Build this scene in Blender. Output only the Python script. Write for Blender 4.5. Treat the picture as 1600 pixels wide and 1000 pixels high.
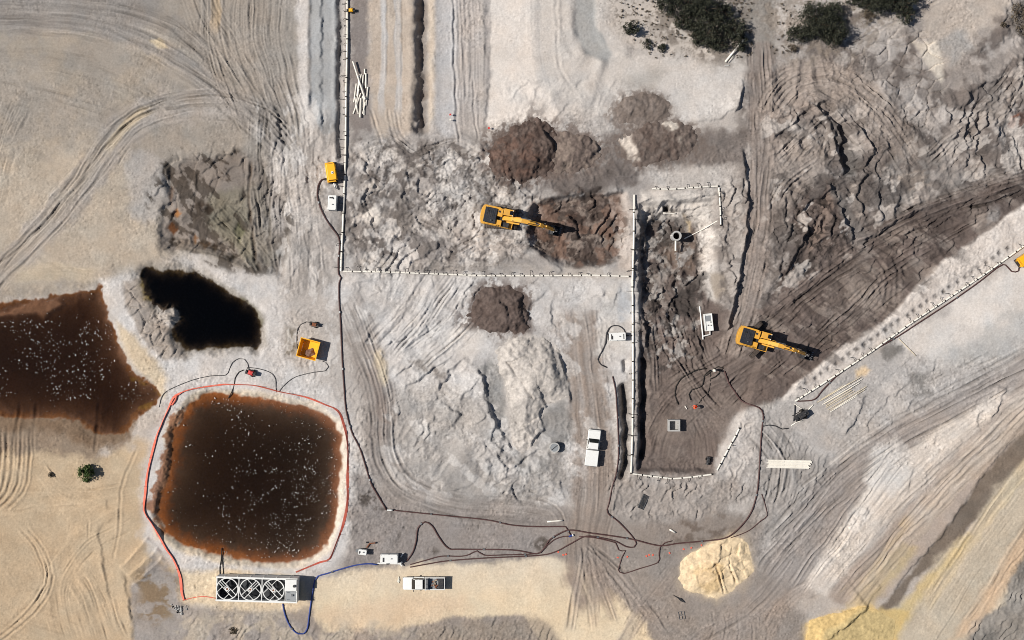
import bpy, math, random
import numpy as np

# ------------------------------------------------------------------ clear
for o in list(bpy.data.objects):
    bpy.data.objects.remove(o, do_unlink=True)
scene = bpy.context.scene
COL = scene.collection
R = math.radians

# ------------------------------------------------------------------ camera (aerial survey, straight down)
CAM_H = 200.0
cam_data = bpy.data.cameras.new('survey_camera')
cam = bpy.data.objects.new('survey_camera', cam_data)
COL.objects.link(cam)
cam.location = (0, 0, CAM_H)
cam.rotation_euler = (0, 0, 0)
cam_data.sensor_fit = 'HORIZONTAL'
cam_data.sensor_width = 36.0
cam_data.lens = 36.0 * CAM_H / 160.0
cam_data.clip_start = 1.0
cam_data.clip_end = 20000.0
scene.camera = cam

# ------------------------------------------------------------------ sky and sun
SUN_EL = R(47.0)
SUN_AZ = R(177.0)          # direction towards the sun measured in the XY plane (west, a touch north)
world = bpy.data.worlds.new('World')
scene.world = world
world.use_nodes = True
wn = world.node_tree
wn.nodes.clear()
sky = wn.nodes.new('ShaderNodeTexSky')
sky.sky_type = 'NISHITA'
sky.sun_disc = False
sky.sun_elevation = SUN_EL
sky.sun_rotation = R(90.0) - SUN_AZ
sky.air_density = 1.0
sky.dust_density = 1.0
bg = wn.nodes.new('ShaderNodeBackground')
bg.inputs['Strength'].default_value = 0.05
wo = wn.nodes.new('ShaderNodeOutputWorld')
wn.links.new(sky.outputs[0], bg.inputs[0])
wn.links.new(bg.outputs[0], wo.inputs[0])

sun_d = bpy.data.lights.new('sun', 'SUN')
sun_d.energy = 4.8
sun_d.angle = R(0.5)
sun_d.color = (1.0, 0.955, 0.89)
sun = bpy.data.objects.new('sun', sun_d)
COL.objects.link(sun)
from mathutils import Vector, Matrix
sdir = Vector((math.cos(SUN_EL) * math.cos(SUN_AZ), math.cos(SUN_EL) * math.sin(SUN_AZ), math.sin(SUN_EL)))
sun.rotation_euler = sdir.to_track_quat('Z', 'Y').to_euler()
sun.location = (-150, 30, 150)

scene.view_settings.view_transform = 'Standard'
scene.view_settings.look = 'None'
scene.view_settings.exposure = 0.12
scene.view_settings.gamma = 1.0
scene.view_settings.use_curve_mapping = False
scene.render.engine = 'CYCLES'
scene.render.resolution_x = 1024
scene.render.resolution_y = 640
scene.cycles.filter_width = 0.95
scene.cycles.max_bounces = 6
scene.cycles.diffuse_bounces = 2
scene.cycles.transparent_max_bounces = 12

# ------------------------------------------------------------------ tagging helpers
def tag(o, label=None, cat=None, group=None, kind=None):
    if label: o['label'] = label
    if cat: o['category'] = cat
    if group: o['group'] = group
    if kind: o['kind'] = kind
    return o

# ------------------------------------------------------------------ noise library (numpy)
PXM = 0.1                      # metres per photograph pixel on the ground plane
_rng = np.random.RandomState(7)
_T = [_rng.rand(256, 256).astype(np.float32) * 2 - 1 for _ in range(8)]

def vnoise(x, y, seed=0):
    T = _T[seed % 8]
    off = (seed * 37.31) % 97.0
    x = x + off; y = y + off * 1.7
    xf = np.floor(x); yf = np.floor(y)
    fx = (x - xf).astype(np.float32); fy = (y - yf).astype(np.float32)
    xi = xf.astype(np.int32) & 255; yi = yf.astype(np.int32) & 255
    x1 = (xi + 1) & 255; y1 = (yi + 1) & 255
    fx = fx * fx * (3 - 2 * fx); fy = fy * fy * (3 - 2 * fy)
    a = T[yi, xi]; b = T[yi, x1]; c = T[y1, xi]; d = T[y1, x1]
    t = a + (b - a) * fx
    return t + (c + (d - c) * fx - t) * fy

def fbm(x, y, sc, octv=3, seed=0, gain=0.5):
    out = 0; amp = 1.0; tot = 0
    ca, sa = math.cos(0.6 + seed), math.sin(0.6 + seed)
    u = (x * ca - y * sa) / sc; v = (x * sa + y * ca) / sc
    for k in range(octv):
        out = out + amp * vnoise(u, v, seed + k)
        tot += amp; amp *= gain
        u, v = (u * 0.8 - v * 0.6) * 2.03, (u * 0.6 + v * 0.8) * 2.03
    return out / tot * 1.6

def ridged(x, y, sc, octv=3, seed=0):
    out = 0; amp = 1.0; tot = 0
    u = x / sc; v = y / sc
    for k in range(octv):
        out = out + amp * (1 - 2.2 * np.abs(vnoise(u, v, seed + k)))
        tot += amp; amp *= 0.55
        u, v = (u * 0.8 - v * 0.6) * 2.1, (u * 0.6 + v * 0.8) * 2.1
    return out / tot

def sstep(a, b, x):
    t = np.clip((x - a) / (b - a), 0, 1)
    return t * t * (3 - 2 * t)

def srgb(c):
    c = np.asarray(c, dtype=np.float32) / 255.0
    return np.where(c <= 0.04045, c / 12.92, ((c + 0.055) / 1.055) ** 2.4).astype(np.float32)

ALB = 0.80                     # display value -> albedo of soil under this sun
def soil(c):
    return srgb(c) * ALB

def spline(pts, step=12.0, closed=False):
    P = [np.array(p[:2], float) for p in pts]
    out = []
    n = len(P)
    rng = range(n if closed else n - 1)
    for i in rng:
        if closed:
            p0, p1, p2, p3 = P[i - 1], P[i], P[(i + 1) % n], P[(i + 2) % n]
        else:
            p1, p2 = P[i], P[i + 1]
            p0 = P[i - 1] if i > 0 else 2 * p1 - p2
            p3 = P[i + 2] if i + 2 < n else 2 * p2 - p1
        m = max(1, int(np.hypot(*(p2 - p1)) / step))
        for k in range(m):
            t = k / m
            out.append(0.5 * ((2 * p1) + (p2 - p0) * t + (2 * p0 - 5 * p1 + 4 * p2 - p3) * t * t + (3 * p1 - p0 - 3 * p2 + p3) * t ** 3))
    if not closed:
        out.append(P[-1])
    return np.array(out)

# ------------------------------------------------------------------ terrain layer with brushes
class Layer:
    def __init__(s, xs, ys, H, C, K=None):
        s.xs, s.ys, s.H, s.C, s.K = xs, ys, H, C, K
    def win(s, pts, pad):
        pts = np.asarray(pts, float)
        i0, i1 = np.searchsorted(s.xs, [pts[:, 0].min() - pad, pts[:, 0].max() + pad])
        j0, j1 = np.searchsorted(s.ys, [pts[:, 1].min() - pad, pts[:, 1].max() + pad])
        sl = (slice(j0, j1), slice(i0, i1))
        X, Y = np.meshgrid(s.xs[i0:i1], s.ys[j0:j1])
        return sl, X.astype(np.float32), Y.astype(np.float32)
    # signed distance, negative inside
    @staticmethod
    def sdf(poly, X, Y):
        d2 = np.full(X.shape, 1e12, np.float32)
        inside = np.zeros(X.shape, bool)
        n = len(poly)
        for i in range(n):
            ax, ay = poly[i]; bx, by = poly[(i + 1) % n]
            ex, ey = bx - ax, by - ay
            L = ex * ex + ey * ey + 1e-9
            wx = X - ax; wy = Y - ay
            t = np.clip((wx * ex + wy * ey) / L, 0, 1)
            d2 = np.minimum(d2, (wx - ex * t) ** 2 + (wy - ey * t) ** 2)
            if ay != by:
                c = ((ay <= Y) & (by > Y)) | ((by <= Y) & (ay > Y))
                xi = ax + (Y - ay) / (by - ay) * ex
                inside ^= c & (X < xi)
        d = np.sqrt(d2)
        return np.where(inside, -d, d)
    @staticmethod
    def line(pts, X, Y):
        d2 = np.full(X.shape, 1e12, np.float32)
        D = np.zeros(X.shape, np.float32); S = np.zeros(X.shape, np.float32)
        s0 = 0.0
        for i in range(len(pts) - 1):
            ax, ay = pts[i]; bx, by = pts[i + 1]
            ex, ey = bx - ax, by - ay
            l = math.hypot(ex, ey) + 1e-9
            wx = X - ax; wy = Y - ay
            t = np.clip((wx * ex + wy * ey) / (l * l), 0, 1)
            q = (wx - ex * t) ** 2 + (wy - ey * t) ** 2
            m = q < d2
            d2 = np.where(m, q, d2)
            sg = np.where(wx * ey - wy * ex >= 0, 1.0, -1.0)   # + = left of travel on the picture (y down)
            D = np.where(m, sg, D)
            S = np.where(m, s0 + t * l, S)
            s0 += l
        return np.sqrt(d2) * D, S, s0
    def paint(s, poly, col, soft=8, warp=10, amt=1.0, wsc=22, smooth=True, seed=1, cls=None, var=0.0):
        p = spline(poly, 25, True) if smooth else np.array(poly, float)
        sl, X, Y = s.win(p, soft + warp * 1.6 + 4)
        if X.size == 0: return
        d = s.sdf(p, X, Y) + warp * fbm(X, Y, wsc, 4, seed, 0.6)
        m = sstep(soft, -soft, d) * amt
        c = soil(col)[None, None, :]
        if var:
            c = c * (1 + var * fbm(X, Y, 14, 3, seed + 3))[..., None]
        s.C[sl] = s.C[sl] * (1 - m[..., None]) + c * m[..., None]
        if cls is not None and s.K is not None:
            s.K[sl] = np.where(d < 0, cls, s.K[sl])
    def lift(s, poly, h, soft=15, warp=4, wsc=25, smooth=True, seed=2):
        p = spline(poly, 25, True) if smooth else np.array(poly, float)
        sl, X, Y = s.win(p, soft + warp * 2)
        if X.size == 0: return
        d = s.sdf(p, X, Y) + warp * fbm(X, Y, wsc, 3, seed)
        s.H[sl] += h * sstep(soft * 0.5, -soft * 0.5, d)
    def lumps(s, poly, amp, sc=14, soft=14, octv=3, kind='r', warp=8, seed=3, stretch=(0, 1), camp=0.0, smooth=True):
        p = spline(poly, 25, True) if smooth else np.array(poly, float)
        sl, X, Y = s.win(p, soft + 4)
        if X.size == 0: return
        d = s.sdf(p, X, Y) + 8 * fbm(X, Y, 25, 2, seed)
        m = sstep(soft, -soft, d)
        U = X + warp * fbm(X, Y, sc * 2.2, 2, seed + 1); V = Y + warp * fbm(X, Y, sc * 2.2, 2, seed + 2)
        a, k = stretch
        ca, sa = math.cos(R(a)), math.sin(R(a))
        U, V = (U * ca - V * sa) / k, (U * sa + V * ca)
        n = ridged(U, V, sc, octv, seed) if kind == 'r' else fbm(U, V, sc, octv, seed)
        s.H[sl] += amp * n * m
        if camp:
            s.C[sl] *= (1 + camp * np.clip(n, -1, 1) * m)[..., None]
    def mottle(s, poly, col, sc=20, thr=0.15, soft=0.25, amt=0.7, edge=15, seed=5, stretch=(0, 1), smooth=True):
        p = spline(poly, 25, True) if smooth else np.array(poly, float)
        sl, X, Y = s.win(p, edge + 4)
        if X.size == 0: return
        d = s.sdf(p, X, Y) + 10 * fbm(X, Y, 30, 2, seed)
        m = sstep(edge, -edge, d)
        a, k = stretch
        ca, sa = math.cos(R(a)), math.sin(R(a))
        U, V = (X * ca - Y * sa) / k, (X * sa + Y * ca)
        n = fbm(U, V, sc, 4, seed, 0.6)
        m = m * sstep(thr - soft, thr + soft, n) * amt
        s.C[sl] = s.C[sl] * (1 - m[..., None]) + soil(col)[None, None, :] * m[..., None]
    def streak(s, path, w, col=None, amt=0.6, hamp=0.05, camp=0.10, lam=4.0, long=70.0, seed=4, fade=30, cls=None, base=0.0, soft=0.5):
        w = w * 1.2; hamp = hamp * 1.3; camp = camp * 1.3
        p = spline(path, 14)
        sl, X, Y = s.win(p, w * 1.3 + 4)
        if X.size == 0: return
        D, S, Lt = s.line(p, X, Y)
        D = D + 2.0 * fbm(X, Y, 40, 2, seed)
        q = np.abs(D) / w + 0.22 * fbm(X, Y, 16, 3, seed + 5)
        m = sstep(1.0, 1.0 - soft, q)
        if fade > 0:
            m = m * sstep(0, fade, S) * sstep(0, fade, Lt - S)
        n1 = vnoise(D / lam, S / long, seed) + 0.7 * vnoise(D / (lam * 0.47), S / (long * 0.7), seed + 1)
        n2 = vnoise(D / (lam * 2.3), S / (long * 1.6), seed + 2)
        n = 0.55 * n1 + 0.5 * n2
        # individual wheel and blade marks: narrow grooves running along the path
        rg = np.random.RandomState(seed + 11)
        gx = np.arange(-w * 1.4 - 6, w * 1.4 + 6, 0.35)
        line = np.zeros(X.shape, np.float32)
        for lay in range(2):
            pr = np.zeros(len(gx))
            for _ in range(max(2, int(2.4 * w / lam))):
                c0 = rg.uniform(gx[0], gx[-1]); wd = rg.uniform(0.8, 1.7); a = rg.uniform(0.35, 1.0)
                pr += -a * np.exp(-((gx - c0) / wd) ** 2) + 0.55 * a * np.exp(-((gx - c0 + 2.1 * wd * rg.choice([-1, 1])) / wd) ** 2)
            Dw = D + rg.uniform(1.0, 3.5) * vnoise(S / rg.uniform(60, 140), D * 0 + lay, seed + lay) + (S - Lt / 2) * rg.uniform(-0.03, 0.03)
            pres = sstep(-0.45, 0.25, vnoise(Dw / (lam * 1.7), S / long, seed + 4 + lay))
            pres = pres * np.clip(0.55 + 0.9 * vnoise(Dw / 7.0, S / 21.0, seed + 6 + lay), 0.05, 1.2)
            line += np.interp(Dw, gx, pr).astype(np.float32) * pres
        line = np.clip(line, -1.3, 1.0)
        s.H[sl] += (hamp * (n + 1.9 * line) + base) * m
        if col is not None:
            k = (m * amt * (0.85 + 0.3 * np.clip(n2, -1, 1)))[..., None]
            k = np.clip(k, 0, 1)
            s.C[sl] = s.C[sl] * (1 - k) + soil(col)[None, None, :] * k
        s.C[sl] *= (1 + camp * np.clip(n1 * 0.6 + n2 * 0.5 + 1.7 * line, -2.6, 1.8) * m)[..., None]
        if cls is not None and s.K is not None:
            s.K[sl] = np.where(q < 0.85, cls, s.K[sl])
    # a cut bank: ground rises by h to the left of the path (left when walking along it), falling back over `fall` px
    def scarp(s, path, h, fall=30, width=2.2, wig=4, wsc=9, seed=6, fade=18, toe=0.0):
        p = spline(path, 8)
        sl, X, Y = s.win(p, fall * 2.6 + 6)
        if X.size == 0: return
        D, S, Lt = s.line(p, X, Y)
        d = D + wig * fbm(X, Y, wsc, 3, seed)
        m = sstep(0, fade, S) * sstep(0, fade, Lt - S) * np.clip(0.72 + 0.55 * vnoise(S / 17.0, S * 0 + seed, seed), 0.12, 1.2)
        prof = sstep(-width, width, d) * np.exp(-np.clip(d, 0, None) / fall)
        s.H[sl] += h * prof * m
        if toe:
            s.H[sl] -= toe * np.exp(-((d + width * 1.5) / (width * 2)) ** 2) * m
    def rut(s, path, depth, w=2.0, rim=0.5, wig=1.2, seed=8, fade=15, dark=0.0, sp=None, col=None, mod=0.4):
        for off in ([0] if sp is None else [-sp / 2, sp / 2]):
            p = spline(path, 10)
            if off:
                t = np.gradient(p, axis=0); t /= (np.hypot(t[:, 0], t[:, 1])[:, None] + 1e-9)
                p = p + off * np.stack([t[:, 1], -t[:, 0]], 1)
            sl, X, Y = s.win(p, w * 5 + 4)
            if X.size == 0: continue
            D, S, Lt = s.line(p, X, Y)
            D = D + wig * fbm(X, Y, 14, 2, seed)
            m = sstep(0, fade, S) * sstep(0, fade, Lt - S) * (1 - mod * 0.6 + mod * vnoise(S / 13.0, D * 0 + 3.3, seed))
            s.H[sl] += (-depth * np.exp(-(D / w) ** 2) + rim * depth * np.exp(-((np.abs(D) - 2 * w) / w) ** 2)) * m
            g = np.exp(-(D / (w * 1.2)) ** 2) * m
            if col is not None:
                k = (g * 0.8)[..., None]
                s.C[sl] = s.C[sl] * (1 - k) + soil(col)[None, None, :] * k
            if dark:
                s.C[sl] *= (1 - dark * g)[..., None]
    # pushed and slumped ground: ramps that climb one way and break off in short steep faces
    def ramps(s, poly, amp, per=34, ang=15, warp=30, soft=14, seed=1, drop=0.12, gate=0.2, camp=0.0, smooth=True):
        p = spline(poly, 25, True) if smooth else np.array(poly, float)
        sl, X, Y = s.win(p, soft + 4)
        if X.size == 0: return
        d = s.sdf(p, X, Y) + 8 * fbm(X, Y, 25, 2, seed)
        m = sstep(soft, -soft, d)
        ca, sa = math.cos(R(ang)), math.sin(R(ang))
        U = (X * ca + Y * sa + warp * fbm(X, Y, per * 1.7, 3, seed + 1) + 0.12 * warp * fbm(X, Y, per * 0.3, 2, seed + 4)) / per
        f = U - np.floor(U)
        prof = np.where(f < 1 - drop, f / (1 - drop), (1 - f) / drop)
        A = amp * np.clip(gate + 1.3 * vnoise(X / (per * 1.1), Y / (per * 1.1), seed + 2) + 0.35, 0, 1.15)
        s.H[sl] += A * (prof - 0.45) * m
        if camp:
            s.C[sl] *= (1 + camp * vnoise(np.floor(U) * 7.3, Y / (per * 2.0), seed + 3) * m)[..., None]
    def rough(s, poly, val, soft=14, smooth=True):
        p = spline(poly, 25, True) if smooth else np.array(poly, float)
        sl, X, Y = s.win(p, soft + 12)
        if X.size == 0: return
        m = sstep(soft, -soft, s.sdf(p, X, Y) + 6 * fbm(X, Y, 25, 2, 4))
        ROUGH[sl] = ROUGH[sl] * (1 - m) + val * m
    # dried slabs / crust plates: tilted cells with open joints
    def plates(s, poly, sc=26, tilt=0.10, gap=0.12, soft=8, seed=9, stretch=(0, 1), cvar=0.08, gw=0.06, smooth=True):
        p = spline(poly, 25, True) if smooth else np.array(poly, float)
        sl, X, Y = s.win(p, soft + 4)
        if X.size == 0: return
        d = s.sdf(p, X, Y) + 5 * fbm(X, Y, 25, 2, seed)
        m = sstep(soft, -soft, d)
        a, k = stretch
        ca, sa = math.cos(R(a)), math.sin(R(a))
        U = X + 6 * fbm(X, Y, 30, 2, seed + 1); V = Y + 6 * fbm(X, Y, 30, 2, seed + 2)
        U, V = (U * ca - V * sa) / (sc * k), (U * sa + V * ca) / sc
        ui = np.floor(U); vi = np.floor(V)
        f1 = np.full(X.shape, 9.0, np.float32); f2 = f1.copy()
        h1 = np.zeros(X.shape, np.float32); tx = h1.copy(); ty = h1.copy(); dx1 = h1.copy(); dy1 = h1.copy()
        T = _T[seed % 8]; T2 = _T[(seed + 3) % 8]; T3 = _T[(seed + 5) % 8]
        for oy in (-1, 0, 1):
            for ox in (-1, 0, 1):
                cx = ui + ox; cy = vi + oy
                ix = cx.astype(np.int32) & 255; iy = cy.astype(np.int32) & 255
                px = cx + 0.5 + 0.46 * T[iy, ix]; py = cy + 0.5 + 0.46 * T2[iy, ix]
                q = np.hypot(U - px, V - py)
                m1 = q < f1
                f2 = np.where(m1, f1, np.minimum(f2, q))
                h1 = np.where(m1, T3[iy, ix], h1)
                tx = np.where(m1, T2[iy, ix], tx); ty = np.where(m1, T[ix, iy], ty)
                dx1 = np.where(m1, U - px, dx1); dy1 = np.where(m1, V - py, dy1)
                f1 = np.where(m1, q, f1)
        edge = sstep(gw * 2, gw * 0.4, f2 - f1)
        s.H[sl] += (tilt * (tx * dx1 + ty * dy1) * 2 + tilt * 0.7 * h1 - gap * edge) * m
        s.C[sl] *= (1 + (cvar * h1) * m)[..., None]

# ------------------------------------------------------------------ the ground sheet: fine inside the site, growing coarse to the horizon
def axis(a, b, st):
    core = np.arange(a, b + st, st)
    g = [st]; o = []
    x = 0.0
    while x < 40000:
        g.append(g[-1] * 1.3); x += g[-1]; o.append(x)
    o = np.array(o)
    return np.concatenate([(core[0] - o)[::-1], core, core[-1] + o])

xs = axis(-60, 1660, 1.4); ys = axis(-60, 1060, 1.4)
XX, YY = np.meshgrid(xs, ys)
XX = XX.astype(np.float32); YY = YY.astype(np.float32)
inner = sstep(400, 60, np.maximum(np.maximum(-XX, XX - 1600), np.maximum(-YY, YY - 1000)))
H = (0.25 * fbm(XX, YY, 260, 2, 1) + 0.10 * fbm(XX, YY, 70, 2, 2)) * (0.3 + 0.7 * inner)
C = np.empty(XX.shape + (3,), np.float32)
C[:] = soil((186, 176, 167))
K = np.zeros(XX.shape, np.int8)
ROUGH = np.ones(XX.shape, np.float32)
G = Layer(xs, ys, H, C, K)
# ================================================================== GROUND: soils, tracks, banks and cuts (traced in photograph pixels, 0.1 m each)
BIG = 400
# ---- large soil areas
G.paint([(-BIG, -BIG), (480, -BIG), (470, 200), (445, 260), (430, 420), (220, 430), (160, 440), (0, 470), (-BIG, 480)], (160, 151, 141), 10, 10, var=0.05)
G.paint([(-BIG, 240), (60, 235), (140, 225), (190, 260), (260, 330), (250, 400), (210, 425), (0, 460), (-BIG, 470)], (182, 169, 153), 25, 20, var=0.05)
G.mottle([(-50, 60), (250, 70), (330, 130), (200, 180), (100, 250), (-50, 260)], (170, 157, 141), 45, 0.1, 0.4, 0.5)
G.paint([(-BIG, -BIG), (320, -BIG), (250, 10), (120, 48), (0, 52), (-BIG, 60)], (148, 142, 137), 16, 12, 0.8)
G.paint([(-BIG, 690), (90, 690), (150, 715), (235, 690), (228, 800), (280, 890), (290, 940), (300, 1010), (300, BIG + 1000), (-BIG, BIG + 1000)], (193, 171, 143), 10, 8, var=0.05)
G.paint([(-60, 645), (142, 655), (205, 660), (190, 690), (150, 715), (60, 708), (-60, 705)], (148, 131, 114), 9, 10)
G.paint([(160, 440), (230, 425), (300, 405), (410, 430), (445, 470), (440, 560), (500, 600), (540, 640), (560, 750), (540, 870), (470, 905), (340, 900), (240, 860), (220, 760), (250, 650), (250, 610), (205, 570), (175, 500)], (204, 198, 193), 14, 10, var=0.06)
G.paint([(180, 500), (205, 520), (260, 590), (255, 625), (238, 605), (205, 570)], (203, 185, 160), 8, 5)
# strip along the header pipe
G.paint([(462, -BIG), (484, -BIG), (484, 160), (478, 190), (465, 150)], (206, 198, 191), 5, 4, smooth=False)
G.paint([(484, -BIG), (527, -BIG), (526, 205), (505, 212), (484, 160)], (168, 169, 169), 3, 3, smooth=False)
G.paint([(545, -BIG), (577, -BIG), (577, 150), (590, 235), (550, 245)], (141, 130, 124), 6, 6, smooth=False)
G.paint([(577, -BIG), (650, -BIG), (650, 205), (620, 225), (585, 215), (577, 110)], (192, 174, 155), 6, 6, smooth=False, var=0.07)
G.paint([(668, -BIG), (682, -BIG), (682, 170), (668, 205)], (206, 187, 165), 4, 4, smooth=False)
G.paint([(682, -BIG), (712, -BIG), (716, 215), (685, 225), (680, 160)], (192, 188, 186), 6, 4, smooth=False)
G.paint([(764, -BIG), (832, -BIG), (838, 90), (870, 160), (860, 195), (800, 190), (762, 205)], (225, 213, 201), 6, 6, smooth=False)
G.paint([(832, -BIG), (945, -BIG), (945, 40), (985, 85), (1080, 92), (1165, 92), (1170, 130), (1140, 170), (1060, 190), (1000, 165), (900, 185), (860, 150), (838, 90)], (203, 193, 183), 6, 6, smooth=False)
G.paint([(895, -BIG), (931, -BIG), (931, 40), (955, 82), (950, 98), (915, 84), (899, 50)], (167, 165, 161), 4, 3, smooth=False)  # grey shade of the ditch painted into the soil colour
G.paint([(1032, 118), (1090, 108), (1162, 106), (1160, 140), (1135, 176), (1060, 190), (1044, 168), (1022, 140)], (207, 199, 191), 8, 6, 0.9)
G.paint([(965, 125), (1040, 110), (1020, 140), (980, 140)], (178, 170, 160), 12, 5, 0.7)
G.paint([(940, -BIG), (1165, -BIG), (1165, 88), (1070, 88), (985, 72), (948, 40)], (196, 184, 172), 6, 6, smooth=False)
G.paint([(1120, -BIG), (1225, -BIG), (1210, 95), (1160, 95), (1150, 40)], (150, 142, 133), 10, 8, smooth=False)
# middle: excavated grey ground
G.paint([(545, 230), (760, 215), (990, 255), (990, 430), (540, 425)], (164, 156, 150), 12, 14, var=0.12)
G.paint([(535, 430), (880, 432), (985, 440), (985, 560), (900, 760), (880, 790), (700, 775), (610, 735), (590, 600), (540, 500)], (198, 192, 187), 12, 10, var=0.08)
G.paint([(605, 620), (700, 600), (770, 640), (830, 700), (870, 780), (760, 785), (650, 750), (608, 700)], (176, 168, 160), 14, 10, 0.8)
# north-east spoil country
G.paint([(1165, 90), (1330, 80), (1480, 0), (1520, -BIG), (1650 + BIG, -BIG), (1650 + BIG, 300), (1600, 290), (1380, 360), (1230, 470), (1165, 500), (1190, 300)], (152, 141, 133), 12, 12, smooth=False, var=0.12)
G.mottle([(1180, 90), (1600, -40), (1700, 290), (1230, 460)], (108, 97, 91), 30, 0.05, 0.25, 0.85)
G.mottle([(1200, 90), (1600, -40), (1700, 290), (1230, 460)], (184, 174, 166), 30, 0.3, 0.25, 0.7, seed=11)
G.mottle([(1215, 170), (1300, 150), (1400, 190), (1500, 240), (1380, 330), (1240, 430), (1200, 420), (1205, 250)], (92, 82, 77), 26, 0.0, 0.25, 0.8, 18, seed=17)
G.paint([(1086, 212), (1130, 200), (1168, 205), (1172, 250), (1130, 264), (1040, 262), (1000, 262), (940, 292), (862, 302), (872, 274), (940, 252), (1010, 256)], (114, 102, 95), 8, 9, 0.9, var=0.18)
G.paint([(1440, 20), (1520, -40), (1600, -60), (1570, 20), (1520, 70), (1470, 110)], (196, 180, 164), 14, 14, 0.8)
G.paint([(1425, 66), (1462, 64), (1472, 100), (1474, 140), (1450, 100)], (214, 200, 181), 5, 4)
G.paint([(1470, 60), (1505, 45), (1520, 75), (1485, 105)], (160, 157, 154), 10, 8, 0.8)
G.paint([(1200, 110), (1300, 95), (1350, 130), (1300, 180), (1215, 190)], (170, 151, 137), 12, 8, 0.6)
G.paint([(1195, 230), (1290, 200), (1270, 270), (1225, 320), (1195, 330)], (172, 156, 143), 12, 9, 0.7)
# brown working floor
G.paint([(1000, 322), (1030, 308), (1120, 308), (1124, 470), (1160, 500), (1230, 440), (1350, 362), (1480, 312), (1700, 240), (1700, 300), (1600, 318), (1522, 375), (1468, 415), (1425, 457), (1387, 500), (1305, 550), (1240, 600), (1222, 628), (1165, 640), (1130, 665), (1115, 742), (995, 742), (1000, 560)], (114, 98, 90), 5, 6, smooth=False, cls=2, var=0.10)
G.paint([(1020, 560), (1140, 540), (1190, 580), (1160, 640), (1120, 735), (1012, 735)], (119, 103, 94), 12, 8, 0.9)
G.mottle([(1160, 500), (1350, 362), (1600, 270), (1600, 318), (1400, 490), (1230, 610)], (98, 84, 77), 24, 0.08, 0.25, 0.75, stretch=(-30, 2.5))
G.mottle([(1290, 410), (1400, 385), (1470, 410), (1400, 490), (1300, 530)], (150, 133, 120), 16, 0.1, 0.25, 0.6)
G.paint([(1270, 395), (1330, 365), (1440, 330), (1600, 280), (1600, 316), (1500, 372), (1440, 375), (1390, 395), (1320, 420)], (104, 90, 83), 10, 8, 0.75)
G.paint([(1295, 283), (1247, 322), (1238, 348), (1255, 385), (1222, 425), (1215, 450), (1250, 430), (1290, 400), (1335, 380)], (112, 97, 89), 6, 6, 0.9)
G.paint([(1322, 290), (1340, 285), (1352, 330), (1340, 345)], (182, 166, 152), 4, 3, 0.9)
G.paint([(1318, 262), (1335, 258), (1338, 280), (1322, 288)], (166, 160, 153), 4, 3, 0.9)
G.paint([(1408, 278), (1440, 272), (1455, 290), (1425, 300)], (192, 172, 153), 8, 6, 0.8)
G.paint([(1512, 318), (1535, 305), (1542, 335), (1530, 362), (1512, 350)], (178, 161, 147), 4, 4, 0.95)
G.paint([(1542, 310), (1562, 318), (1560, 345), (1540, 355)], (140, 134, 130), 4, 4, 0.9)
G.paint([(1575, 180), (1600, 175), (1600, 200), (1578, 198)], (150, 90, 60), 3, 5, 0.9)
# white bank along the diagonal header pipe
G.paint([(1222, 626), (1240, 602), (1275, 577), (1305, 551), (1387, 500), (1425, 457), (1468, 415), (1522, 376), (1600, 320), (1700, 255), (1700, 320), (1600, 386), (1480, 468), (1340, 560), (1235, 632)], (216, 204, 193), 3, 4, smooth=False, var=0.04)
G.paint([(1120, 742), (1134, 668), (1165, 642), (1225, 626), (1300, 605), (1300, 640), (1245, 690), (1190, 745), (1140, 790)], (178, 170, 163), 8, 8, smooth=False, var=0.08)
G.paint([(1130, 690), (1160, 645), (1188, 640), (1186, 690), (1150, 745), (1122, 740)], (193, 184, 176), 6, 6)
# south-east
G.paint([(1245, 635), (1480, 475), (1700, 330), (1700, 560), (1500, 640), (1300, 720), (1230, 720)], (182, 175, 169), 8, 8, smooth=False, var=0.07)
G.paint([(1400, 535), (1480, 478), (1600, 395), (1700, 330), (1700, 500), (1600, 530), (1530, 545), (1480, 575), (1430, 560)], (216, 207, 198), 12, 14, 0.95)
G.paint([(1455, 560), (1500, 535), (1590, 490), (1640, 500), (1600, 540), (1500, 580)], (180, 178, 174), 14, 12, 0.7)
G.paint([(1190, 640), (1260, 700), (1300, 740), (1230, 830), (1170, 840), (1185, 720)], (156, 150, 145), 14, 12, 0.9, var=0.1)
G.paint([(1180, 900), (1270, 760), (1400, 660), (1610, 550), (1700, 500), (1700, 570), (1610, 600), (1450, 690), (1350, 780), (1260, 900), (1220, 960)], (160, 150, 143), 10, 8, 0.95, smooth=False)
G.paint([(1258, 922), (1310, 830), (1375, 742), (1430, 692), (1500, 650), (1580, 605), (1540, 650), (1460, 715), (1385, 800), (1330, 880), (1290, 935)], (204, 193, 182), 8, 6)
G.paint([(1360, 700), (1400, 680), (1425, 710), (1420, 745), (1385, 770), (1350, 745)], (206, 199, 192), 8, 7, 0.8)
G.paint([(1290, 935), (1300, 915), (1400, 815), (1480, 725), (1590, 600), (1700, 500), (1700, 600), (1600, 690), (1530, 760), (1460, 850), (1390, 932), (1340, 950)], (173, 159, 148), 5, 3, smooth=False)
G.streak([(1320, 945), (1400, 845), (1480, 750), (1560, 670), (1660, 570)], 13, (198, 184, 170), 0.8, 0.06, 0.08, 4, 120, seed=12)
G.streak([(1310, 940), (1390, 850), (1430, 800)], 8, (186, 166, 138), 0.8, 0.06, 0.08, 4, 120, seed=13)
G.paint([(1372, 956), (1392, 930), (1460, 850), (1520, 765), (1560, 715), (1700, 560), (1700, 640), (1580, 745), (1525, 815), (1480, 868), (1430, 905), (1398, 958)], (122, 110, 99), 4, 4, smooth=False, var=0.08)
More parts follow.
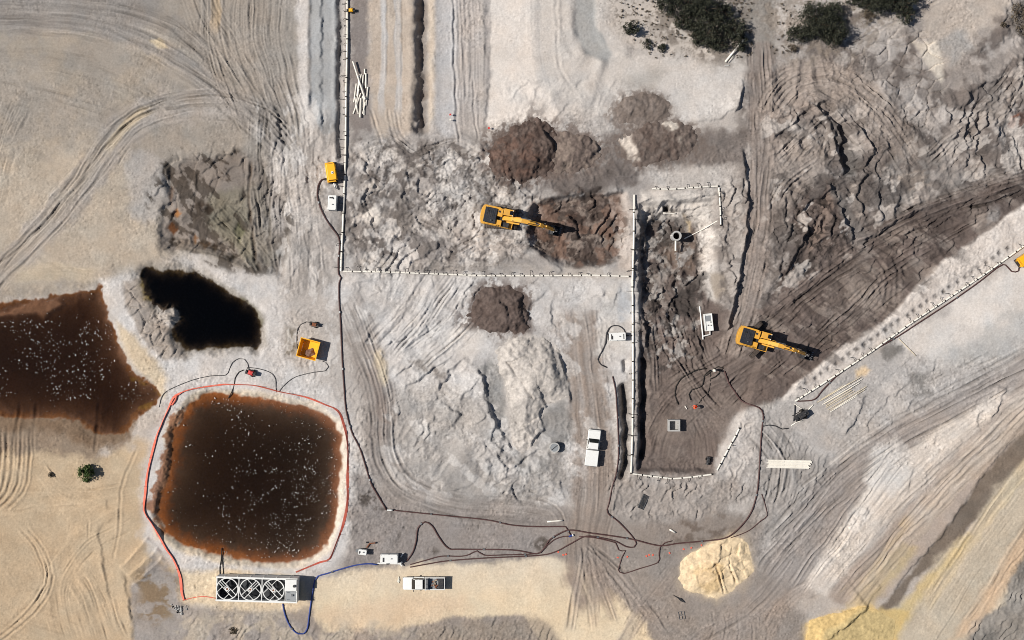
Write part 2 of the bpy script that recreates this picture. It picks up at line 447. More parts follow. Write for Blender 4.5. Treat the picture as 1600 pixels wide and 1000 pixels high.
G.paint([(1410, 940), (1470, 870), (1510, 840), (1560, 760), (1700, 640), (1700, 1400), (1380, 1400), (1350, 1010)], (192, 179, 160), 8, 6, smooth=False)
G.paint([(1398, 962), (1440, 905), (1480, 872), (1512, 832), (1520, 838), (1485, 885), (1445, 925), (1410, 985), (1385, 1010)], (204, 182, 136), 7, 5, 0.85)
G.paint([(1262, 985), (1264, 972), (1300, 962), (1345, 945), (1372, 956), (1420, 955), (1395, 1005), (1390, 1100), (1262, 1100)], (212, 184, 128), 4, 4)
G.paint([(1305, 990), (1340, 965), (1400, 965), (1390, 1100), (1300, 1100)], (190, 172, 128), 8, 6, 0.8)
G.paint([(1530, 940), (1560, 890), (1600, 830), (1660, 760), (1660, 820), (1590, 900), (1545, 960), (1480, 1010), (1440, 1060)], (206, 176, 145), 8, 5, 0.7, smooth=False)
G.paint([(1600, 870), (1578, 900), (1565, 945), (1520, 975), (1510, 1020), (1540, 1400), (1700, 1400), (1700, 800)], (142, 136, 129), 5, 8, smooth=False, var=0.15)
# south
G.paint([(545, 880), (560, 745), (640, 790), (900, 800), (1180, 800), (1200, 900), (1260, 960), (1262, 1400), (300, 1400), (290, 945), (460, 945)], (152, 141, 132), 12, 10, smooth=False, var=0.07)
G.paint([(540, 885), (560, 745), (610, 790), (720, 800), (880, 815), (870, 862), (640, 880)], (150, 140, 134), 10, 8, smooth=False, var=0.05)
G.paint([(490, 906), (565, 890), (640, 882), (800, 878), (868, 868), (902, 882), (950, 922), (1008, 968), (1040, 1060), (870, 1060), (820, 962), (770, 966), (700, 966), (640, 978), (500, 988), (488, 940)], (222, 203, 174), 5, 6, smooth=False, cls=3, var=0.03)
G.paint([(285, 895), (340, 893), (475, 905), (490, 950), (420, 956), (300, 948), (280, 940)], (216, 196, 168), 7, 6, cls=3)
G.paint([(495, 960), (560, 940), (680, 930), (740, 950), (640, 975), (520, 985)], (214, 188, 160), 14, 8, 0.6)
G.paint([(240, 872), (278, 900), (284, 945), (330, 958), (430, 962), (500, 985), (500, 1400), (215, 1400), (205, 950), (200, 920)], (158, 149, 142), 8, 8, smooth=False, var=0.06)
G.mottle([(215, 890), (270, 890), (275, 960), (225, 965)], (136, 116, 92), 16, 0.05, 0.2, 0.9, stretch=(0, 1.6))
G.mottle([(300, 960), (640, 985), (700, 1010), (300, 1010)], (185, 172, 155), 22, 0.1, 0.3, 0.8)
G.paint([(660, 985), (770, 968), (825, 966), (880, 1000), (900, 1060), (650, 1060)], (150, 138, 126), 8, 8, 0.8)
G.paint([(842, 300), (862, 268), (905, 262), (945, 246), (985, 255), (1004, 268), (985, 290), (940, 304), (880, 308)], (112, 101, 95), 9, 12, 0.9, var=0.2)
G.paint([(940, 208), (975, 196), (985, 250), (950, 262), (935, 240)], (114, 103, 97), 8, 10, 0.85, var=0.18)
G.lumps([(842, 300), (862, 268), (945, 246), (1004, 268), (1090, 250), (1168, 210), (1170, 250), (1040, 265), (940, 304)], 0.18, 13, 8, seed=137, camp=0.12)
# dirt roads
G.streak([(1186, 60), (1190, 140), (1192, 220), (1190, 300), (1182, 370), (1170, 440), (1158, 500), (1140, 560)], 23, (148, 132, 121), 0.9, 0.06, 0.11, 3.4, 150, seed=21, fade=10, cls=1)
G.streak([(905, 470), (912, 560), (922, 640), (926, 720), (922, 800), (915, 880), (940, 960)], 36, (152, 135, 122), 0.95, 0.04, 0.06, 3.6, 150, seed=22, fade=30, cls=1)
G.streak([(535, 455), (565, 530), (592, 620), (594, 700), (625, 760), (700, 792), (790, 800), (900, 812)], 27, (152, 141, 133), 0.85, 0.05, 0.08, 4.2, 110, seed=23, fade=30, cls=1)
G.streak([(577, 560), (598, 640), (598, 705)], 9, (143, 127, 117), 0.8, 0.0, 0.05, 4, 90, seed=24)
G.paint([(583, 552), (594, 548), (606, 590), (600, 600)], (212, 191, 155), 6, 5, 0.8)
G.paint([(1000, 800), (1120, 800), (1170, 820), (1150, 850), (1000, 850)], (147, 132, 120), 14, 10, 0.8)
G.mottle([(1050, 808), (1150, 800), (1140, 845), (1050, 848)], (112, 95, 82), 22, 0.1, 0.25, 0.8)
# slab and mud basin in the west
G.paint([(262, 256), (330, 242), (405, 246), (440, 300), (440, 430), (400, 418), (330, 390), (252, 385), (246, 360), (262, 310)], (136, 126, 118), 6, 8, var=0.14)
G.lift([(262, 256), (330, 242), (405, 246), (440, 300), (440, 430), (400, 418), (330, 390), (252, 385), (246, 360), (262, 310)], -0.7, 18, 4)
G.paint([(330, 300), (400, 290), (425, 330), (425, 420), (380, 405), (320, 345)], (126, 120, 104), 10, 8, 0.7)
G.paint([(205, 240), (255, 250), (262, 320), (240, 345), (205, 340)], (174, 168, 163), 10, 8, 0.8)
for (x, y, rx, ry, c) in [(268, 356, 9, 10, (96, 60, 34)), (274, 333, 5, 5, (160, 112, 70)), (266, 373, 7, 5, (40, 30, 22)), (302, 372, 5, 8, (120, 82, 48)), (316, 380, 11, 6, (72, 52, 36)), (333, 384, 5, 6, (46, 36, 28)), (363, 401, 10, 7, (50, 42, 30)), (323, 327, 7, 7, (62, 52, 44)), (312, 319, 6, 4, (70, 60, 52)), (378, 305, 4, 12, (60, 50, 42)), (265, 290, 5, 30, (118, 98, 84)), (372, 360, 9, 18, (108, 106, 78))]:
    G.paint([(x - rx, y), (x, y - ry), (x + rx, y), (x, y + ry)], c, 3, 5, 0.95)
    G.lift([(x - rx, y), (x, y - ry), (x + rx, y), (x, y + ry)], -0.25, 8, 2)
G.plates([(262, 246), (395, 246), (400, 330), (330, 350), (262, 330)], 38, 0.12, 0.12, seed=9, gw=0.022, cvar=0.10)
G.streak([(335, 330), (375, 370), (415, 420)], 24, (120, 114, 98), 0.5, 0.14, 0.22, 5, 60, seed=131, fade=8)
G.streak([(270, 380), (330, 392), (380, 412)], 9, (96, 84, 70), 0.6, 0.12, 0.2, 4, 50, seed=132, fade=6)
G.scarp([(440, 430), (400, 412), (335, 384), (290, 378), (252, 384)], -0.35, 14, 2.5, 4, seed=133)
G.mottle([(255, 250), (430, 250), (430, 420), (250, 385)], (70, 61, 53), 14, 0.22, 0.10, 0.8, 8, seed=134, stretch=(-50, 2.2))
G.lumps([(255, 330), (430, 300), (430, 420), (250, 385)], 0.16, 11, 8, seed=135, camp=0.1)
G.paint([(192, 440), (214, 432), (240, 475), (262, 505), (290, 545), (288, 562), (255, 560), (215, 520), (196, 480)], (160, 149, 139), 5, 5, 0.9)
G.plates([(195, 440), (214, 432), (240, 475), (270, 520), (292, 550), (285, 564), (250, 560), (215, 520)], 17, 0.16, 0.2, seed=10, stretch=(40, 1.3), gw=0.05)
# ------------------------------------------------------------------ relief
# dewatering ditches beside the header pipe
G.scarp([(484, 175), (484, 60), (484, -150)], 0.45, 30, 3, 1.5, seed=31)
G.scarp([(503, 205), (502, 100), (504, -150)], 0.40, 14, 2, 2.5, seed=32)
G.rut([(531, 260), (530, 200), (531, 100), (532, -150)], 0.75, 3.8, 0.25, 1.6, seed=33, col=(112, 112, 114))  # dark col puts the narrow ditch's shade into the soil colour
G.lumps([(524, -100), (540, -100), (538, 250), (524, 240)], 0.12, 6, 3, seed=34, smooth=False)
# service trench with a sunlit east side
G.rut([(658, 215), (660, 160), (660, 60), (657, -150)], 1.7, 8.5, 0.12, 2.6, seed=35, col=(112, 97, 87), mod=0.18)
G.lumps([(645, -100), (672, -100), (670, 205), (650, 212)], 0.20, 9, 4, seed=36, smooth=False)
for x0, dp in ((598, 0.06), (621, 0.06)):
    G.streak([(x0 - 2, 190), (x0 + 1, 100), (x0 - 2, -150)], 5.5, (194, 190, 187), 0.85, 0.02, 0.04, 3, 120, seed=int(x0))
    G.rut([(x0 + 6, 130), (x0 + 7, 60), (x0 + 5, -150)], dp, 1.5, 0.3, 1, seed=int(x0), dark=0.2)
G.rut([(600, 230), (590, 205), (577, 165)], 0.12, 1.6, 0.9, seed=38)
G.rut([(640, 245), (615, 215), (605, 165)], 0.10, 1.6, 0.9, seed=39)
G.rut([(655, 240), (625, 205), (618, 165)], 0.10, 1.6, 0.9, seed=40)
G.rut([(720, 230), (714, 190), (711, 110), (707, -150)], 0.20, 1.7, 0.6, 1.6, seed=41, dark=0.15)
G.rut([(727, 165), (727, 70), (728, -150)], 0.10, 2.2, 0.9, 1.2, seed=42)
G.rut([(748, 222), (742, 180), (738, 120)], 0.16, 1.5, 0.6, 1.2, seed=43)
G.streak([(730, 215), (732, 110), (732, -150)], 22, (184, 172, 164), 0.6, 0.05, 0.06, 5, 150, seed=44)
G.scarp([(757, 210), (762, 120), (757, 60), (757, -150)], 0.28, 8, 4, 3, seed=45)
G.streak([(760, 190), (760, -150)], 5, (162, 154, 150), 0.7, 0.03, 0.08, 4, 40, seed=46)
# curved graded road in the north
G.streak([(855, 160), (845, 100), (838, 40), (838, -150)], 8, (196, 190, 184), 0.6, 0.03, 0.05, 4, 120, seed=47)
G.scarp([(895, 95), (880, 60), (874, 10), (870, -150)], 0.16, 20, 4, 2, seed=48)
G.scarp([(955, 100), (915, 84), (898, 52), (895, 0), (894, -150)], 0.55, 25, 7, 1.2, seed=49)
G.scarp([(932, -150), (932, 40), (955, 80), (990, 92)], 0.35, 20, 6, 1.2, seed=50)
G.rut([(900, 145), (875, 105), (870, 40), (868, -60)], 0.07, 2.2, 0.8, 1, seed=51)
G.scarp([(1148, 178), (1158, 150), (1160, 120)], 0.8, 22, 2, 2.5, seed=52, fade=8)
G.scarp([(1075, 190), (1120, 186), (1148, 170), (1180, 162)], 0.35, 18, 2, 2.5, seed=53)
G.lumps([(790, 130), (880, 120), (960, 130), (1000, 165), (960, 200), (880, 190), (800, 180)], 0.10, 12, 14, seed=54)
G.mottle([(830, 130), (960, 140), (990, 200), (930, 215), (850, 195)], (178, 170, 163), 18, 0.0, 0.3, 0.6, seed=55)
# north-west tracks
G.streak([(-80, 22), (60, 30), (140, 34), (215, 62), (300, 106), (360, 160), (430, 215)], 17, (146, 140, 135), 0.75, 0.06, 0.11, 4, 110, seed=60, fade=5)
G.streak([(-80, 0), (60, 8), (150, 12), (250, 30), (330, 90)], 16, (143, 137, 132), 0.6, 0.05, 0.10, 4, 110, seed=61, fade=5)
G.streak([(-80, 512), (-10, 440), (75, 352), (150, 258), (195, 200), (250, 172), (330, 165), (400, 178), (450, 225)], 27, (166, 158, 151), 0.75, 0.07, 0.10, 4.5, 90, seed=62, fade=5)
G.streak([(160, 245), (200, 192), (245, 168)], 9, (196, 178, 150), 0.7, 0.03, 0.08, 3, 60, seed=63)
G.streak([(372, -100), (366, 40), (385, 120), (420, 200)], 55, (156, 146, 136), 0.45, 0.06, 0.08, 4.6, 110, seed=64)
G.streak([(335, -80), (338, 25), (330, 60)], 8, (196, 168, 130), 0.5, 0.02, 0.05, 3, 60, seed=65)
G.streak([(-60, 75), (80, 80), (200, 110), (320, 175)], 40, None, 0, 0.05, 0.05, 8, 160, seed=66)
G.streak([(-60, 130), (60, 150), (190, 190)], 30, None, 0, 0.05, 0.05, 7, 160, seed=67)
G.streak([(20, 150), (-10, 240), (-30, 330)], 30, None, 0, 0.05, 0.07, 4, 120, seed=68)
G.scarp([(285, 55), (265, 42), (235, 25)], 0.25, 15, 2, 2, seed=69)
G.paint([(230, 62), (248, 60), (262, 75), (248, 76)], (204, 187, 160), 3, 3)
G.rut([(110, 425), (60, 400), (20, 395)], 0.05, 3, 1, seed=70)
G.rut([(150, 345), (120, 310), (150, 270)], 0.05, 2.5, 1, seed=71)
G.scarp([(148, 440), (90, 448), (0, 452), (-80, 458)], 0.30, 30, 5, 3, seed=72)
G.streak([(10, 430), (80, 425), (160, 432)], 14, (194, 178, 154), 0.6, 0.04, 0.06, 4, 80, seed=73)
# disturbed band x 400-530
G.streak([(405, 165), (400, 250), (408, 330), (425, 430)], 22, (148, 139, 130), 0.6, 0.10, 0.16, 4.2, 60, seed=74)
G.streak([(440, 160), (455, 260), (470, 360), (480, 440)], 34, None, 0, 0.08, 0.10, 5, 70, seed=75)
G.streak([(445, 195), (430, 270), (432, 380)], 14, (182, 174, 168), 0.6, 0.08, 0.10, 5, 60, seed=76)
G.rut([(391, 245), (388, 300), (393, 360), (398, 418)], 0.22, 2.2, 0.5, 1.5, seed=77, col=(92, 78, 66))
G.rut([(405, 250), (418, 300), (420, 380)], 0.18, 2.0, 0.5, 1.5, seed=78, col=(104, 96, 84))
G.scarp([(435, 235), (437, 205), (430, 170)], 0.35, 14, 2, 3, seed=79)
G.scarp([(482, 320), (478, 290), (474, 262)], 0.35, 14, 2, 3, seed=80)
G.lumps([(395, 160), (520, 190), (535, 420), (440, 450), (400, 300)], 0.10, 11, 12, seed=81)
G.lumps([(400, 170), (470, 170), (500, 215), (480, 255), (420, 240)], 0.16, 14, 12, seed=82, camp=0.08)
# mid-west sand and shores
G.lumps([(205, 430), (420, 430), (450, 500), (520, 600), (560, 700), (545, 850), (460, 600), (260, 610), (250, 570)], 0.05, 9, 12, kind='f', seed=83)
G.lumps([(440, 490), (470, 480), (480, 560), (440, 560)], 0.14, 8, 8, seed=84)
G.paint([(446, 510), (462, 515), (462, 552), (446, 552)], (138, 128, 114), 5, 4)
G.scarp([(300, 410), (252, 398), (244, 350)], 0.4, 18, 4, 4, seed=85)
# south-west sand: parallel runs, turning circles, push ridges
for x in (3, 12, 22, 34, 48):
    G.rut([(x, 655), (x - 1, 700), (x - 3, 735), (x - 12, 770), (x - 40, 800)], 0.13, 1.8, 1.0, 0.8, seed=x, dark=0.08)
for k in (0, 12):
    G.rut([(28 + k, 822), (55 + k, 856), (69 + k, 890), (66 + k, 922), (48 + k, 952), (8 + k, 988), (-40 + k, 1020)], 0.10, 1.6, 0.9, 0.8, seed=90 + k)
G.streak([(28, 822), (58, 860), (72, 895), (60, 935), (10, 985)], 14, None, 0, 0.05, 0.04, 3, 90, seed=91)
G.streak([(0, 880), (14, 900), (30, 930), (10, 960)], 12, None, 0, 0.02, 0.03, 3, 90, seed=92)
G.streak([(-40, 790), (60, 783), (190, 778), (235, 770)], 26, None, 0, 0.06, 0.05, 6, 150, seed=93)
G.streak([(-40, 850), (90, 858), (160, 858)], 14, None, 0, 0.025, 0.03, 5, 150, seed=94)
for (a, b) in (((186, 888), (232, 838)), ((197, 900), (248, 855)), ((206, 915), (254, 868))):
    G.scarp([b, ((a[0] + b[0]) / 2 + 2, (a[1] + b[1]) / 2), a], 0.45, 8, 2, 1.5, seed=95, fade=5)
G.scarp([(172, 940), (165, 905), (156, 850), (155, 825), (185, 804)], 0.28, 16, 2.5, 2, seed=96)
G.scarp([(210, 1010), (205, 960), (196, 915), (185, 888)], 0.30, 20, 3, 3, seed=97)
G.rut([(138, 815), (138, 845)], 0.15, 1.4, 0.5, seed=98, fade=5)
G.streak([(120, 890), (150, 940), (175, 1010)], 30, None, 0, 0.08, 0.06, 5, 90, seed=99)
G.scarp([(188, 798), (166, 796), (165, 778)], 0.15, 12, 2, 2, seed=100, fade=5)
G.scarp([(150, 712), (90, 706), (0, 703), (-60, 700)], -0.2, 20, 6, 3, seed=101)
G.streak([(-40, 960), (60, 985), (140, 1010)], 30, None, 0, 0.05, 0.05, 5, 120, seed=86)
G.streak([(110, 1010), (90, 920), (130, 850), (210, 800)], 26, None, 0, 0.05, 0.05, 5, 120, seed=87)
G.streak([(60, 720), (110, 770), (200, 760)], 22, None, 0, 0.05, 0.05, 5, 100, seed=88)
G.rut([(215, 700), (190, 760), (186, 820), (176, 880)], 0.10, 1.8, 0.8, 1, seed=89)
# gravelly south
G.lumps([(300, 965), (640, 985), (900, 1000), (900, 1060), (300, 1060)], 0.10, 12, 10, seed=102)
for k in range(9):
    x = 690 + k * 17
    G.rut([(x + 18, 985), (x + 8, 1005), (x, 1040)], 0.10, 2.2, 0.6, 1.5, seed=110 + k)
G.lumps([(540, 620), (575, 640), (590, 740), (560, 880), (540, 890)], 0.14, 9, 8, seed=103, camp=0.08)
G.lumps([(560, 760), (640, 800), (640, 860), (560, 870)], 0.06, 10, 10, seed=104)
for (x, y, rx, ry) in [(613, 806, 14, 12), (578, 778, 10, 6), (622, 838, 8, 5), (678, 862, 14, 7), (845, 852, 18, 9), (603, 797, 16, 6)]:
    G.mottle([(x - rx, y), (x, y - ry), (x + rx, y), (x, y + ry)], (88, 78, 70), 6, -0.1, 0.3, 0.85, 5, seed=int(x))
    G.lumps([(x - rx, y), (x, y - ry), (x + rx, y), (x, y + ry)], 0.10, 6, 4, seed=int(x))
# tracks fanning out of the truck road
for k, (ex, ey) in enumerate([(890, 990), (930, 985), (960, 975), (985, 960), (1015, 965), (1040, 990)]):
    G.streak([(915, 850), (915 + (ex - 915) * 0.5, 905), (ex, ey)], 9, (158, 144, 133), 0.45, 0.06, 0.10, 3.2, 80, seed=120 + k, fade=12)
G.streak([(1060, 880), (1020, 930), (985, 985), (960, 1040)], 14, (150, 137, 127), 0.6, 0.05, 0.09, 4, 90, seed=127)
G.streak([(1230, 900), (1170, 960), (1100, 1005), (1050, 1060)], 22, (150, 139, 131), 0.7, 0.05, 0.09, 4, 90, seed=128)
G.streak([(1330, 900), (1240, 930), (1190, 1000)], 18, (158, 142, 130), 0.5, 0.05, 0.09, 4, 90, seed=129)
for k in range(5):
    G.rut([(1112 + k * 18, 950 + k * 3), (1116 + k * 20, 975), (1110 + k * 22, 1000), (1095 + k * 24, 1030)], 0.07, 1.6, 0.6, 1.2, seed=130 + k)
# middle: lumpy cut-up ground
ZM = [(548, 235), (640, 225), (760, 230), (830, 290), (850, 310), (820, 400), (700, 420), (555, 418)]
G.lumps(ZM, 0.34, 30, 12, seed=140, camp=0.08, warp=20)
G.lumps(ZM, 0.16, 10, 12, seed=139, camp=0.06, warp=8)
G.lumps([(560, 430), (760, 432), (740, 470), (720, 540), (640, 600), (590, 560), (545, 480)], 0.20, 20, 12, seed=141, stretch=(50, 2.2))
G.mottle(ZM, (104, 94, 88), 17, 0.12, 0.18, 0.85, seed=142)
G.mottle(ZM, (204, 193, 182), 22, 0.25, 0.2, 0.7, seed=143)
G.paint([(563, 335), (585, 318), (600, 335), (592, 352), (575, 355)], (207, 196, 184), 4, 5)
G.paint([(552, 350), (585, 350), (588, 395), (560, 395)], (134, 124, 117), 7, 7, 0.8)
G.paint([(612, 330), (645, 335), (650, 370), (625, 372)], (122, 112, 104), 6, 7, 0.8)
G.paint([(675, 320), (700, 325), (695, 350), (675, 345)], (116, 104, 97), 6, 6, 0.8)
G.paint([(615, 380), (700, 370), (710, 395), (640, 410)], (146, 136, 130), 8, 8, 0.8)
for p, h in (([(640, 335), (630, 305), (634, 285), (636, 255)], 0.5), ([(660, 308), (652, 288), (663, 270), (665, 256)], 0.5), ([(570, 325), (566, 310), (572, 296), (588, 296)], 0.6), ([(646, 372), (628, 374), (618, 366)], -0.4), ([(600, 330), (585, 322), (575, 300)], 0.3), ([(698, 330), (690, 315), (680, 310)], 0.4), ([(730, 372), (700, 362), (672, 330), (650, 330)], 0.3)):
    G.scarp(p, h, 14, 2, 3, seed=int(p[0][0]), fade=6)
G.streak([(640, 240), (700, 228), (760, 262), (790, 300)], 30, None, 0, 0.10, 0.08, 7, 60, seed=145)
G.streak([(700, 400), (760, 372), (830, 392), (860, 410)], 25, None, 0, 0.10, 0.06, 7, 60, seed=146)
G.paint([(700, 350), (800, 372), (828, 385), (815, 400), (740, 395)], (196, 182, 170), 6, 7, 0.8)
G.paint([(690, 295), (740, 285), (760, 310), (735, 325), (700, 315)], (178, 173, 168), 8, 8, 0.8)
G.streak([(545, 412), (680, 416), (800, 421), (985, 430)], 9, (180, 168, 156), 0.5, 0.05, 0.06, 4, 90, seed=147)
# first pit, below the working excavator
PIT1 = [(838, 318), (900, 306), (972, 303), (978, 360), (972, 400), (905, 412), (850, 398), (826, 372), (822, 345)]
G.paint(PIT1, (112, 93, 82), 5, 6, 0.95, cls=2)
G.lift(PIT1, -1.3, 16, 5)
G.scarp([(838, 321), (855, 311), (925, 305), (975, 301)], 0.45, 10, 2, 2, seed=150, fade=5)
G.scarp([(850, 329), (895, 321), (940, 322), (972, 316)], 0.5, 8, 2, 2, seed=151, fade=5)
G.paint([(955, 312), (978, 298), (988, 320), (985, 425), (962, 424), (966, 380), (958, 350)], (194, 178, 165), 5, 5, 0.9)
G.paint([(862, 365), (878, 364), (897, 380), (892, 396), (875, 390)], (138, 106, 88), 4, 5, 0.9)
G.paint([(885, 332), (915, 335), (905, 350), (882, 345)], (132, 92, 72), 6, 5, 0.8)
G.paint([(925, 350), (950, 350), (960, 375), (930, 378)], (138, 124, 114), 5, 5, 0.8)
G.paint([(855, 418), (930, 412), (985, 425), (985, 438), (900, 432)], (186, 176, 166), 6, 5, 0.8)
G.mottle(PIT1, (76, 62, 55), 16, 0.0, 0.2, 0.8, 5, seed=155)
G.mottle(PIT1, (150, 132, 118), 12, 0.3, 0.15, 0.7, 5, seed=156)
G.lumps(PIT1, 0.26, 13, 5, seed=152, camp=0.10)
G.scarp([(905, 375), (900, 350), (885, 335)], 0.7, 20, 2.2, 3, seed=157, fade=6)
G.scarp([(832, 392), (824, 372), (830, 340), (832, 318)], 0.5, 16, 2.5, 3, seed=153, fade=6)
G.scarp([(880, 425), (852, 402), (830, 384)], 0.5, 14, 2.5, 3, seed=154, fade=6)
# second pit and the long cut beside the vertical header pipe
PIT2 = [(1003, 330), (1022, 316), (1100, 312), (1112, 345), (1110, 470), (1100, 520), (1060, 600), (1055, 700), (1012, 728), (998, 720), (1000, 600), (1006, 500), (1000, 420)]
G.lift([(1000, 318), (1118, 310), (1120, 470), (1140, 520), (1190, 560), (1160, 640), (1118, 738), (999, 732), (1002, 480)], -1.0, 9, 3, smooth=False)
G.lift([(1008, 345), (1100, 330), (1108, 450), (1085, 480), (1010, 470)], -1.1, 20, 5)
G.paint([(1000, 300), (1122, 298), (1126, 350), (1130, 470), (1106, 470), (1096, 430), (1092, 360), (1070, 342), (1000, 345)], (204, 194, 183), 5, 5, 0.95, smooth=False)
G.paint([(1092, 352), (1122, 345), (1122, 460), (1100, 450)], (212, 201, 190), 5, 5, 0.9)
G.paint([(1022, 270), (1120, 262), (1130, 296), (1030, 296)], (196, 187, 178), 8, 6, 0.9)
G.paint([(1116, 300), (1140, 305), (1158, 400), (1140, 480), (1120, 470), (1118, 380)], (160, 149, 140), 8, 7, 0.9)
G.paint([(1044, 350), (1085, 345), (1095, 400), (1080, 425), (1040, 410)], (116, 96, 82), 8, 7, 0.9)
G.paint([(1070, 332), (1082, 345), (1080, 362), (1072, 350)], (196, 170, 128), 3, 3, 0.9)
G.mottle([(1004, 345), (1090, 345), (1100, 480), (1090, 560), (1010, 560)], (92, 82, 76), 15, 0.1, 0.2, 0.7, seed=160)
G.mottle([(1004, 340), (1050, 345), (1045, 430), (1004, 460)], (168, 160, 152), 10, 0.1, 0.2, 0.7, seed=161)
G.lumps([(1004, 335), (1110, 335), (1104, 480), (1060, 560), (1004, 520)], 0.42, 13, 6, seed=162, camp=0.10)
G.mottle([(1004, 345), (1100, 345), (1104, 480), (1060, 560), (1004, 540)], (140, 130, 122), 12, 0.25, 0.15, 0.7, 8, seed=159)
G.paint([(1058, 455), (1088, 450), (1092, 490), (1066, 496), (1052, 478)], (70, 62, 58), 6, 7, 0.85)
G.scarp([(1005, 345), (1028, 332), (1035, 315), (1062, 316), (1100, 313)], 0.75, 12, 2, 2.5, seed=163, fade=6)
G.scarp([(1005, 316), (1040, 306), (1068, 305), (1110, 305)], 0.3, 8, 2, 2, seed=164, fade=6)
G.scarp([(1035, 342), (1050, 337), (1080, 338)], 0.4, 8, 2, 2, seed=165, fade=4)
G.lift([(1037, 321), (1047, 321), (1047, 329), (1038, 329)], -1.4, 4, 0.5, smooth=False)
G.paint([(1037, 321), (1047, 321), (1047, 329), (1038, 329)], (70, 62, 56), 2, 1, smooth=False)
G.scarp([(1012, 402), (1010, 370), (1000, 352), (996, 325)], 1.2, 14, 2, 3, seed=166, fade=6)
G.scarp([(1002, 465), (1008, 430), (1000, 405)], 1.0, 10, 2, 3, seed=167, fade=5)
G.scarp([(1010, 545), (1011, 520), (1008, 505), (1000, 482)], 1.7, 9, 2, 2.5, seed=168, fade=5)
G.rut([(1004, 722), (1006, 690), (1005, 640), (1006, 590), (1005, 556)], 1.5, 5.0, 0.1, 2.6, seed=169, fade=6, col=(88, 80, 76), mod=0.25)
G.rut([(970, 752), (978, 735), (978, 700), (978, 660), (977, 625), (974, 596)], 2.2, 5.2, 0.12, 2.4, seed=170, fade=8, col=(96, 88, 84), mod=0.25)
G.rut([(977, 585), (978, 570), (975, 560)], 0.7, 4, 0.15, 2, seed=171, fade=5)
G.scarp([(1100, 560), (1090, 525), (1082, 500), (1072, 485)], 0.5, 12, 2, 3, seed=172, fade=8)
G.paint([(1110, 425), (1128, 430), (1134, 455), (1120, 468), (1112, 450)], (150, 134, 116), 4, 4, 0.8)
G.scarp([(1118, 735), (1060, 722), (1012, 720)], -0.3, 12, 3, 4, seed=173)
G.lumps([(1010, 715), (1115, 718), (1118, 742), (1010, 742)], 0.14, 8, 5, seed=174)
G.streak([(1040, 470), (1055, 540), (1100, 610), (1140, 650)], 18, None, 0, 0.12, 0.10, 4, 70, seed=175)
G.streak([(1020, 500), (1025, 560), (1030, 620)], 16, None, 0, 0.10, 0.10, 4, 60, seed=176)
G.streak([(1075, 480), (1085, 540), (1110, 590)], 14, None, 0, 0.14, 0.12, 4, 60, seed=177)
G.streak([(1040, 600), (1090, 575), (1150, 535), (1230, 480), (1330, 405), (1420, 350)], 22, None, 0, 0.10, 0.12, 4, 100, seed=178)
G.streak([(1080, 620), (1150, 575), (1240, 510), (1330, 440), (1390, 415)], 18, None, 0, 0.09, 0.12, 4, 90, seed=179)
for k in range(6):
    G.rut([(1045 + k * 11, 440 + k * 16), (1060 + k * 11, 500 + k * 14), (1085 + k * 12, 570 + k * 7)], 0.12, 1.7, 0.6, 1.4, seed=180 + k, dark=0.12)
G.streak([(1020, 725), (1040, 660), (1085, 615), (1150, 580), (1190, 560)], 44, None, 0, 0.045, 0.10, 4, 90, seed=183)
G.streak([(1108, 735), (1100, 680), (1070, 640), (1020, 620)], 34, None, 0, 0.045, 0.09, 4, 90, seed=184)
G.mottle([(1012, 560), (1150, 560), (1150, 640), (1110, 735), (1012, 735)], (136, 120, 109), 26, 0.1, 0.3, 0.6, 12, seed=185)
G.lumps([(1122, 742), (1134, 672), (1162, 642), (1192, 640), (1186, 690), (1150, 750)], 0.2, 9, 6, seed=186, camp=0.1)
G.rut([(1085, 720), (1090, 690), (1084, 640), (1084, 600)], 0.05, 1.3, 0.8, seed=187)
G.scarp([(1136, 525), (1146, 470), (1160, 410), (1169, 340), (1167, 280), (1158, 228)], 1.35, 12, 2.6, 2.5, seed=188, fade=14, toe=0.25)
G.rut([(1150, 520), (1160, 470), (1174, 410), (1182, 340), (1184, 260), (1180, 170)], 0.16, 1.6, 0.5, 0.8, seed=189, dark=0.2)
G.lumps([(1128, 300), (1160, 290), (1165, 400), (1135, 490), (1128, 420)], 0.32, 14, 7, seed=190, camp=0.1)
G.mottle([(1128, 300), (1160, 290), (1165, 400), (1135, 490), (1122, 420)], (118, 107, 100), 13, 0.0, 0.2, 0.7, 8, seed=191)
G.scarp([(1140, 388), (1133, 370), (1140, 345)], 0.5, 12, 2, 2, seed=191, fade=5)
# north-east relief
G.plates([(1318, 105), (1345, 75), (1400, 46), (1470, 66), (1478, 142), (1455, 205), (1420, 200), (1400, 150), (1340, 128)], 21, 0.14, 0.22, seed=12, stretch=(35, 1.4), gw=0.05)
G.rut([(1325, 70), (1400, 34), (1475, -4), (1600, -70)], 0.18, 1.6, 0.6, 0.8, seed=200, dark=0.2)
G.streak([(1205, 170), (1235, 132), (1290, 122), (1340, 145), (1385, 190), (1420, 240)], 26, (158, 141, 128), 0.5, 0.12, 0.13, 4.4, 60, seed=201)
G.streak([(1210, 200), (1250, 150), (1300, 170), (1340, 220), (1370, 260)], 20, None, 0, 0.12, 0.12, 4.4, 50, seed=202)
G.streak([(1450, 260), (1510, 205), (1560, 160), (1600, 110)], 26, None, 0, 0.14, 0.12, 6, 70, seed=203)
ZNE = [(1195, 110), (1330, 100), (1470, 150), (1600, 60), (1660, 40), (1660, 250), (1540, 285), (1400, 340), (1240, 450), (1190, 470), (1200, 300)]
G.lumps(ZNE, 0.48, 40, 16, seed=203, warp=26, camp=0.05, stretch=(-55, 1.8))
G.lumps(ZNE, 0.20, 15, 14, seed=204, warp=14, camp=0.07)
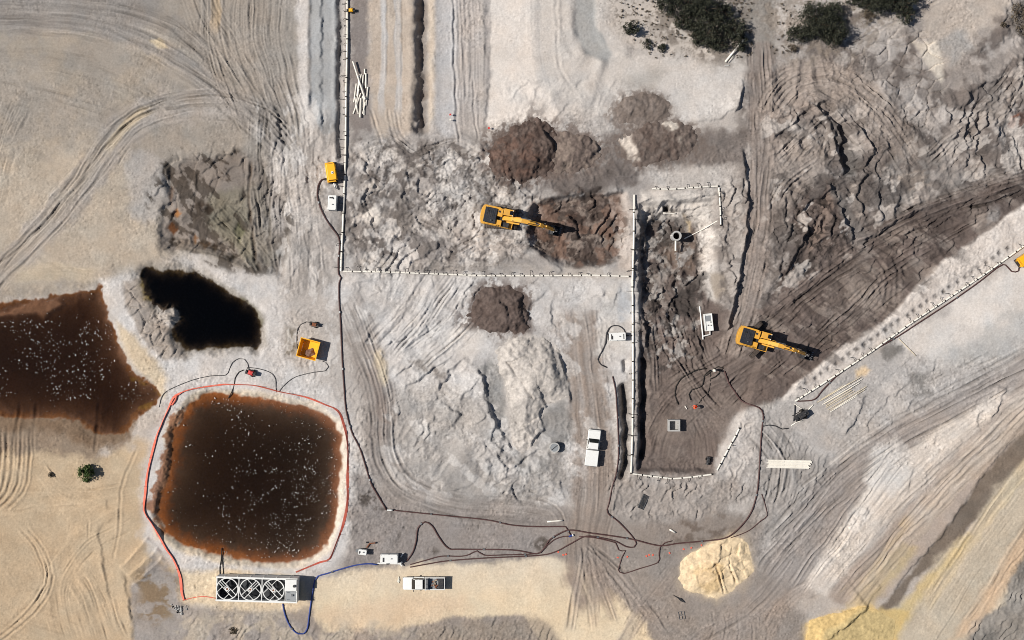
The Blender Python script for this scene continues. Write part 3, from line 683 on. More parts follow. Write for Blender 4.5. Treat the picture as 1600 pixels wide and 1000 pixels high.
G.lumps([(1500, 150), (1570, 140), (1570, 215), (1490, 220)], 0.30, 13, 8, seed=205, stretch=(70, 2.2))
for p, h in (([(1311, 255), (1314, 215), (1308, 195), (1290, 178), (1276, 160)], 1.0), ([(1330, 250), (1345, 240), (1335, 200), (1322, 190)], 0.5), ([(1368, 245), (1352, 215), (1335, 192)], 0.7), ([(1392, 236), (1384, 215), (1372, 200)], 0.5), ([(1400, 196), (1378, 178), (1355, 165)], 0.4),
             ([(1230, 235), (1235, 215), (1258, 195), (1284, 175)], 0.35), ([(1482, 172), (1505, 165), (1520, 142), (1540, 131), (1562, 125), (1578, 108)], 0.9), ([(1555, 225), (1562, 195), (1582, 160), (1595, 130), (1600, 90)], 0.6),
             ([(1445, 247), (1478, 222), (1507, 195), (1520, 185)], 0.4), ([(1462, 224), (1456, 212)], 0.4), ([(1525, 82), (1545, 72), (1570, 68)], 0.3), ([(1581, 60), (1568, 40), (1570, 20), (1584, 6)], 0.5),
             ([(1335, 378), (1318, 340), (1307, 312), (1296, 284)], 1.0), ([(1240, 345), (1248, 322), (1272, 300), (1294, 284)], -0.5), ([(1255, 385), (1270, 350), (1285, 320)], 0.6), ([(1225, 432), (1240, 400), (1256, 372), (1262, 350)], 0.7),
             ([(1294, 375), (1303, 345), (1300, 325)], 0.7), ([(1352, 342), (1345, 320), (1335, 300)], 0.5), ([(1216, 440), (1222, 400), (1240, 350)], 0.4), ([(1345, 378), (1375, 365), (1400, 345), (1440, 330), (1490, 312)], 0.4), ([(1360, 275), (1350, 255), (1345, 240)], 0.5), ([(1405, 305), (1395, 295), (1385, 290)], 0.4), ([(1270, 440), (1255, 430), (1252, 418)], 0.5)):
    G.scarp(p, h * 1.25, 18, 2.6, 3.5, seed=int(p[0][0] + p[0][1]), fade=6)
G.mottle([(1290, 280), (1350, 270), (1420, 330), (1340, 380), (1240, 440), (1220, 440), (1250, 330)], (96, 84, 78), 14, 0.1, 0.2, 0.6, seed=206)
G.mottle([(1360, 250), (1460, 240), (1540, 260), (1460, 310), (1380, 320)], (128, 122, 117), 15, 0.05, 0.2, 0.7, seed=207)
G.paint([(1295, 282), (1262, 305), (1245, 325), (1238, 350), (1250, 385), (1228, 418), (1216, 448), (1250, 428), (1292, 402), (1338, 384), (1318, 335)], (98, 84, 77), 5, 7, 0.9, var=0.16)
G.paint([(1290, 300), (1300, 312), (1296, 345), (1280, 378), (1262, 395), (1270, 355), (1282, 320)], (134, 112, 98), 4, 6, 0.8)
G.mottle([(1240, 300), (1300, 290), (1330, 370), (1230, 440)], (60, 52, 48), 10, 0.28, 0.12, 0.8, 8, seed=221)
G.lumps([(1240, 300), (1300, 285), (1335, 378), (1225, 445)], 0.34, 17, 8, seed=222, stretch=(60, 2.0), camp=0.1)
G.lift([(1290, 178), (1312, 186), (1330, 205), (1345, 262), (1322, 272), (1312, 235), (1302, 205)], -1.2, 9, 3)
G.paint([(1282, 170), (1312, 186), (1330, 205), (1348, 262), (1322, 275), (1312, 235), (1300, 205)], (104, 97, 92), 6, 6, 0.85)  # shade of the gully painted in as dark grey soil
G.paint([(1296, 290), (1312, 295), (1345, 360), (1390, 355), (1350, 385), (1332, 372)], (122, 115, 110), 6, 6, 0.8)
G.paint([(1215, 240), (1270, 200), (1300, 215), (1290, 265), (1240, 310), (1212, 330), (1205, 280)], (158, 144, 133), 8, 8, 0.75)
G.streak([(1215, 262), (1260, 212), (1300, 182)], 22, None, 0, 0.16, 0.14, 5, 50, seed=223)
G.streak([(1212, 330), (1240, 290), (1290, 255)], 20, None, 0, 0.14, 0.12, 5, 50, seed=224)
G.paint([(1400, 352), (1480, 316), (1560, 288), (1660, 262), (1660, 285), (1600, 316), (1550, 330), (1500, 368), (1440, 378), (1400, 380)], (92, 79, 73), 8, 8, 0.8, var=0.15)
G.paint([(1190, 508), (1260, 452), (1330, 402), (1395, 366), (1400, 384), (1330, 424), (1262, 478), (1205, 522)], (100, 86, 79), 6, 7, 0.75)
G.paint([(1300, 430), (1345, 410), (1385, 430), (1390, 470), (1350, 500), (1305, 490)], (142, 127, 116), 14, 10, 0.6)
G.rut([(1368, 384), (1395, 400), (1405, 430), (1402, 470)], 0.2, 2.5, 0.5, 1.5, seed=208, dark=0.25)
G.rut([(1355, 390), (1378, 410), (1388, 440), (1384, 470)], 0.16, 2.2, 0.5, 1.5, seed=209, dark=0.2)
for r in (28, 38, 47, 56):
    G.rut([(1340 + r * math.cos(t), 455 + r * math.sin(t)) for t in np.linspace(-1.5, 1.4, 8)], 0.06, 2.0, 0.8, 1.2, seed=210 + r)
G.streak([(1195, 508), (1300, 420), (1400, 358), (1520, 305), (1640, 262)], 16, (112, 97, 89), 0.5, 0.14, 0.14, 4, 90, seed=215)
G.streak([(1260, 560), (1330, 500), (1400, 440), (1480, 390)], 30, None, 0, 0.08, 0.10, 4.5, 80, seed=216)
G.streak([(1130, 640), (1180, 590), (1240, 545)], 26, None, 0, 0.10, 0.10, 4.5, 60, seed=217)
G.streak([(1400, 350), (1480, 315), (1560, 290), (1640, 270)], 26, None, 0, 0.20, 0.18, 5, 70, seed=218)
G.lumps([(1170, 510), (1350, 370), (1600, 275), (1600, 318), (1400, 480), (1240, 600)], 0.22, 18, 10, seed=213, stretch=(-32, 2.4), camp=0.12)
G.lumps([(1010, 560), (1140, 545), (1180, 590), (1120, 735), (1012, 735)], 0.05, 14, 10, seed=212, camp=0.08)
G.lumps([(1190, 560), (1290, 545), (1230, 620), (1180, 640)], 0.14, 10, 6, seed=219)
# white bank: falls to the brown floor in the north-west
G.scarp([(1640, 292), (1600, 320), (1522, 376), (1468, 415), (1425, 457), (1387, 500), (1305, 551), (1240, 602), (1222, 630)], 0.5, 40, 4, 3, seed=220)
G.lumps([(1240, 605), (1340, 535), (1450, 440), (1600, 325), (1600, 380), (1340, 555), (1240, 630)], 0.09, 6, 6, seed=221, smooth=False)
# traces of wellpoint jetting: a row of small wet craters
for k in range(30):
    t = k / 29.0
    x = 1250 + (1575 - 1250) * t; y = 606 + (388 - 606) * t
    x += random.Random(k).uniform(-2, 2)
    G.lift([(x - 4, y), (x, y - 3.4), (x + 4, y), (x, y + 3.4)], -0.28, 3.5, 1)
    G.paint([(x - 7, y - 2), (x, y - 6), (x + 7, y), (x, y + 6)], (158, 152, 148), 4, 4, 0.6, seed=k)
    G.paint([(x - 2.4, y), (x, y - 2), (x + 2.4, y), (x, y + 2)], (92, 86, 82), 2, 1, 0.9, seed=k)
G.mottle([(1372, 545), (1395, 530), (1410, 540), (1385, 562)], (110, 104, 98), 8, -0.2, 0.3, 0.8, 6)
G.paint([(1378, 535), (1408, 540), (1390, 560), (1375, 556)], (130, 124, 118), 5, 6, 0.8)
G.paint([(1337, 578), (1352, 572), (1363, 578), (1350, 588), (1338, 588)], (226, 194, 146), 4, 4, 0.95)
G.mottle([(1430, 590), (1455, 595), (1455, 610), (1430, 612)], (128, 122, 116), 8, -0.1, 0.3, 0.7, 6)
# south-east relief
G.streak([(1200, 860), (1290, 770), (1400, 685), (1530, 615), (1680, 535)], 34, None, 0, 0.07, 0.10, 5, 140, seed=230)
G.streak([(1240, 930), (1310, 840), (1370, 760), (1420, 705)], 22, None, 0, 0.09, 0.13, 4.5, 80, seed=231)
G.streak([(1200, 850), (1300, 755), (1420, 670), (1560, 595), (1680, 530)], 44, None, 0, 0.055, 0.11, 3.2, 160, seed=229)
G.streak([(1190, 905), (1262, 812), (1335, 735), (1440, 668)], 26, (152, 144, 139), 0.5, 0.06, 0.13, 3.4, 110, seed=228)
G.streak([(1290, 925), (1400, 800), (1500, 690), (1640, 560)], 30, None, 0, 0.04, 0.05, 6, 160, seed=227)
G.streak([(1430, 1010), (1500, 900), (1580, 790), (1680, 660)], 48, None, 0, 0.025, 0.04, 8, 200, seed=226)
G.streak([(1180, 660), (1220, 720), (1210, 800)], 30, None, 0, 0.08, 0.15, 3.4, 60, seed=225)
G.scarp([(1318, 682), (1340, 650), (1352, 615)], 0.6, 14, 2, 1.5, seed=232, fade=10)
G.scarp([(1395, 625), (1410, 608), (1428, 590)], 0.3, 14, 2, 1.5, seed=233, fade=10)
G.scarp([(1545, 655), (1555, 645), (1572, 605)], 0.5, 12, 2, 1.5, seed=234, fade=6)
G.rut([(1570, 672), (1600, 640), (1640, 590)], 0.22, 2, 0.6, 1, seed=235, dark=0.2)
G.rut([(1490, 750), (1520, 718), (1570, 675)], 0.14, 2, 0.6, 1, seed=236, dark=0.1)
G.rut([(1365, 900), (1410, 840), (1460, 795), (1490, 760)], 0.16, 1.8, 0.6, 1.2, seed=237, dark=0.1)
G.rut([(1310, 925), (1340, 892), (1350, 885)], 0.16, 1.6, 0.6, 1.2, seed=238, dark=0.1)
G.scarp([(1322, 950), (1345, 922), (1372, 900)], 0.25, 10, 2, 1, seed=239)
G.scarp([(1390, 934), (1420, 890), (1462, 848), (1500, 795), (1560, 712), (1660, 600)], 0.35, 30, 3, 2, seed=240)
G.scarp([(1545, 935), (1560, 905), (1600, 855), (1650, 790)], 0.2, 20, 2.5, 1, seed=241)
G.rut([(1548, 935), (1575, 890), (1610, 850)], 0.08, 1.5, 0.8, seed=242)
G.lumps([(1600, 870), (1570, 900), (1560, 945), (1520, 975), (1520, 1060), (1660, 1060), (1660, 850)], 0.14, 10, 8, seed=243, camp=0.12, smooth=False)
G.lumps([(1190, 650), (1260, 700), (1250, 780), (1180, 830)], 0.07, 9, 10, seed=244, camp=0.08)
G.streak([(1250, 670), (1235, 700), (1225, 760)], 25, None, 0, 0.06, 0.08, 3.6, 50, seed=245)
G.scarp([(1290, 1003), (1310, 985), (1335, 968), (1360, 950)], 0.5, 40, 2, 2.5, seed=246, fade=6)
G.scarp([(1345, 968), (1358, 940), (1378, 915)], 0.25, 12, 1.6, 1, seed=247, fade=5)
G.scarp([(1262, 1040), (1262, 985), (1268, 972), (1300, 962), (1345, 946)], -0.4, 40, 3, 2, seed=248)
G.scarp([(1300, 885), (1325, 825), (1350, 780), (1372, 745)], -0.3, 20, 4, 4, seed=249)
# rough island between the truck road and the east road
G.paint([(958, 745), (1010, 748), (1110, 752), (1150, 745), (1175, 770), (1120, 805), (1000, 818), (955, 800)], (158, 147, 138), 8, 8, 0.9, var=0.08)
G.lumps([(960, 750), (1110, 756), (1150, 760), (1110, 800), (1000, 815), (958, 795)], 0.16, 9, 8, seed=250, camp=0.1)
G.scarp([(958, 800), (962, 775), (972, 752)], 0.4, 8, 2, 2, seed=251, fade=5)
G.scarp([(884, 782), (877, 762), (873, 748)], 0.4, 14, 2, 1, seed=252, fade=6)
G.streak([(800, 770), (870, 790), (885, 830)], 22, None, 0, 0.04, 0.06, 5, 80, seed=253)
G.lumps([(920, 500), (948, 480), (950, 560), (918, 570)], 0.14, 8, 6, seed=254)
G.paint([(950, 440), (985, 440), (985, 545), (955, 560), (930, 555), (940, 480)], (203, 196, 188), 8, 6, 0.9)
G.paint([(966, 440), (986, 442), (986, 500), (966, 505)], (182, 183, 185), 5, 4, 0.8)
G.scarp([(955, 625), (950, 600), (948, 585)], 0.3, 8, 2, 2, seed=255, fade=5)
# light lumpy ground left of the grey heap
G.streak([(700, 420), (655, 490), (595, 560)], 45, None, 0, 0.13, 0.06, 7, 70, seed=256)
G.streak([(760, 450), (700, 520), (640, 570)], 35, None, 0, 0.12, 0.06, 7, 70, seed=257)
G.paint([(640, 565), (668, 555), (680, 575), (700, 580), (695, 592), (660, 582)], (148, 138, 130), 5, 6, 0.9)
G.paint([(690, 515), (740, 505), (760, 520), (745, 555), (700, 560)], (207, 199, 191), 8, 8, 0.9)
G.lumps([(610, 650), (700, 640), (780, 680), (800, 760), (700, 770), (620, 730)], 0.24, 20, 14, seed=258, stretch=(30, 2.4))
G.lumps([(606, 610), (720, 600), (860, 690), (880, 780), (700, 778), (620, 740)], 0.30, 44, 16, seed=257, stretch=(35, 1.6), kind='f')
G.lumps([(640, 560), (740, 560), (760, 640), (680, 650), (620, 620)], 0.26, 30, 12, seed=259)
for p, h in (([(722, 651), (705, 638), (684, 626)], 0.45), ([(726, 621), (690, 606), (660, 596)], 0.2), ([(655, 590), (660, 580)], 0.4), ([(678, 660), (679, 648)], 0.35), ([(690, 605), (680, 570), (700, 560)], 0.2), ([(600, 595), (604, 572), (593, 545)], 0.2), ([(735, 665), (762, 648)], 0.4)):
    G.scarp(p, h, 18, 2, 2, seed=int(p[0][0]), fade=5)
G.paint([(745, 575), (765, 560), (790, 640), (830, 690), (870, 690), (870, 760), (800, 775), (770, 740), (730, 730), (770, 690)], (158, 153, 149), 8, 9, 0.9)
G.lumps([(745, 580), (765, 560), (790, 640), (860, 700), (870, 770), (790, 780), (740, 730), (775, 690)], 0.28, 20, 8, seed=260, camp=0.08)
G.mottle([(600, 720), (760, 740), (880, 700), (880, 780), (700, 780)], (158, 150, 142), 16, 0.0, 0.25, 0.6, seed=261)
G.paint([(750, 575), (765, 560), (788, 572), (792, 620), (796, 650), (800, 690), (785, 668), (768, 640), (758, 610)], (150, 147, 143), 5, 6, 0.9, var=0.12)
G.paint([(838, 650), (852, 636), (885, 618), (892, 640), (888, 700), (862, 712), (846, 745), (815, 735), (812, 705), (832, 690)], (144, 140, 136), 7, 8, 0.9, var=0.14)
G.scarp([(790, 690), (772, 655), (760, 625), (758, 600), (746, 574)], 0.9, 30, 2.4, 3, seed=264, fade=6)
G.scarp([(892, 632), (888, 600), (880, 572), (868, 548)], 0.9, 12, 2.4, 2, seed=265, fade=6)
G.scarp([(826, 700), (850, 668), (842, 646), (856, 634)], 0.7, 16, 2.2, 3, seed=266, fade=5)
G.scarp([(800, 735), (822, 712), (840, 706)], 0.5, 14, 2, 3, seed=267, fade=5)
G.scarp([(790, 760), (792, 735), (780, 712), (784, 695)], 0.5, 14, 2, 3, seed=268, fade=5)
G.lumps([(800, 690), (890, 640), (890, 720), (850, 770), (790, 770)], 0.15, 13, 8, seed=269, camp=0.12)
# shrub litter on the sand by the trees
G.mottle([(960, -60), (1160, -60), (1165, 85), (1075, 85), (975, 60)], (120, 108, 96), 5, 0.42, 0.18, 0.7, 10, seed=263)
G.mottle([(1020, 20), (1150, -60), (1165, 85), (1075, 85)], (112, 100, 88), 14, -0.1, 0.3, 0.7, 12, seed=264)
G.mottle([(1200, -60), (1460, -60), (1340, 80), (1215, 90)], (140, 126, 112), 10, 0.0, 0.3, 0.7, 12, seed=265)
G.lumps([(1565, 0), (1660, -20), (1660, 70), (1590, 75), (1570, 45)], 0.3, 12, 8, seed=266)
G.paint([(1572, 25), (1590, 0), (1660, -20), (1660, 80), (1590, 60)], (112, 104, 98), 6, 8, 0.8)

# pale bank and tan bands of the south-east slope
G.paint([(1262, 920), (1312, 832), (1375, 748), (1432, 698), (1500, 655), (1580, 608), (1545, 650), (1465, 715), (1390, 798), (1335, 876), (1292, 932)], (214, 204, 194), 6, 6, 0.85)
G.paint([(1365, 705), (1402, 685), (1428, 712), (1424, 748), (1388, 775), (1352, 752)], (206, 200, 194), 7, 6, 0.8)
G.paint([(1322, 946), (1362, 898), (1410, 848), (1432, 855), (1392, 915), (1350, 952)], (188, 168, 132), 8, 5, 0.8)
G.paint([(1300, 940), (1345, 885), (1400, 818), (1408, 826), (1352, 898), (1315, 946)], (160, 147, 137), 4, 3, 0.8)
G.paint([(1440, 800), (1500, 735), (1570, 668), (1640, 590), (1650, 600), (1580, 682), (1512, 748), (1452, 812)], (198, 186, 175), 5, 4, 0.7)
# soaked mud along the south shore of the brown pond
G.paint([(-60, 640), (60, 648), (150, 655), (205, 650), (196, 682), (160, 700), (130, 690), (60, 672), (-60, 668)], (122, 100, 80), 10, 10, 0.75)
# damp margins of the black pond
G.paint([(214, 424), (250, 412), (300, 416), (345, 438), (385, 464), (412, 492), (414, 535), (400, 552), (340, 550), (292, 556), (268, 535), (260, 505), (230, 482)], (132, 122, 108), 7, 7, 0.6)
G.paint([(372, 462), (398, 480), (410, 505), (400, 515), (385, 490)], (112, 106, 82), 4, 4, 0.8)
# ------------------------------------------------------------------ pushed, slumped and dug-over ground
G.ramps(ZM, 0.44, 40, 8, 62, seed=301, camp=0.10, gate=-0.2)
G.ramps(ZM, 0.28, 27, 55, 44, seed=302, gate=-0.2)
G.ramps(ZM, 0.26, 24, -40, 40, seed=300, gate=-0.25)
G.mottle(ZM, (112, 103, 97), 20, 0.32, 0.06, 0.65, seed=331)
G.mottle(ZM, (212, 203, 194), 24, 0.36, 0.06, 0.7, seed=332)
G.mottle([(545, 432), (985, 440), (900, 760), (880, 790), (700, 775), (610, 735), (590, 600)], (164, 157, 151), 26, 0.36, 0.09, 0.4, seed=333, stretch=(-45, 1.7))
G.mottle([(545, 432), (985, 440), (900, 760), (880, 790), (700, 775), (610, 735), (590, 600)], (210, 204, 198), 30, 0.32, 0.08, 0.55, seed=334, stretch=(-45, 1.6))
G.mottle([(395, 160), (530, 190), (535, 430), (440, 450), (400, 300)], (140, 133, 127), 16, 0.3, 0.08, 0.6, seed=335, stretch=(85, 3.0))
G.mottle([(395, 160), (530, 190), (535, 600), (440, 560), (420, 300)], (214, 208, 202), 20, 0.3, 0.1, 0.5, seed=336, stretch=(85, 2.0))
ZNX = [(1200, 130), (1300, 150), (1420, 170), (1480, 200), (1570, 110), (1660, 70), (1660, 250), (1540, 285), (1400, 340), (1240, 450), (1195, 470), (1200, 300)]
G.ramps(ZNX, 0.60, 60, 30, 95, seed=303, camp=0.10, gate=-0.15)
G.ramps(ZNX, 0.34, 36, -25, 60, seed=304, camp=0.06, gate=-0.22)
G.ramps(ZNX, 0.26, 26, 75, 42, seed=329, gate=-0.22)
G.mottle(ZNX, (98, 89, 84), 26, 0.30, 0.07, 0.7, seed=337, stretch=(40, 1.6))
G.mottle(ZNX, (196, 185, 175), 24, 0.38, 0.07, 0.65, seed=338, stretch=(40, 1.6))
G.ramps([(1215, 160), (1300, 150), (1400, 200), (1440, 260), (1380, 340), (1300, 300), (1240, 330), (1205, 260)], 0.35, 24, 130, 26, seed=305, gate=-0.1)
G.ramps([(1175, 505), (1260, 445), (1350, 372), (1480, 318), (1640, 268), (1600, 318), (1470, 412), (1400, 490), (1300, 550), (1235, 600), (1180, 630), (1150, 570)], 0.30, 21, 58, 20, seed=306, camp=0.12, gate=-0.05)
G.mottle([(1175, 505), (1350, 372), (1640, 268), (1600, 318), (1400, 490), (1235, 600)], (84, 72, 67), 20, 0.25, 0.07, 0.6, seed=339, stretch=(-32, 3.0))
G.mottle([(1175, 505), (1350, 372), (1640, 268), (1600, 318), (1400, 490), (1235, 600)], (146, 131, 120), 16, 0.36, 0.07, 0.6, seed=340, stretch=(-32, 3.0))
G.ramps([(1320, 370), (1420, 352), (1500, 318), (1600, 285), (1600, 315), (1500, 372), (1430, 400), (1360, 400)], 0.4, 15, 58, 12, seed=307, camp=0.1)
G.ramps([(745, 570), (765, 555), (790, 575), (800, 680), (850, 640), (892, 620), (892, 720), (860, 775), (790, 780), (760, 740), (775, 690)], 0.36, 36, 8, 50, 8, seed=308, camp=0.06, gate=-0.05)
G.ramps([(608, 590), (690, 560), (755, 570), (770, 640), (790, 700), (780, 770), (680, 770), (615, 730)], 0.45, 52, 32, 70, seed=309, camp=0.05, gate=-0.1)
G.ramps([(608, 600), (690, 580), (770, 640), (790, 700), (780, 770), (680, 770), (615, 730)], 0.25, 26, 80, 40, seed=330, gate=-0.2)
G.ramps([(560, 432), (770, 434), (735, 480), (720, 540), (650, 590), (590, 565), (548, 490)], 0.30, 19, 38, 14, seed=310, gate=-0.12)
G.ramps([(830, 435), (985, 438), (950, 480), (910, 500), (830, 520)], 0.30, 26, 20, 20, seed=311, camp=0.06)
G.ramps(PIT1, 0.55, 26, 60, 34, 6, seed=312, camp=0.10, gate=-0.05)
G.mottle(PIT1, (64, 52, 46), 18, 0.25, 0.08, 0.75, 5, seed=341)
G.mottle(PIT1, (132, 98, 78), 20, 0.3, 0.1, 0.6, 5, seed=342)
G.ramps([(1006, 340), (1095, 345), (1100, 480), (1080, 540), (1010, 540)], 0.60, 24, 15, 34, 8, seed=313, camp=0.12, gate=0.0)
G.mottle([(1006, 340), (1095, 345), (1100, 480), (1080, 560), (1010, 560)], (70, 62, 58), 16, 0.28, 0.07, 0.7, 8, seed=343)
G.mottle([(1006, 340), (1060, 345), (1100, 480), (1080, 560), (1010, 560)], (176, 168, 160), 13, 0.40, 0.07, 0.7, 8, seed=344)
G.ramps([(1012, 470), (1100, 480), (1130, 560), (1060, 590), (1015, 560)], 0.28, 12, -12, 8, 10, seed=314, camp=0.10)
G.ramps([(1126, 295), (1164, 240), (1170, 330), (1150, 450), (1130, 500), (1124, 400)], 0.45, 18, 10, 14, 7, seed=315, camp=0.10)
G.ramps([(1002, 302), (1120, 300), (1120, 345), (1080, 345), (1004, 345)], 0.45, 15, 84, 8, 6, seed=316)
G.ramps([(255, 250), (430, 250), (435, 420), (330, 390), (252, 384)], 0.28, 24, 55, 20, seed=317, camp=0.12)
G.ramps([(400, 165), (470, 165), (530, 220), (530, 430), (440, 440), (400, 300)], 0.20, 19, 4, 16, seed=318, camp=0.08, gate=-0.1)
G.ramps([(440, 560), (540, 560), (575, 650), (560, 860), (545, 880), (540, 640)], 0.14, 12, 20, 10, seed=319)
G.ramps([(960, 748), (1110, 754), (1170, 765), (1120, 805), (1000, 815), (956, 798)], 0.32, 13, 30, 12, 8, seed=320, camp=0.08)
G.ramps([(1185, 650), (1260, 690), (1300, 740), (1230, 830), (1175, 830)], 0.20, 14, 20, 12, seed=321, camp=0.08)
G.ramps([(1330, 600), (1430, 560), (1480, 590), (1400, 660), (1320, 690)], 0.18, 24, 40, 18, seed=322)
G.ramps([(1300, 860), (1380, 745), (1480, 660), (1590, 605), (1540, 660), (1400, 800)], 0.28, 34, 30, 24, seed=323)
G.ramps([(1480, 160), (1560, 110), (1640, 80), (1640, 250), (1560, 280), (1490, 240)], 0.7, 26, 10, 24, seed=324, camp=0.1)
G.ramps([(195, 435), (240, 470), (290, 550), (250, 565), (205, 510)], 0.26, 16, 50, 8, 7, seed=325)
G.ramps([(800, 135), (950, 130), (1000, 170), (950, 205), (850, 195)], 0.16, 22, 50, 18, seed=326)
G.ramps([(300, 965), (500, 985), (640, 982), (820, 968), (900, 1010), (880, 1060), (300, 1060)], 0.20, 18, 40, 16, seed=327, camp=0.06)
G.ramps([(1590, 880), (1565, 940), (1515, 980), (1515, 1060), (1660, 1060), (1660, 850)], 0.3, 14, 40, 12, 8, seed=328, camp=0.15)

# later wheel tracks crossing the broken ground
G.streak([(1200, 190), (1228, 142), (1282, 122), (1336, 142), (1386, 190), (1440, 262)], 30, (160, 145, 133), 0.55, 0.09, 0.13, 3.6, 90, seed=351)
G.streak([(1250, 165), (1300, 168), (1345, 215), (1390, 270)], 16, (150, 136, 126), 0.5, 0.09, 0.13, 3.6, 80, seed=352)
G.streak([(1440, 262), (1500, 205), (1560, 165), (1640, 90)], 16, (168, 155, 144), 0.5, 0.08, 0.12, 3.6, 80, seed=353)
G.streak([(1195, 512), (1290, 432), (1400, 362), (1520, 308), (1650, 262)], 20, None, 0, 0.09, 0.14, 3.4, 110, seed=354)
G.streak([(1230, 575), (1320, 500), (1390, 430), (1470, 380), (1560, 330)], 18, None, 0, 0.07, 0.12, 3.4, 100, seed=355)
G.streak([(-70, 500), (-10, 436), (75, 348), (150, 256), (198, 196), (255, 168), (335, 160), (410, 180), (460, 235)], 26, None, 0, 0.06, 0.13, 2.8, 120, seed=356, fade=5)
G.streak([(-70, 30), (60, 34), (150, 44), (225, 72), (310, 118), (380, 175), (450, 240)], 22, None, 0, 0.06, 0.13, 2.8, 130, seed=357, fade=5)
G.streak([(-70, 5), (80, 10), (180, 20), (280, 55), (360, 120)], 22, None, 0, 0.05, 0.11, 2.8, 120, seed=358, fade=5)
G.streak([(430, -80), (420, 40), (432, 120), (455, 200)], 28, None, 0, 0.06, 0.12, 3.0, 120, seed=359)
G.streak([(300, -60), (330, 30), (380, 110), (430, 190)], 30, None, 0, 0.05, 0.09, 3.2, 110, seed=360)
G.streak([(540, 470), (570, 545), (594, 630), (598, 705), (630, 760), (705, 792), (800, 800), (890, 812)], 24, None, 0, 0.05, 0.10, 2.8, 130, seed=361)
G.streak([(560, 235), (600, 222), (650, 250), (700, 235), (752, 232)], 22, None, 0, 0.08, 0.09, 3.4, 70, seed=362)
G.streak([(640, 330), (700, 355), (745, 350)], 18, (168, 158, 150), 0.5, 0.07, 0.09, 3.4, 60, seed=363)
G.streak([(1280, 925), (1345, 845), (1430, 755), (1520, 680), (1640, 590)], 12, (206, 192, 178), 0.5, 0.05, 0.10, 3.2, 140, seed=364)
G.streak([(1330, 950), (1400, 865), (1480, 775), (1570, 690), (1660, 595)], 12, (186, 170, 152), 0.5, 0.05, 0.12, 3.2, 140, seed=365)
G.streak([(1440, 960), (1510, 850), (1590, 750), (1670, 650)], 12, (206, 186, 150), 0.45, 0.04, 0.08, 3.4, 140, seed=366)
G.streak([(1500, 1000), (1560, 900), (1640, 780)], 14, (204, 176, 148), 0.4, 0.04, 0.09, 3.4, 120, seed=367)

# ------------------------------------------------------------------ ponds: basins cut into the sheet
POND_W = [(-BIG, 500), (-80, 480), (0, 475), (40, 470), (70, 465), (110, 458), (155, 451), (161, 470), (172, 500), (185, 537), (200, 568), (212, 590), (238, 604), (248, 618), (241, 630), (214, 648), (202, 662), (197, 672), (164, 680), (146, 674), (134, 662), (108, 655), (55, 655), (25, 650), (-80, 648), (-BIG, 640)]
POND_B = [(217, 430), (226, 418), (250, 421), (275, 424), (300, 422), (337, 442), (357, 457), (375, 468), (398, 486), (408, 510), (405, 535), (398, 545), (370, 542), (340, 542), (310, 545), (295, 549), (284, 541), (272, 528), (265, 514), (278, 497), (270, 485), (255, 487), (238, 478), (228, 458)]
POND_S = [(318, 617), (345, 616), (400, 623), (450, 631), (500, 646), (524, 662), (531, 690), (530, 740), (527, 790), (520, 822), (508, 850), (488, 870), (460, 880), (420, 879), (370, 872), (320, 862), (280, 850), (256, 832), (246, 805), (254, 770), (263, 740), (268, 700), (272, 672), (286, 650), (300, 630)]
WZ = {'w': -0.45, 'b': -0.75, 's': -0.70}
def dig(poly, zw, slope_in, slope_out, depth, wet, wetw, warp=3, smooth=True):
    p = spline(poly, 16, True) if smooth else np.array(poly, float)
    sl, X, Y = G.win(p, 60)
    d = G.sdf(p, X, Y) + warp * fbm(X, Y, 14, 3, 77)
    h = np.where(d > 0, zw + slope_out * d * PXM, zw - depth * (1 - np.exp(slope_in * np.minimum(d, 0) * PXM / depth)))
    Hs = G.H[sl]
    w = sstep(slope_out and (0.9 / slope_out / PXM) or 40, 0, d)
    G.H[sl] = np.where(d < 0, h, np.minimum(Hs, Hs * (1 - w) + h * w))
    m = sstep(wetw, -1, d + 1.5 * fbm(X, Y, 8, 3, 5))
    c = soil(wet)
    G.C[sl] = G.C[sl] * (1 - m[..., None]) + c * m[..., None]
G.paint([(p[0] + (10 if p[0] > 390 else -10), p[1] + (9 if p[1] > 745 else -9)) for p in POND_S], (222, 204, 178), 5, 4, 0.8)
dig(POND_W, WZ['w'], 0.40, 0.18, 1.0, (122, 82, 52), 3, 5)
dig(POND_B, WZ['b'], 0.75, 0.45, 3.5, (70, 56, 36), 3, 4)
dig(POND_S, WZ['s'], 0.26, 0.6, 1.0, (150, 92, 50), 4, 3)
G.paint([(262, 650), (285, 640), (272, 690), (268, 730), (258, 770), (246, 805), (256, 835), (240, 812), (228, 795), (246, 740), (256, 700)], (140, 90, 56), 4, 7, 0.85, wsc=7)
G.lumps([(262, 650), (285, 640), (272, 690), (268, 730), (258, 770), (246, 805), (256, 835), (240, 812), (228, 795), (246, 740), (256, 700)], 0.12, 5, 4, seed=270)
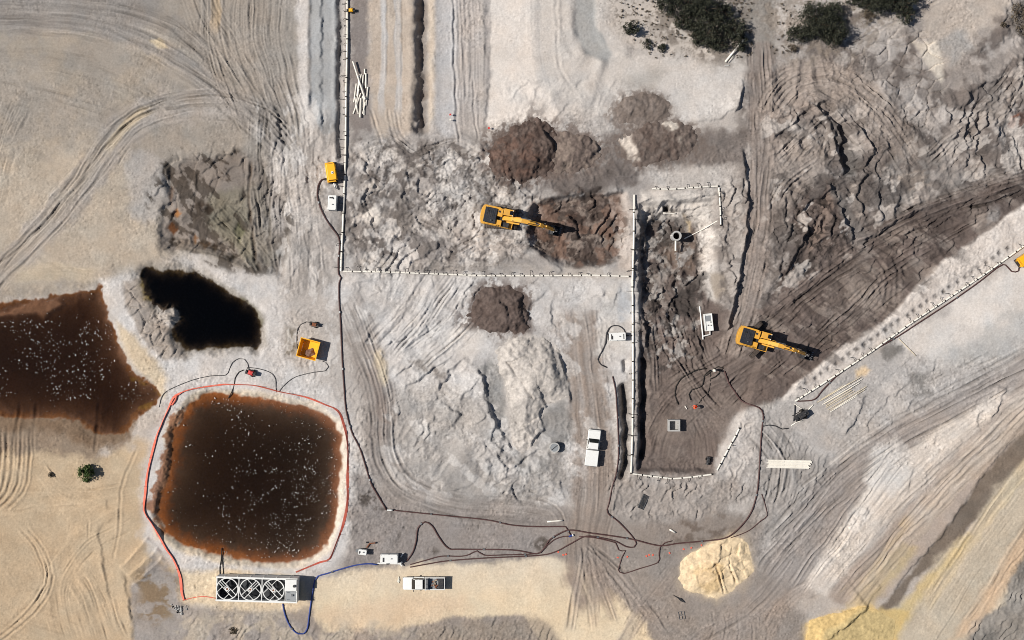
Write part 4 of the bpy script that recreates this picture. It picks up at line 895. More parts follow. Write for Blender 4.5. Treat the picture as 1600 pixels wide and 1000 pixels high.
# spits, shelf and rubble in the ponds
G.lift([(-60, 492), (0, 487), (50, 473), (88, 469), (98, 476), (80, 488), (66, 498), (55, 492), (20, 494), (-60, 505)], 0.55, 10, 3)
G.paint([(-60, 492), (0, 487), (50, 473), (88, 469), (98, 476), (80, 488), (66, 498), (55, 492), (20, 494), (-60, 505)], (166, 155, 146), 4, 4, 0.9)
G.lift([(216, 432), (236, 440), (246, 478), (232, 480), (222, 460)], 0.35, 14, 4)
G.lumps([(238, 468), (262, 470), (282, 488), (268, 510), (248, 505)], 0.5, 11, 6, seed=271)
G.lift([(240, 470), (262, 472), (278, 488), (268, 506), (250, 500)], 0.7, 14, 4)
G.paint([(238, 466), (262, 470), (282, 486), (266, 512), (246, 500)], (176, 168, 160), 5, 6, 0.9)
G.paint([(222, 440), (234, 445), (240, 470), (230, 468)], (132, 112, 60), 4, 5, 0.8)
G.paint([(196, 592), (214, 592), (236, 606), (246, 618), (232, 634), (206, 636)], (150, 120, 58), 6, 6, 0.7)
for x in (27, 53, 150):
    G.rut([(x, 625), (x, 655), (x - 1, 690), (x - 2, 712)], 0.16, 2.4, 0.4, 0.8, seed=x, dark=0.15)

# sediment on the pond floors (dark away from the ochre margins)
for poly, sh, c in ((POND_W, 8, (116, 84, 64)), (POND_S, 22, (108, 86, 70)), (POND_B, 5, (60, 50, 42))):
    pp = spline(poly, 16, True)
    sl, X, Y = G.win(pp, 6)
    d = G.sdf(pp, X, Y) + 8 * fbm(X, Y, 16, 4, 31, 0.6)
    m = sstep(-2, -sh, d)[..., None]
    G.C[sl] = G.C[sl] * (1 - m) + soil(c) * m
# fine grain over everything: sand ripple, clods and specks, patchy in strength
patch = sstep(-0.5, 0.6, fbm(XX, YY, 55, 3, 9))
for zone, v in (([(-BIG, -BIG), (470, -BIG), (465, 200), (400, 240), (230, 420), (0, 460), (-BIG, 480)], 0.75), ([(-BIG, 690), (150, 715), (235, 700), (228, 800), (280, 900), (260, 1100), (-BIG, 1100)], 0.45),
                ([(490, 906), (565, 890), (868, 868), (950, 922), (1040, 1060), (870, 1060), (820, 962), (500, 988)], 0.35), ([(764, -BIG), (945, -BIG), (945, 40), (985, 88), (1165, 92), (1165, 150), (1060, 190), (860, 170), (765, 180)], 0.4),
                ([(1290, 935), (1480, 725), (1700, 500), (1700, 1100), (1500, 1100), (1262, 1100)], 0.45), ([(1400, 535), (1600, 395), (1700, 330), (1700, 500), (1480, 575)], 0.35), ([(545, -BIG), (720, -BIG), (720, 210), (545, 210)], 0.6),
                (POND_S, 0.3), (POND_W, 0.3), ([(484, -BIG), (527, -BIG), (526, 205), (505, 212), (484, 160)], 0.5), ([(1195, 110), (1600, 0), (1600, 290), (1240, 450)], 1.25), ([(548, 235), (830, 240), (850, 400), (555, 418)], 1.3)):
    G.rough(zone, v, 14, len(zone) > 10)
patch = (0.35 + 0.9 * patch) * (0.1 + 0.9 * inner) * ROUGH
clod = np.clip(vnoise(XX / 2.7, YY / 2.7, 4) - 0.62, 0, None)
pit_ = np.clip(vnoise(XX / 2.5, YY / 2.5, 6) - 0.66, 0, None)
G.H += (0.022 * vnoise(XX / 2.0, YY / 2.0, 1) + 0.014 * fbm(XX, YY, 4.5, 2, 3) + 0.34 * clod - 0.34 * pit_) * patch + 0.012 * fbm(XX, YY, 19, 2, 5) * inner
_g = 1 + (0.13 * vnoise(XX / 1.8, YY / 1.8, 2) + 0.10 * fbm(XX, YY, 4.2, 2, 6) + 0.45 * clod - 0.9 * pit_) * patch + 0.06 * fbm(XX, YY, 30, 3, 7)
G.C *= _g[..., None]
_h = 0.03 * fbm(XX, YY, 24, 3, 13)
G.C[..., 0] *= 1 + _h; G.C[..., 2] *= 1 - _h
np.clip(G.C, 0.004, 0.85, out=G.C)

# grey mineral sand in the middle and north, warmer sand elsewhere
_mk = sstep(330, 480, XX) * sstep(960, 850, YY) * (1 - sstep(1240, 1330, XX) * sstep(600, 680, YY))
_l = G.C.mean(-1, keepdims=True) * np.array([1.02, 0.995, 0.985], np.float32)
G.C += (_l - G.C) * (0.28 * _mk)[..., None]
# ================================================================== materials
def new_mat(name):
    m = bpy.data.materials.new(name)
    m.use_nodes = True
    nt = m.node_tree
    nt.nodes.clear()
    out = nt.nodes.new('ShaderNodeOutputMaterial')
    return m, nt, out

def soil_material():
    m, nt, out = new_mat('soil')
    b = nt.nodes.new('ShaderNodeBsdfPrincipled')
    b.inputs['Roughness'].default_value = 0.95
    b.inputs['Specular IOR Level'].default_value = 0.08
    at = nt.nodes.new('ShaderNodeAttribute'); at.attribute_name = 'soil'
    tc = nt.nodes.new('ShaderNodeTexCoord')
    n1 = nt.nodes.new('ShaderNodeTexNoise'); n1.inputs['Scale'].default_value = 3.2; n1.inputs['Detail'].default_value = 5
    n1.inputs['Roughness'].default_value = 0.7
    mr = nt.nodes.new('ShaderNodeMapRange')
    mr.inputs['From Min'].default_value = 0.25; mr.inputs['From Max'].default_value = 0.75
    mr.inputs['To Min'].default_value = 0.84; mr.inputs['To Max'].default_value = 1.16
    mx = nt.nodes.new('ShaderNodeMix'); mx.data_type = 'RGBA'; mx.blend_type = 'MULTIPLY'
    mx.inputs['Factor'].default_value = 1.0
    nt.links.new(tc.outputs['Object'], n1.inputs['Vector'])
    nt.links.new(n1.outputs['Fac'], mr.inputs['Value'])
    nt.links.new(at.outputs['Color'], mx.inputs['A'])
    nt.links.new(mr.outputs['Result'], mx.inputs['B'])
    nt.links.new(mx.outputs['Result'], b.inputs['Base Color'])
    n2 = nt.nodes.new('ShaderNodeTexNoise'); n2.inputs['Scale'].default_value = 9.0; n2.inputs['Detail'].default_value = 6
    nt.links.new(tc.outputs['Object'], n2.inputs['Vector'])
    bp = nt.nodes.new('ShaderNodeBump'); bp.inputs['Strength'].default_value = 0.25; bp.inputs['Distance'].default_value = 0.04
    nt.links.new(n2.outputs['Fac'], bp.inputs['Height'])
    nt.links.new(bp.outputs['Normal'], b.inputs['Normal'])
    nt.links.new(b.outputs[0], out.inputs[0])
    return m
M_SOIL = soil_material()

def wx(px): return (np.asarray(px) - 800.0) * PXM
def wy(py): return (500.0 - np.asarray(py)) * PXM

def grid_mesh(name, Xg, Yg, Zg, Cg, fmask):
    """mesh of the grid quads flagged in fmask (rows-1 x cols-1)"""
    nj, ni = Xg.shape
    idx = np.arange(nj * ni, dtype=np.int32).reshape(nj, ni)
    q = np.stack([idx[1:, :-1], idx[1:, 1:], idx[:-1, 1:], idx[:-1, :-1]], -1)[fmask]      # counter-clockwise seen from above (y runs down)
    used = np.zeros(nj * ni, bool); used[q.ravel()] = True
    remap = np.cumsum(used, dtype=np.int32) - 1
    q = remap[q]
    co = np.stack([Xg.ravel()[used], Yg.ravel()[used], Zg.ravel()[used]], -1).astype(np.float32)
    me = bpy.data.meshes.new(name)
    me.vertices.add(len(co)); me.vertices.foreach_set('co', co.ravel())
    me.loops.add(q.size); me.loops.foreach_set('vertex_index', q.ravel().astype(np.int32))
    me.polygons.add(len(q))
    me.polygons.foreach_set('loop_start', np.arange(0, q.size, 4, dtype=np.int32))
    me.update(calc_edges=True)
    me.polygons.foreach_set('use_smooth', np.ones(len(q), bool))
    ca = me.attributes.new('soil', 'FLOAT_COLOR', 'POINT')
    cc = np.ones((len(co), 4), np.float32); cc[:, :3] = Cg.reshape(-1, 3)[used]
    ca.data.foreach_set('color', cc.ravel())
    me.materials.append(M_SOIL)
    me.update()
    o = bpy.data.objects.new(name, me)
    COL.objects.link(o)
    return o

# ------------------------------------------------------------------ spoil heaps: separate bodies standing on the sheet
HTOP = G.H.copy()                      # highest surface, for things that lie on it
heaps = []
def heap(name, label, poly, h, col, wid, strokes=None, warp=5, seed=1, lump=0.2, lsc=12, cols=(), cat='dirt heap', var=0.08, group=None, en=3.5):
    p = spline(poly, 16, True)
    sandy = cat == 'sand heap'
    G.paint(poly, col, 5, 6 if sandy else 13, 0.9, wsc=18 if sandy else 9, seed=seed + 20, var=0.05 if sandy else 0.15)
    cc = np.array(poly).mean(0); big = [tuple(cc + (np.array(a) - cc) * 1.34) for a in poly]
    if not sandy: G.mottle(big, col, 8, 0.02, 0.22, 0.8, 12, seed=seed + 21)
    else: G.paint([tuple(cc + (np.array(a) - cc) * 1.06) for a in poly], col, 12, 6, 0.35, wsc=20, seed=seed + 23)
    if not sandy: G.lumps(big, 0.06, 5, 8, seed=seed + 22)
    sl, X, Y = G.win(p, 14)
    L = Layer(G.xs[sl[1]], G.ys[sl[0]], G.H[sl].copy(), G.C[sl].copy())
    d = Layer.sdf(p, X, Y) + warp * fbm(X, Y, 22, 3, seed) + en * fbm(X, Y, 7, 2, seed + 1)
    t = np.clip(-d / wid, 0, None)
    t = t + 0.18 * fbm(X, Y, 20, 3, seed + 7) * sstep(0, 0.4, t)
    prof = h * (1 - np.exp(-1.15 * np.clip(t, 0, None) ** 1.25))
    base = L.H.copy()
    L.H = base * 0.7 + prof
    L.C[:] = soil(col) * (1 + var * fbm(X, Y, 15, 3, seed + 1))[..., None]
    edge = sstep(0, 8, -d)
    U = X + 8 * fbm(X, Y, 22, 2, seed + 2); V = Y + 8 * fbm(X, Y, 22, 2, seed + 3)
    n = ridged(U, V, lsc, 3, seed + 4)
    L.H += lump * n * edge
    L.C *= (1 + 0.07 * n)[..., None]
    if strokes: strokes(L)
    L.H += (0.025 * vnoise(X / 2.1, Y / 2.1, 1) + 0.02 * fbm(X, Y, 7, 2, 3)) * edge
    L.C *= (1 + 0.12 * vnoise(X / 1.9, Y / 1.9, 2) + 0.14 * fbm(X, Y, 5, 2, 6) - 0.6 * np.clip(vnoise(X / 2.6, Y / 2.6, 5) - 0.6, 0, None))[..., None]
    L.H += (0.16 * np.clip(vnoise(X / 2.9, Y / 2.9, 4) - 0.5, 0, None)) * edge * sstep(2, 14, -d)
    np.clip(L.C, 0.004, 0.85, out=L.C)
    Z = np.where(d < 0, np.maximum(L.H, base + 0.02), base - 0.05 * np.clip(d, 0, 6) - 0.02)
    keep = d < 4
    fm = keep[1:, 1:] & keep[:-1, 1:] & keep[1:, :-1] & keep[:-1, :-1]
    o = grid_mesh(name, wx(X), wy(Y), Z, L.C, fm)
    tag(o, label, cat, group)
    HTOP[sl] = np.maximum(HTOP[sl], np.where(keep, Z, -99))
    heaps.append(o)
    return o

def s1(L):
    L.mottle([(760, 190), (960, 190), (960, 290), (760, 290)], (80, 66, 60), 15, 0.05, 0.2, 0.7, 10, seed=3)
    L.mottle([(765, 215), (830, 215), (840, 270), (770, 270)], (120, 94, 82), 12, 0.15, 0.25, 0.5, 10, seed=4)
    L.scarp([(868, 250), (862, 225), (845, 200)], 0.8, 18, 2.5, 4, seed=5, fade=6)
    L.scarp([(838, 275), (836, 250), (825, 235)], 0.5, 16, 2.5, 4, seed=6, fade=6)
heap('dirt_heap', 'large dark brown earth heap north of the left excavator, reddish on its west face', [(764, 236), (778, 212), (805, 198), (830, 186), (852, 192), (870, 212), (876, 240), (868, 268), (840, 280), (808, 284), (776, 268)], 1.7, (106, 92, 85), 26, s1, seed=1, lump=0.22)
def s2(L):
    L.mottle([(860, 200), (960, 200), (960, 290), (860, 290)], (138, 124, 114), 13, 0.1, 0.2, 0.8, 10, seed=5)
    L.scarp([(938, 240), (932, 220), (905, 212)], 0.5, 18, 2.5, 4, seed=7, fade=6)
heap('dirt_heap', 'lower grey-brown earth heap touching the east side of the largest dark heap', [(868, 212), (890, 205), (918, 212), (938, 226), (940, 246), (920, 258), (895, 272), (868, 272), (862, 240)], 1.2, (116, 103, 96), 22, s2, seed=2, lump=0.16)
def s3(L):
    L.paint([(968, 218), (982, 206), (990, 225), (1002, 252), (985, 252)], (208, 196, 184), 4, 6, 0.95)
    L.paint([(1032, 192), (1052, 188), (1060, 200), (1045, 206)], (208, 198, 186), 3, 4, 0.95)
    L.paint([(1055, 212), (1070, 210), (1066, 226), (1056, 226)], (176, 164, 152), 3, 4, 0.8)
    L.mottle([(980, 200), (1080, 195), (1085, 250), (990, 255)], (100, 86, 79), 14, 0.1, 0.2, 0.7, 8, seed=7)
heap('dirt_heap', 'brown earth heap streaked with pale sand, north of the white-piped pit corner', [(975, 210), (995, 196), (1030, 188), (1062, 192), (1082, 205), (1087, 228), (1070, 245), (1035, 252), (1000, 258), (972, 245)], 1.1, (116, 104, 97), 26, s3, seed=3, lump=0.12)
def s4(L):
    L.mottle([(950, 145), (1050, 145), (1050, 195), (950, 195)], (122, 110, 102), 14, 0.0, 0.3, 0.7, 8, seed=8)
heap('dirt_heap', 'grey earth heap running out onto the pale graded road', [(962, 175), (978, 152), (1005, 144), (1032, 148), (1046, 168), (1040, 186), (1005, 192), (968, 196)], 0.8, (130, 119, 112), 26, s4, seed=4, lump=0.09)
def s5(L):
    L.mottle([(730, 445), (830, 445), (830, 525), (730, 525)], (92, 79, 73), 13, 0.05, 0.2, 0.7, 8, seed=9)
    L.scarp([(795, 520), (790, 490), (780, 470), (775, 452)], 0.5, 16, 2.5, 4, seed=8, fade=6)
    L.scarp([(818, 500), (815, 480), (812, 462)], 0.4, 12, 2.5, 4, seed=9, fade=6)
heap('dirt_heap', 'dark brown earth heap standing alone above the pale grey heap', [(736, 478), (748, 456), (770, 448), (800, 450), (820, 458), (824, 480), (826, 512), (812, 524), (790, 522), (765, 518), (742, 505), (732, 492)], 1.5, (106, 93, 87), 22, s5, seed=5, lump=0.13)
def s6(L):
    L.plates([(785, 535), (852, 525), (880, 560), (872, 625), (840, 700), (800, 700)], 34, 0.13, 0.12, seed=13, stretch=(-40, 1.6), gw=0.025, cvar=0.05)
    L.paint([(858, 540), (876, 556), (892, 618), (884, 626), (872, 600), (866, 565)], (156, 151, 147), 4, 5, 0.85)
    L.mottle([(790, 530), (880, 530), (880, 700), (800, 700)], (172, 166, 160), 22, 0.1, 0.3, 0.5, 8, seed=14)
    L.scarp([(862, 620), (868, 590), (858, 555), (840, 532)], 0.3, 14, 3, 2, seed=10, fade=6)
heap('sand_heap', 'broad pale grey sand heap with a cracked, slabby crust in the middle of the site', [(776, 548), (796, 530), (822, 524), (850, 528), (872, 546), (884, 580), (890, 616), (872, 626), (852, 634), (842, 662), (834, 692), (816, 706), (802, 690), (794, 650), (790, 610), (780, 580)], 1.9, (196, 188, 180), 34, s6, seed=6, lump=0.05, cat='sand heap', warp=3)
def s7(L):
    L.paint([(1085, 892), (1105, 878), (1130, 880), (1125, 925), (1105, 928), (1092, 915)], (214, 184, 138), 6, 5, 0.8)
    L.mottle([(1070, 860), (1120, 855), (1120, 900), (1070, 900)], (238, 210, 172), 12, 0.0, 0.3, 0.6, 6, seed=11)
    L.scarp([(1092, 888), (1110, 884), (1125, 870), (1124, 850), (1138, 844)], 0.55, 22, 1.6, 2.5, seed=12, fade=4)
    L.scarp([(1097, 926), (1090, 912), (1086, 896)], 0.4, 12, 1.5, 2, seed=13, fade=4)
    L.rut([(1118, 884), (1132, 928)], 0.25, 1.6, 0.8, 1, fade=3)
    L.rut([(1138, 880), (1150, 912)], 0.22, 1.6, 0.8, 1, fade=3)
    L.plates([(1110, 870), (1170, 850), (1175, 905), (1130, 930)], 16, 0.12, 0.12, seed=14)
heap('sand_heap', 'bright yellow sand heap beside the crossing dark hoses in the south', [(1064, 888), (1072, 872), (1095, 858), (1112, 846), (1140, 838), (1160, 842), (1174, 862), (1176, 892), (1160, 908), (1140, 922), (1120, 936), (1098, 932), (1072, 920), (1062, 904)], 1.15, (228, 205, 170), 34, s7, seed=7, warp=4, en=1.2, lump=0.03, cat='sand heap', var=0.04)
def s8(L):
    L.paint([(1286, 985), (1330, 962), (1350, 948), (1370, 955), (1400, 958), (1380, 1040), (1290, 1040)], (196, 176, 130), 5, 4, 0.85)
    L.scarp([(1286, 1006), (1310, 985), (1334, 968), (1356, 945)], 0.5, 30, 2, 2.5, seed=14, fade=6)
heap('sand_heap', 'yellow sand tongue pushed up at the bottom edge by the tan strips', [(1262, 982), (1268, 970), (1300, 961), (1340, 948), (1360, 946), (1376, 958), (1396, 970), (1388, 1030), (1330, 1060), (1264, 1040)], 0.35, (216, 186, 130), 34, s8, seed=8, warp=3, en=1.2, lump=0.02, cat='sand heap', var=0.04)

# ------------------------------------------------------------------ ground sheet, split by what it is
Xw = wx(XX); Yw = wy(YY)
kf = G.K[:-1, :-1]
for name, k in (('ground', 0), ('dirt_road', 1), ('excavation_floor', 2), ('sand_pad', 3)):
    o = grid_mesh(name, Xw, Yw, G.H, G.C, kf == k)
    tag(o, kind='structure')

def gz(px, py, top=True):
    A = HTOP if top else G.H
    i = np.clip(np.searchsorted(xs, px) - 1, 0, len(xs) - 2); j = np.clip(np.searchsorted(ys, py) - 1, 0, len(ys) - 2)
    fx = (px - xs[i]) / (xs[i + 1] - xs[i]); fy = (py - ys[j]) / (ys[j + 1] - ys[j])
    return float((A[j, i] * (1 - fx) + A[j, i + 1] * fx) * (1 - fy) + (A[j + 1, i] * (1 - fx) + A[j + 1, i + 1] * fx) * fy)

def gzmax(px, py, r):
    i0, i1 = np.searchsorted(xs, [px - r, px + r]); j0, j1 = np.searchsorted(ys, [py - r, py + r])
    return float(HTOP[j0:j1 + 1, i0:i1 + 1].mean())

# ------------------------------------------------------------------ water
def water_material(name, absorb, dens, rough=0.12, wave=2.0):
    m, nt, out = new_mat(name)
    tr = nt.nodes.new('ShaderNodeBsdfTransparent')
    gl = nt.nodes.new('ShaderNodeBsdfGlossy'); gl.inputs['Roughness'].default_value = rough
    fr = nt.nodes.new('ShaderNodeFresnel'); fr.inputs['IOR'].default_value = 1.33
    tc = nt.nodes.new('ShaderNodeTexCoord')
    nz = nt.nodes.new('ShaderNodeTexNoise'); nz.inputs['Scale'].default_value = wave; nz.inputs['Detail'].default_value = 4
    bp = nt.nodes.new('ShaderNodeBump'); bp.inputs['Strength'].default_value = 0.35; bp.inputs['Distance'].default_value = 0.05
    nt.links.new(tc.outputs['Object'], nz.inputs['Vector']); nt.links.new(nz.outputs['Fac'], bp.inputs['Height'])
    nt.links.new(bp.outputs['Normal'], gl.inputs['Normal'])
    mx = nt.nodes.new('ShaderNodeMixShader')
    nt.links.new(fr.outputs[0], mx.inputs[0]); nt.links.new(tr.outputs[0], mx.inputs[1]); nt.links.new(gl.outputs[0], mx.inputs[2])
    ab = nt.nodes.new('ShaderNodeVolumeAbsorption'); ab.inputs['Color'].default_value = (*absorb, 1); ab.inputs['Density'].default_value = dens
    nt.links.new(mx.outputs[0], out.inputs['Surface']); nt.links.new(ab.outputs[0], out.inputs['Volume'])
    return m
M_WBROWN = water_material('brown_water', (0.30, 0.22, 0.12), 1.4)
M_WBLACK = water_material('black_water', (0.42, 0.38, 0.30), 2.6, 0.06)

def water(name, poly, z, mat, grow=10, depth=5.0):
    p = spline(poly, 20, True)
    c = p.mean(0)
    t = np.roll(p, -1, 0) - np.roll(p, 1, 0)
    n = np.stack([t[:, 1], -t[:, 0]], 1); n /= (np.hypot(n[:, 0], n[:, 1])[:, None] + 1e-9)
    if Layer.sdf(p, np.array([[p[0, 0] + n[0, 0]]]), np.array([[p[0, 1] + n[0, 1]]]))[0, 0] < 0: n = -n
    p = p + n * grow
    k = len(p)
    v = [(float(wx(a)), float(wy(b)), z) for a, b in p] + [(float(wx(a)), float(wy(b)), z - depth) for a, b in p]
    f = [list(range(k)), list(range(2 * k - 1, k - 1, -1))] + [[i, i + k, (i + 1) % k + k, (i + 1) % k] for i in range(k)]
    me = bpy.data.meshes.new(name); me.from_pydata(v, [], f)
    import bmesh
    bm = bmesh.new(); bm.from_mesh(me); bmesh.ops.recalc_face_normals(bm, faces=bm.faces); bmesh.ops.triangulate(bm, faces=[x for x in bm.faces if len(x.verts) > 4]); bm.to_mesh(me); bm.free()
    me.materials.append(mat)
    o = bpy.data.objects.new(name, me); COL.objects.link(o)
    tag(o, kind='structure')
    return o
water('pond_water', POND_W, WZ['w'], M_WBROWN, 5)
water('pond_water', POND_B, WZ['b'], M_WBLACK, 5)
water('basin_water', POND_S, WZ['s'], M_WBROWN, 5)
# ================================================================== object helpers
import bmesh
rnd = random.Random(11)

class MB:
    def __init__(s): s.v = []; s.f = []
    def add(s, v, f, M=None):
        b = len(s.v)
        if M is not None: v = [tuple(M @ Vector(p)) for p in v]
        s.v += [tuple(p) for p in v]; s.f += [[i + b for i in q] for q in f]
        return s
    def box(s, c, d, rz=0.0, ry=0.0, taper=1.0):
        x, y, z = d[0] / 2, d[1] / 2, d[2] / 2
        t = taper
        v = [(-x, -y, -z), (x, -y, -z), (x, y, -z), (-x, y, -z), (-x * t, -y * t, z), (x * t, -y * t, z), (x * t, y * t, z), (-x * t, y * t, z)]
        f = [[3, 2, 1, 0], [4, 5, 6, 7], [0, 1, 5, 4], [1, 2, 6, 5], [2, 3, 7, 6], [3, 0, 4, 7]]
        M = Matrix.Translation(c) @ Matrix.Rotation(rz, 4, 'Z') @ Matrix.Rotation(ry, 4, 'Y')
        return s.add(v, f, M)
    def prism(s, poly, z0, z1):
        n = len(poly)
        v = [(x, y, z0) for x, y in poly] + [(x, y, z1) for x, y in poly]
        f = [list(range(n - 1, -1, -1)), list(range(n, 2 * n))] + [[i, (i + 1) % n, (i + 1) % n + n, i + n] for i in range(n)]
        return s.add(v, f)
    def side(s, poly, y0, y1):                  # outline in xz extruded along y
        n = len(poly)
        v = [(x, y0, z) for x, z in poly] + [(x, y1, z) for x, z in poly]
        f = [list(range(n)), list(range(2 * n - 1, n - 1, -1))] + [[i, i + n, (i + 1) % n + n, (i + 1) % n] for i in range(n)]
        return s.add(v, f)
    def cyl(s, p0, p1, r0, r1=None, n=12, caps=True):
        r1 = r0 if r1 is None else r1
        return s.tube([p0, p1], [r0, r1], n, caps)
    def tube(s, pts, r, n=8, caps=True):
        P = [Vector(p) for p in pts]
        if not hasattr(r, '__len__'): r = [r] * len(P)
        b = len(s.v); up = None
        for i, p in enumerate(P):
            t = (P[min(i + 1, len(P) - 1)] - P[max(i - 1, 0)])
            t = t.normalized() if t.length > 1e-9 else Vector((0, 0, 1))
            if up is None: up = t.orthogonal().normalized()
            up = (up - t * up.dot(t)); up = up.normalized() if up.length > 1e-6 else t.orthogonal().normalized()
            w = t.cross(up)
            for k in range(n):
                a = 2 * math.pi * k / n
                s.v.append(tuple(p + (up * math.cos(a) + w * math.sin(a)) * r[i]))
        for i in range(len(P) - 1):
            for k in range(n):
                a = b + i * n + k; c = b + i * n + (k + 1) % n
                s.f.append([a, c, c + n, a + n])
        if caps:
            s.f.append([b + k for k in range(n - 1, -1, -1)])
            e = b + (len(P) - 1) * n
            s.f.append([e + k for k in range(n)])
        return s
    def ring(s, c, ro, ri, z0, z1, n=28):
        b = len(s.v)
        for k in range(n):
            a = 2 * math.pi * k / n; ca, sa = math.cos(a), math.sin(a)
            for rr, zz in ((ro, z0), (ro, z1), (ri, z1), (ri, z0)):
                s.v.append((c[0] + ca * rr, c[1] + sa * rr, zz))
        for k in range(n):
            p = b + 4 * k; q = b + 4 * ((k + 1) % n)
            for j in range(4):
                s.f.append([p + j, q + j, q + (j + 1) % 4, p + (j + 1) % 4])
        return s
    def build(s, name, mat, parent=None, bevel=0.0, smooth=False, label=None):
        me = bpy.data.meshes.new(name)
        me.from_pydata(s.v, [], s.f)
        bm = bmesh.new(); bm.from_mesh(me)
        bmesh.ops.recalc_face_normals(bm, faces=bm.faces)
        if bevel > 0:
            ed = [e for e in bm.edges if len(e.link_faces) == 2 and e.calc_face_angle(0) > 0.5]
            bmesh.ops.bevel(bm, geom=ed, offset=bevel, segments=2, profile=0.6, affect='EDGES', clamp_overlap=True)
        if smooth:
            for f in bm.faces: f.smooth = True
        bm.to_mesh(me); bm.free()
        me.materials.append(mat)
        o = bpy.data.objects.new(name, me); COL.objects.link(o)
        if parent is not None: o.parent = parent
        if label: o['label'] = label
        return o

def empty(name, loc, rz=0.0):
    o = bpy.data.objects.new(name, None)
    o.empty_display_size = 0.3
    COL.objects.link(o)
    o.location = loc; o.rotation_euler = (0, 0, rz)
    return o

def at(px, py, z=None, dz=0.0):
    """point of the place that stands at photograph pixel (px, py), on the ground"""
    for _ in range(3):
        zz = gz(px, py) if z is None else z
        k = (CAM_H - zz) / CAM_H
        X = (px - 800) * PXM * k; Y = (500 - py) * PXM * k
        if z is not None: break
        qx = X / PXM + 800; qy = 500 - Y / PXM
        zz = gz(qx, qy)
    return Vector((X, Y, zz + dz))

def thing(name, label, cat, px, py, ang=0.0, z=None, group=None, dz=0.0, top=0.0):
    """top: height of the surface whose outline was read at (px, py); the thing itself stands on the ground below it"""
    p = at(px, py, z, 0)
    k = (CAM_H - p.z - top) / (CAM_H - p.z)
    x, y = p.x * k, p.y * k
    if z is None and top: p.z = gz(x / PXM + 800, 500 - y / PXM)
    o = empty(name, (x, y, p.z + dz), R(ang))
    return tag(o, label, cat, group)

def paint(name, col, rough=0.5, metal=0.0, dirt=0.25, scale=3.0, dirtcol=(150, 138, 126), spec=0.4, bump=0.0):
    m, nt, out = new_mat(name)
    b = nt.nodes.new('ShaderNodeBsdfPrincipled')
    b.inputs['Roughness'].default_value = rough; b.inputs['Metallic'].default_value = metal
    b.inputs['Specular IOR Level'].default_value = spec
    tc = nt.nodes.new('ShaderNodeTexCoord')
    nz = nt.nodes.new('ShaderNodeTexNoise'); nz.inputs['Scale'].default_value = scale; nz.inputs['Detail'].default_value = 6; nz.inputs['Roughness'].default_value = 0.7
    mr = nt.nodes.new('ShaderNodeMapRange')
    mr.inputs['From Min'].default_value = 0.42; mr.inputs['From Max'].default_value = 0.78
    mr.inputs['To Min'].default_value = 0.0; mr.inputs['To Max'].default_value = dirt
    mx = nt.nodes.new('ShaderNodeMix'); mx.data_type = 'RGBA'
    mx.inputs['A'].default_value = (*[float(q) for q in srgb(col)], 1)
    mx.inputs['B'].default_value = (*[float(q) for q in srgb(dirtcol) * 0.8], 1)
    nt.links.new(tc.outputs['Object'], nz.inputs['Vector']); nt.links.new(nz.outputs['Fac'], mr.inputs['Value'])
    nt.links.new(mr.outputs['Result'], mx.inputs['Factor']); nt.links.new(mx.outputs['Result'], b.inputs['Base Color'])
    if bump:
        bp = nt.nodes.new('ShaderNodeBump'); bp.inputs['Strength'].default_value = bump; bp.inputs['Distance'].default_value = 0.03
        nt.links.new(nz.outputs['Fac'], bp.inputs['Height']); nt.links.new(bp.outputs['Normal'], b.inputs['Normal'])
    nt.links.new(b.outputs[0], out.inputs[0])
    return m

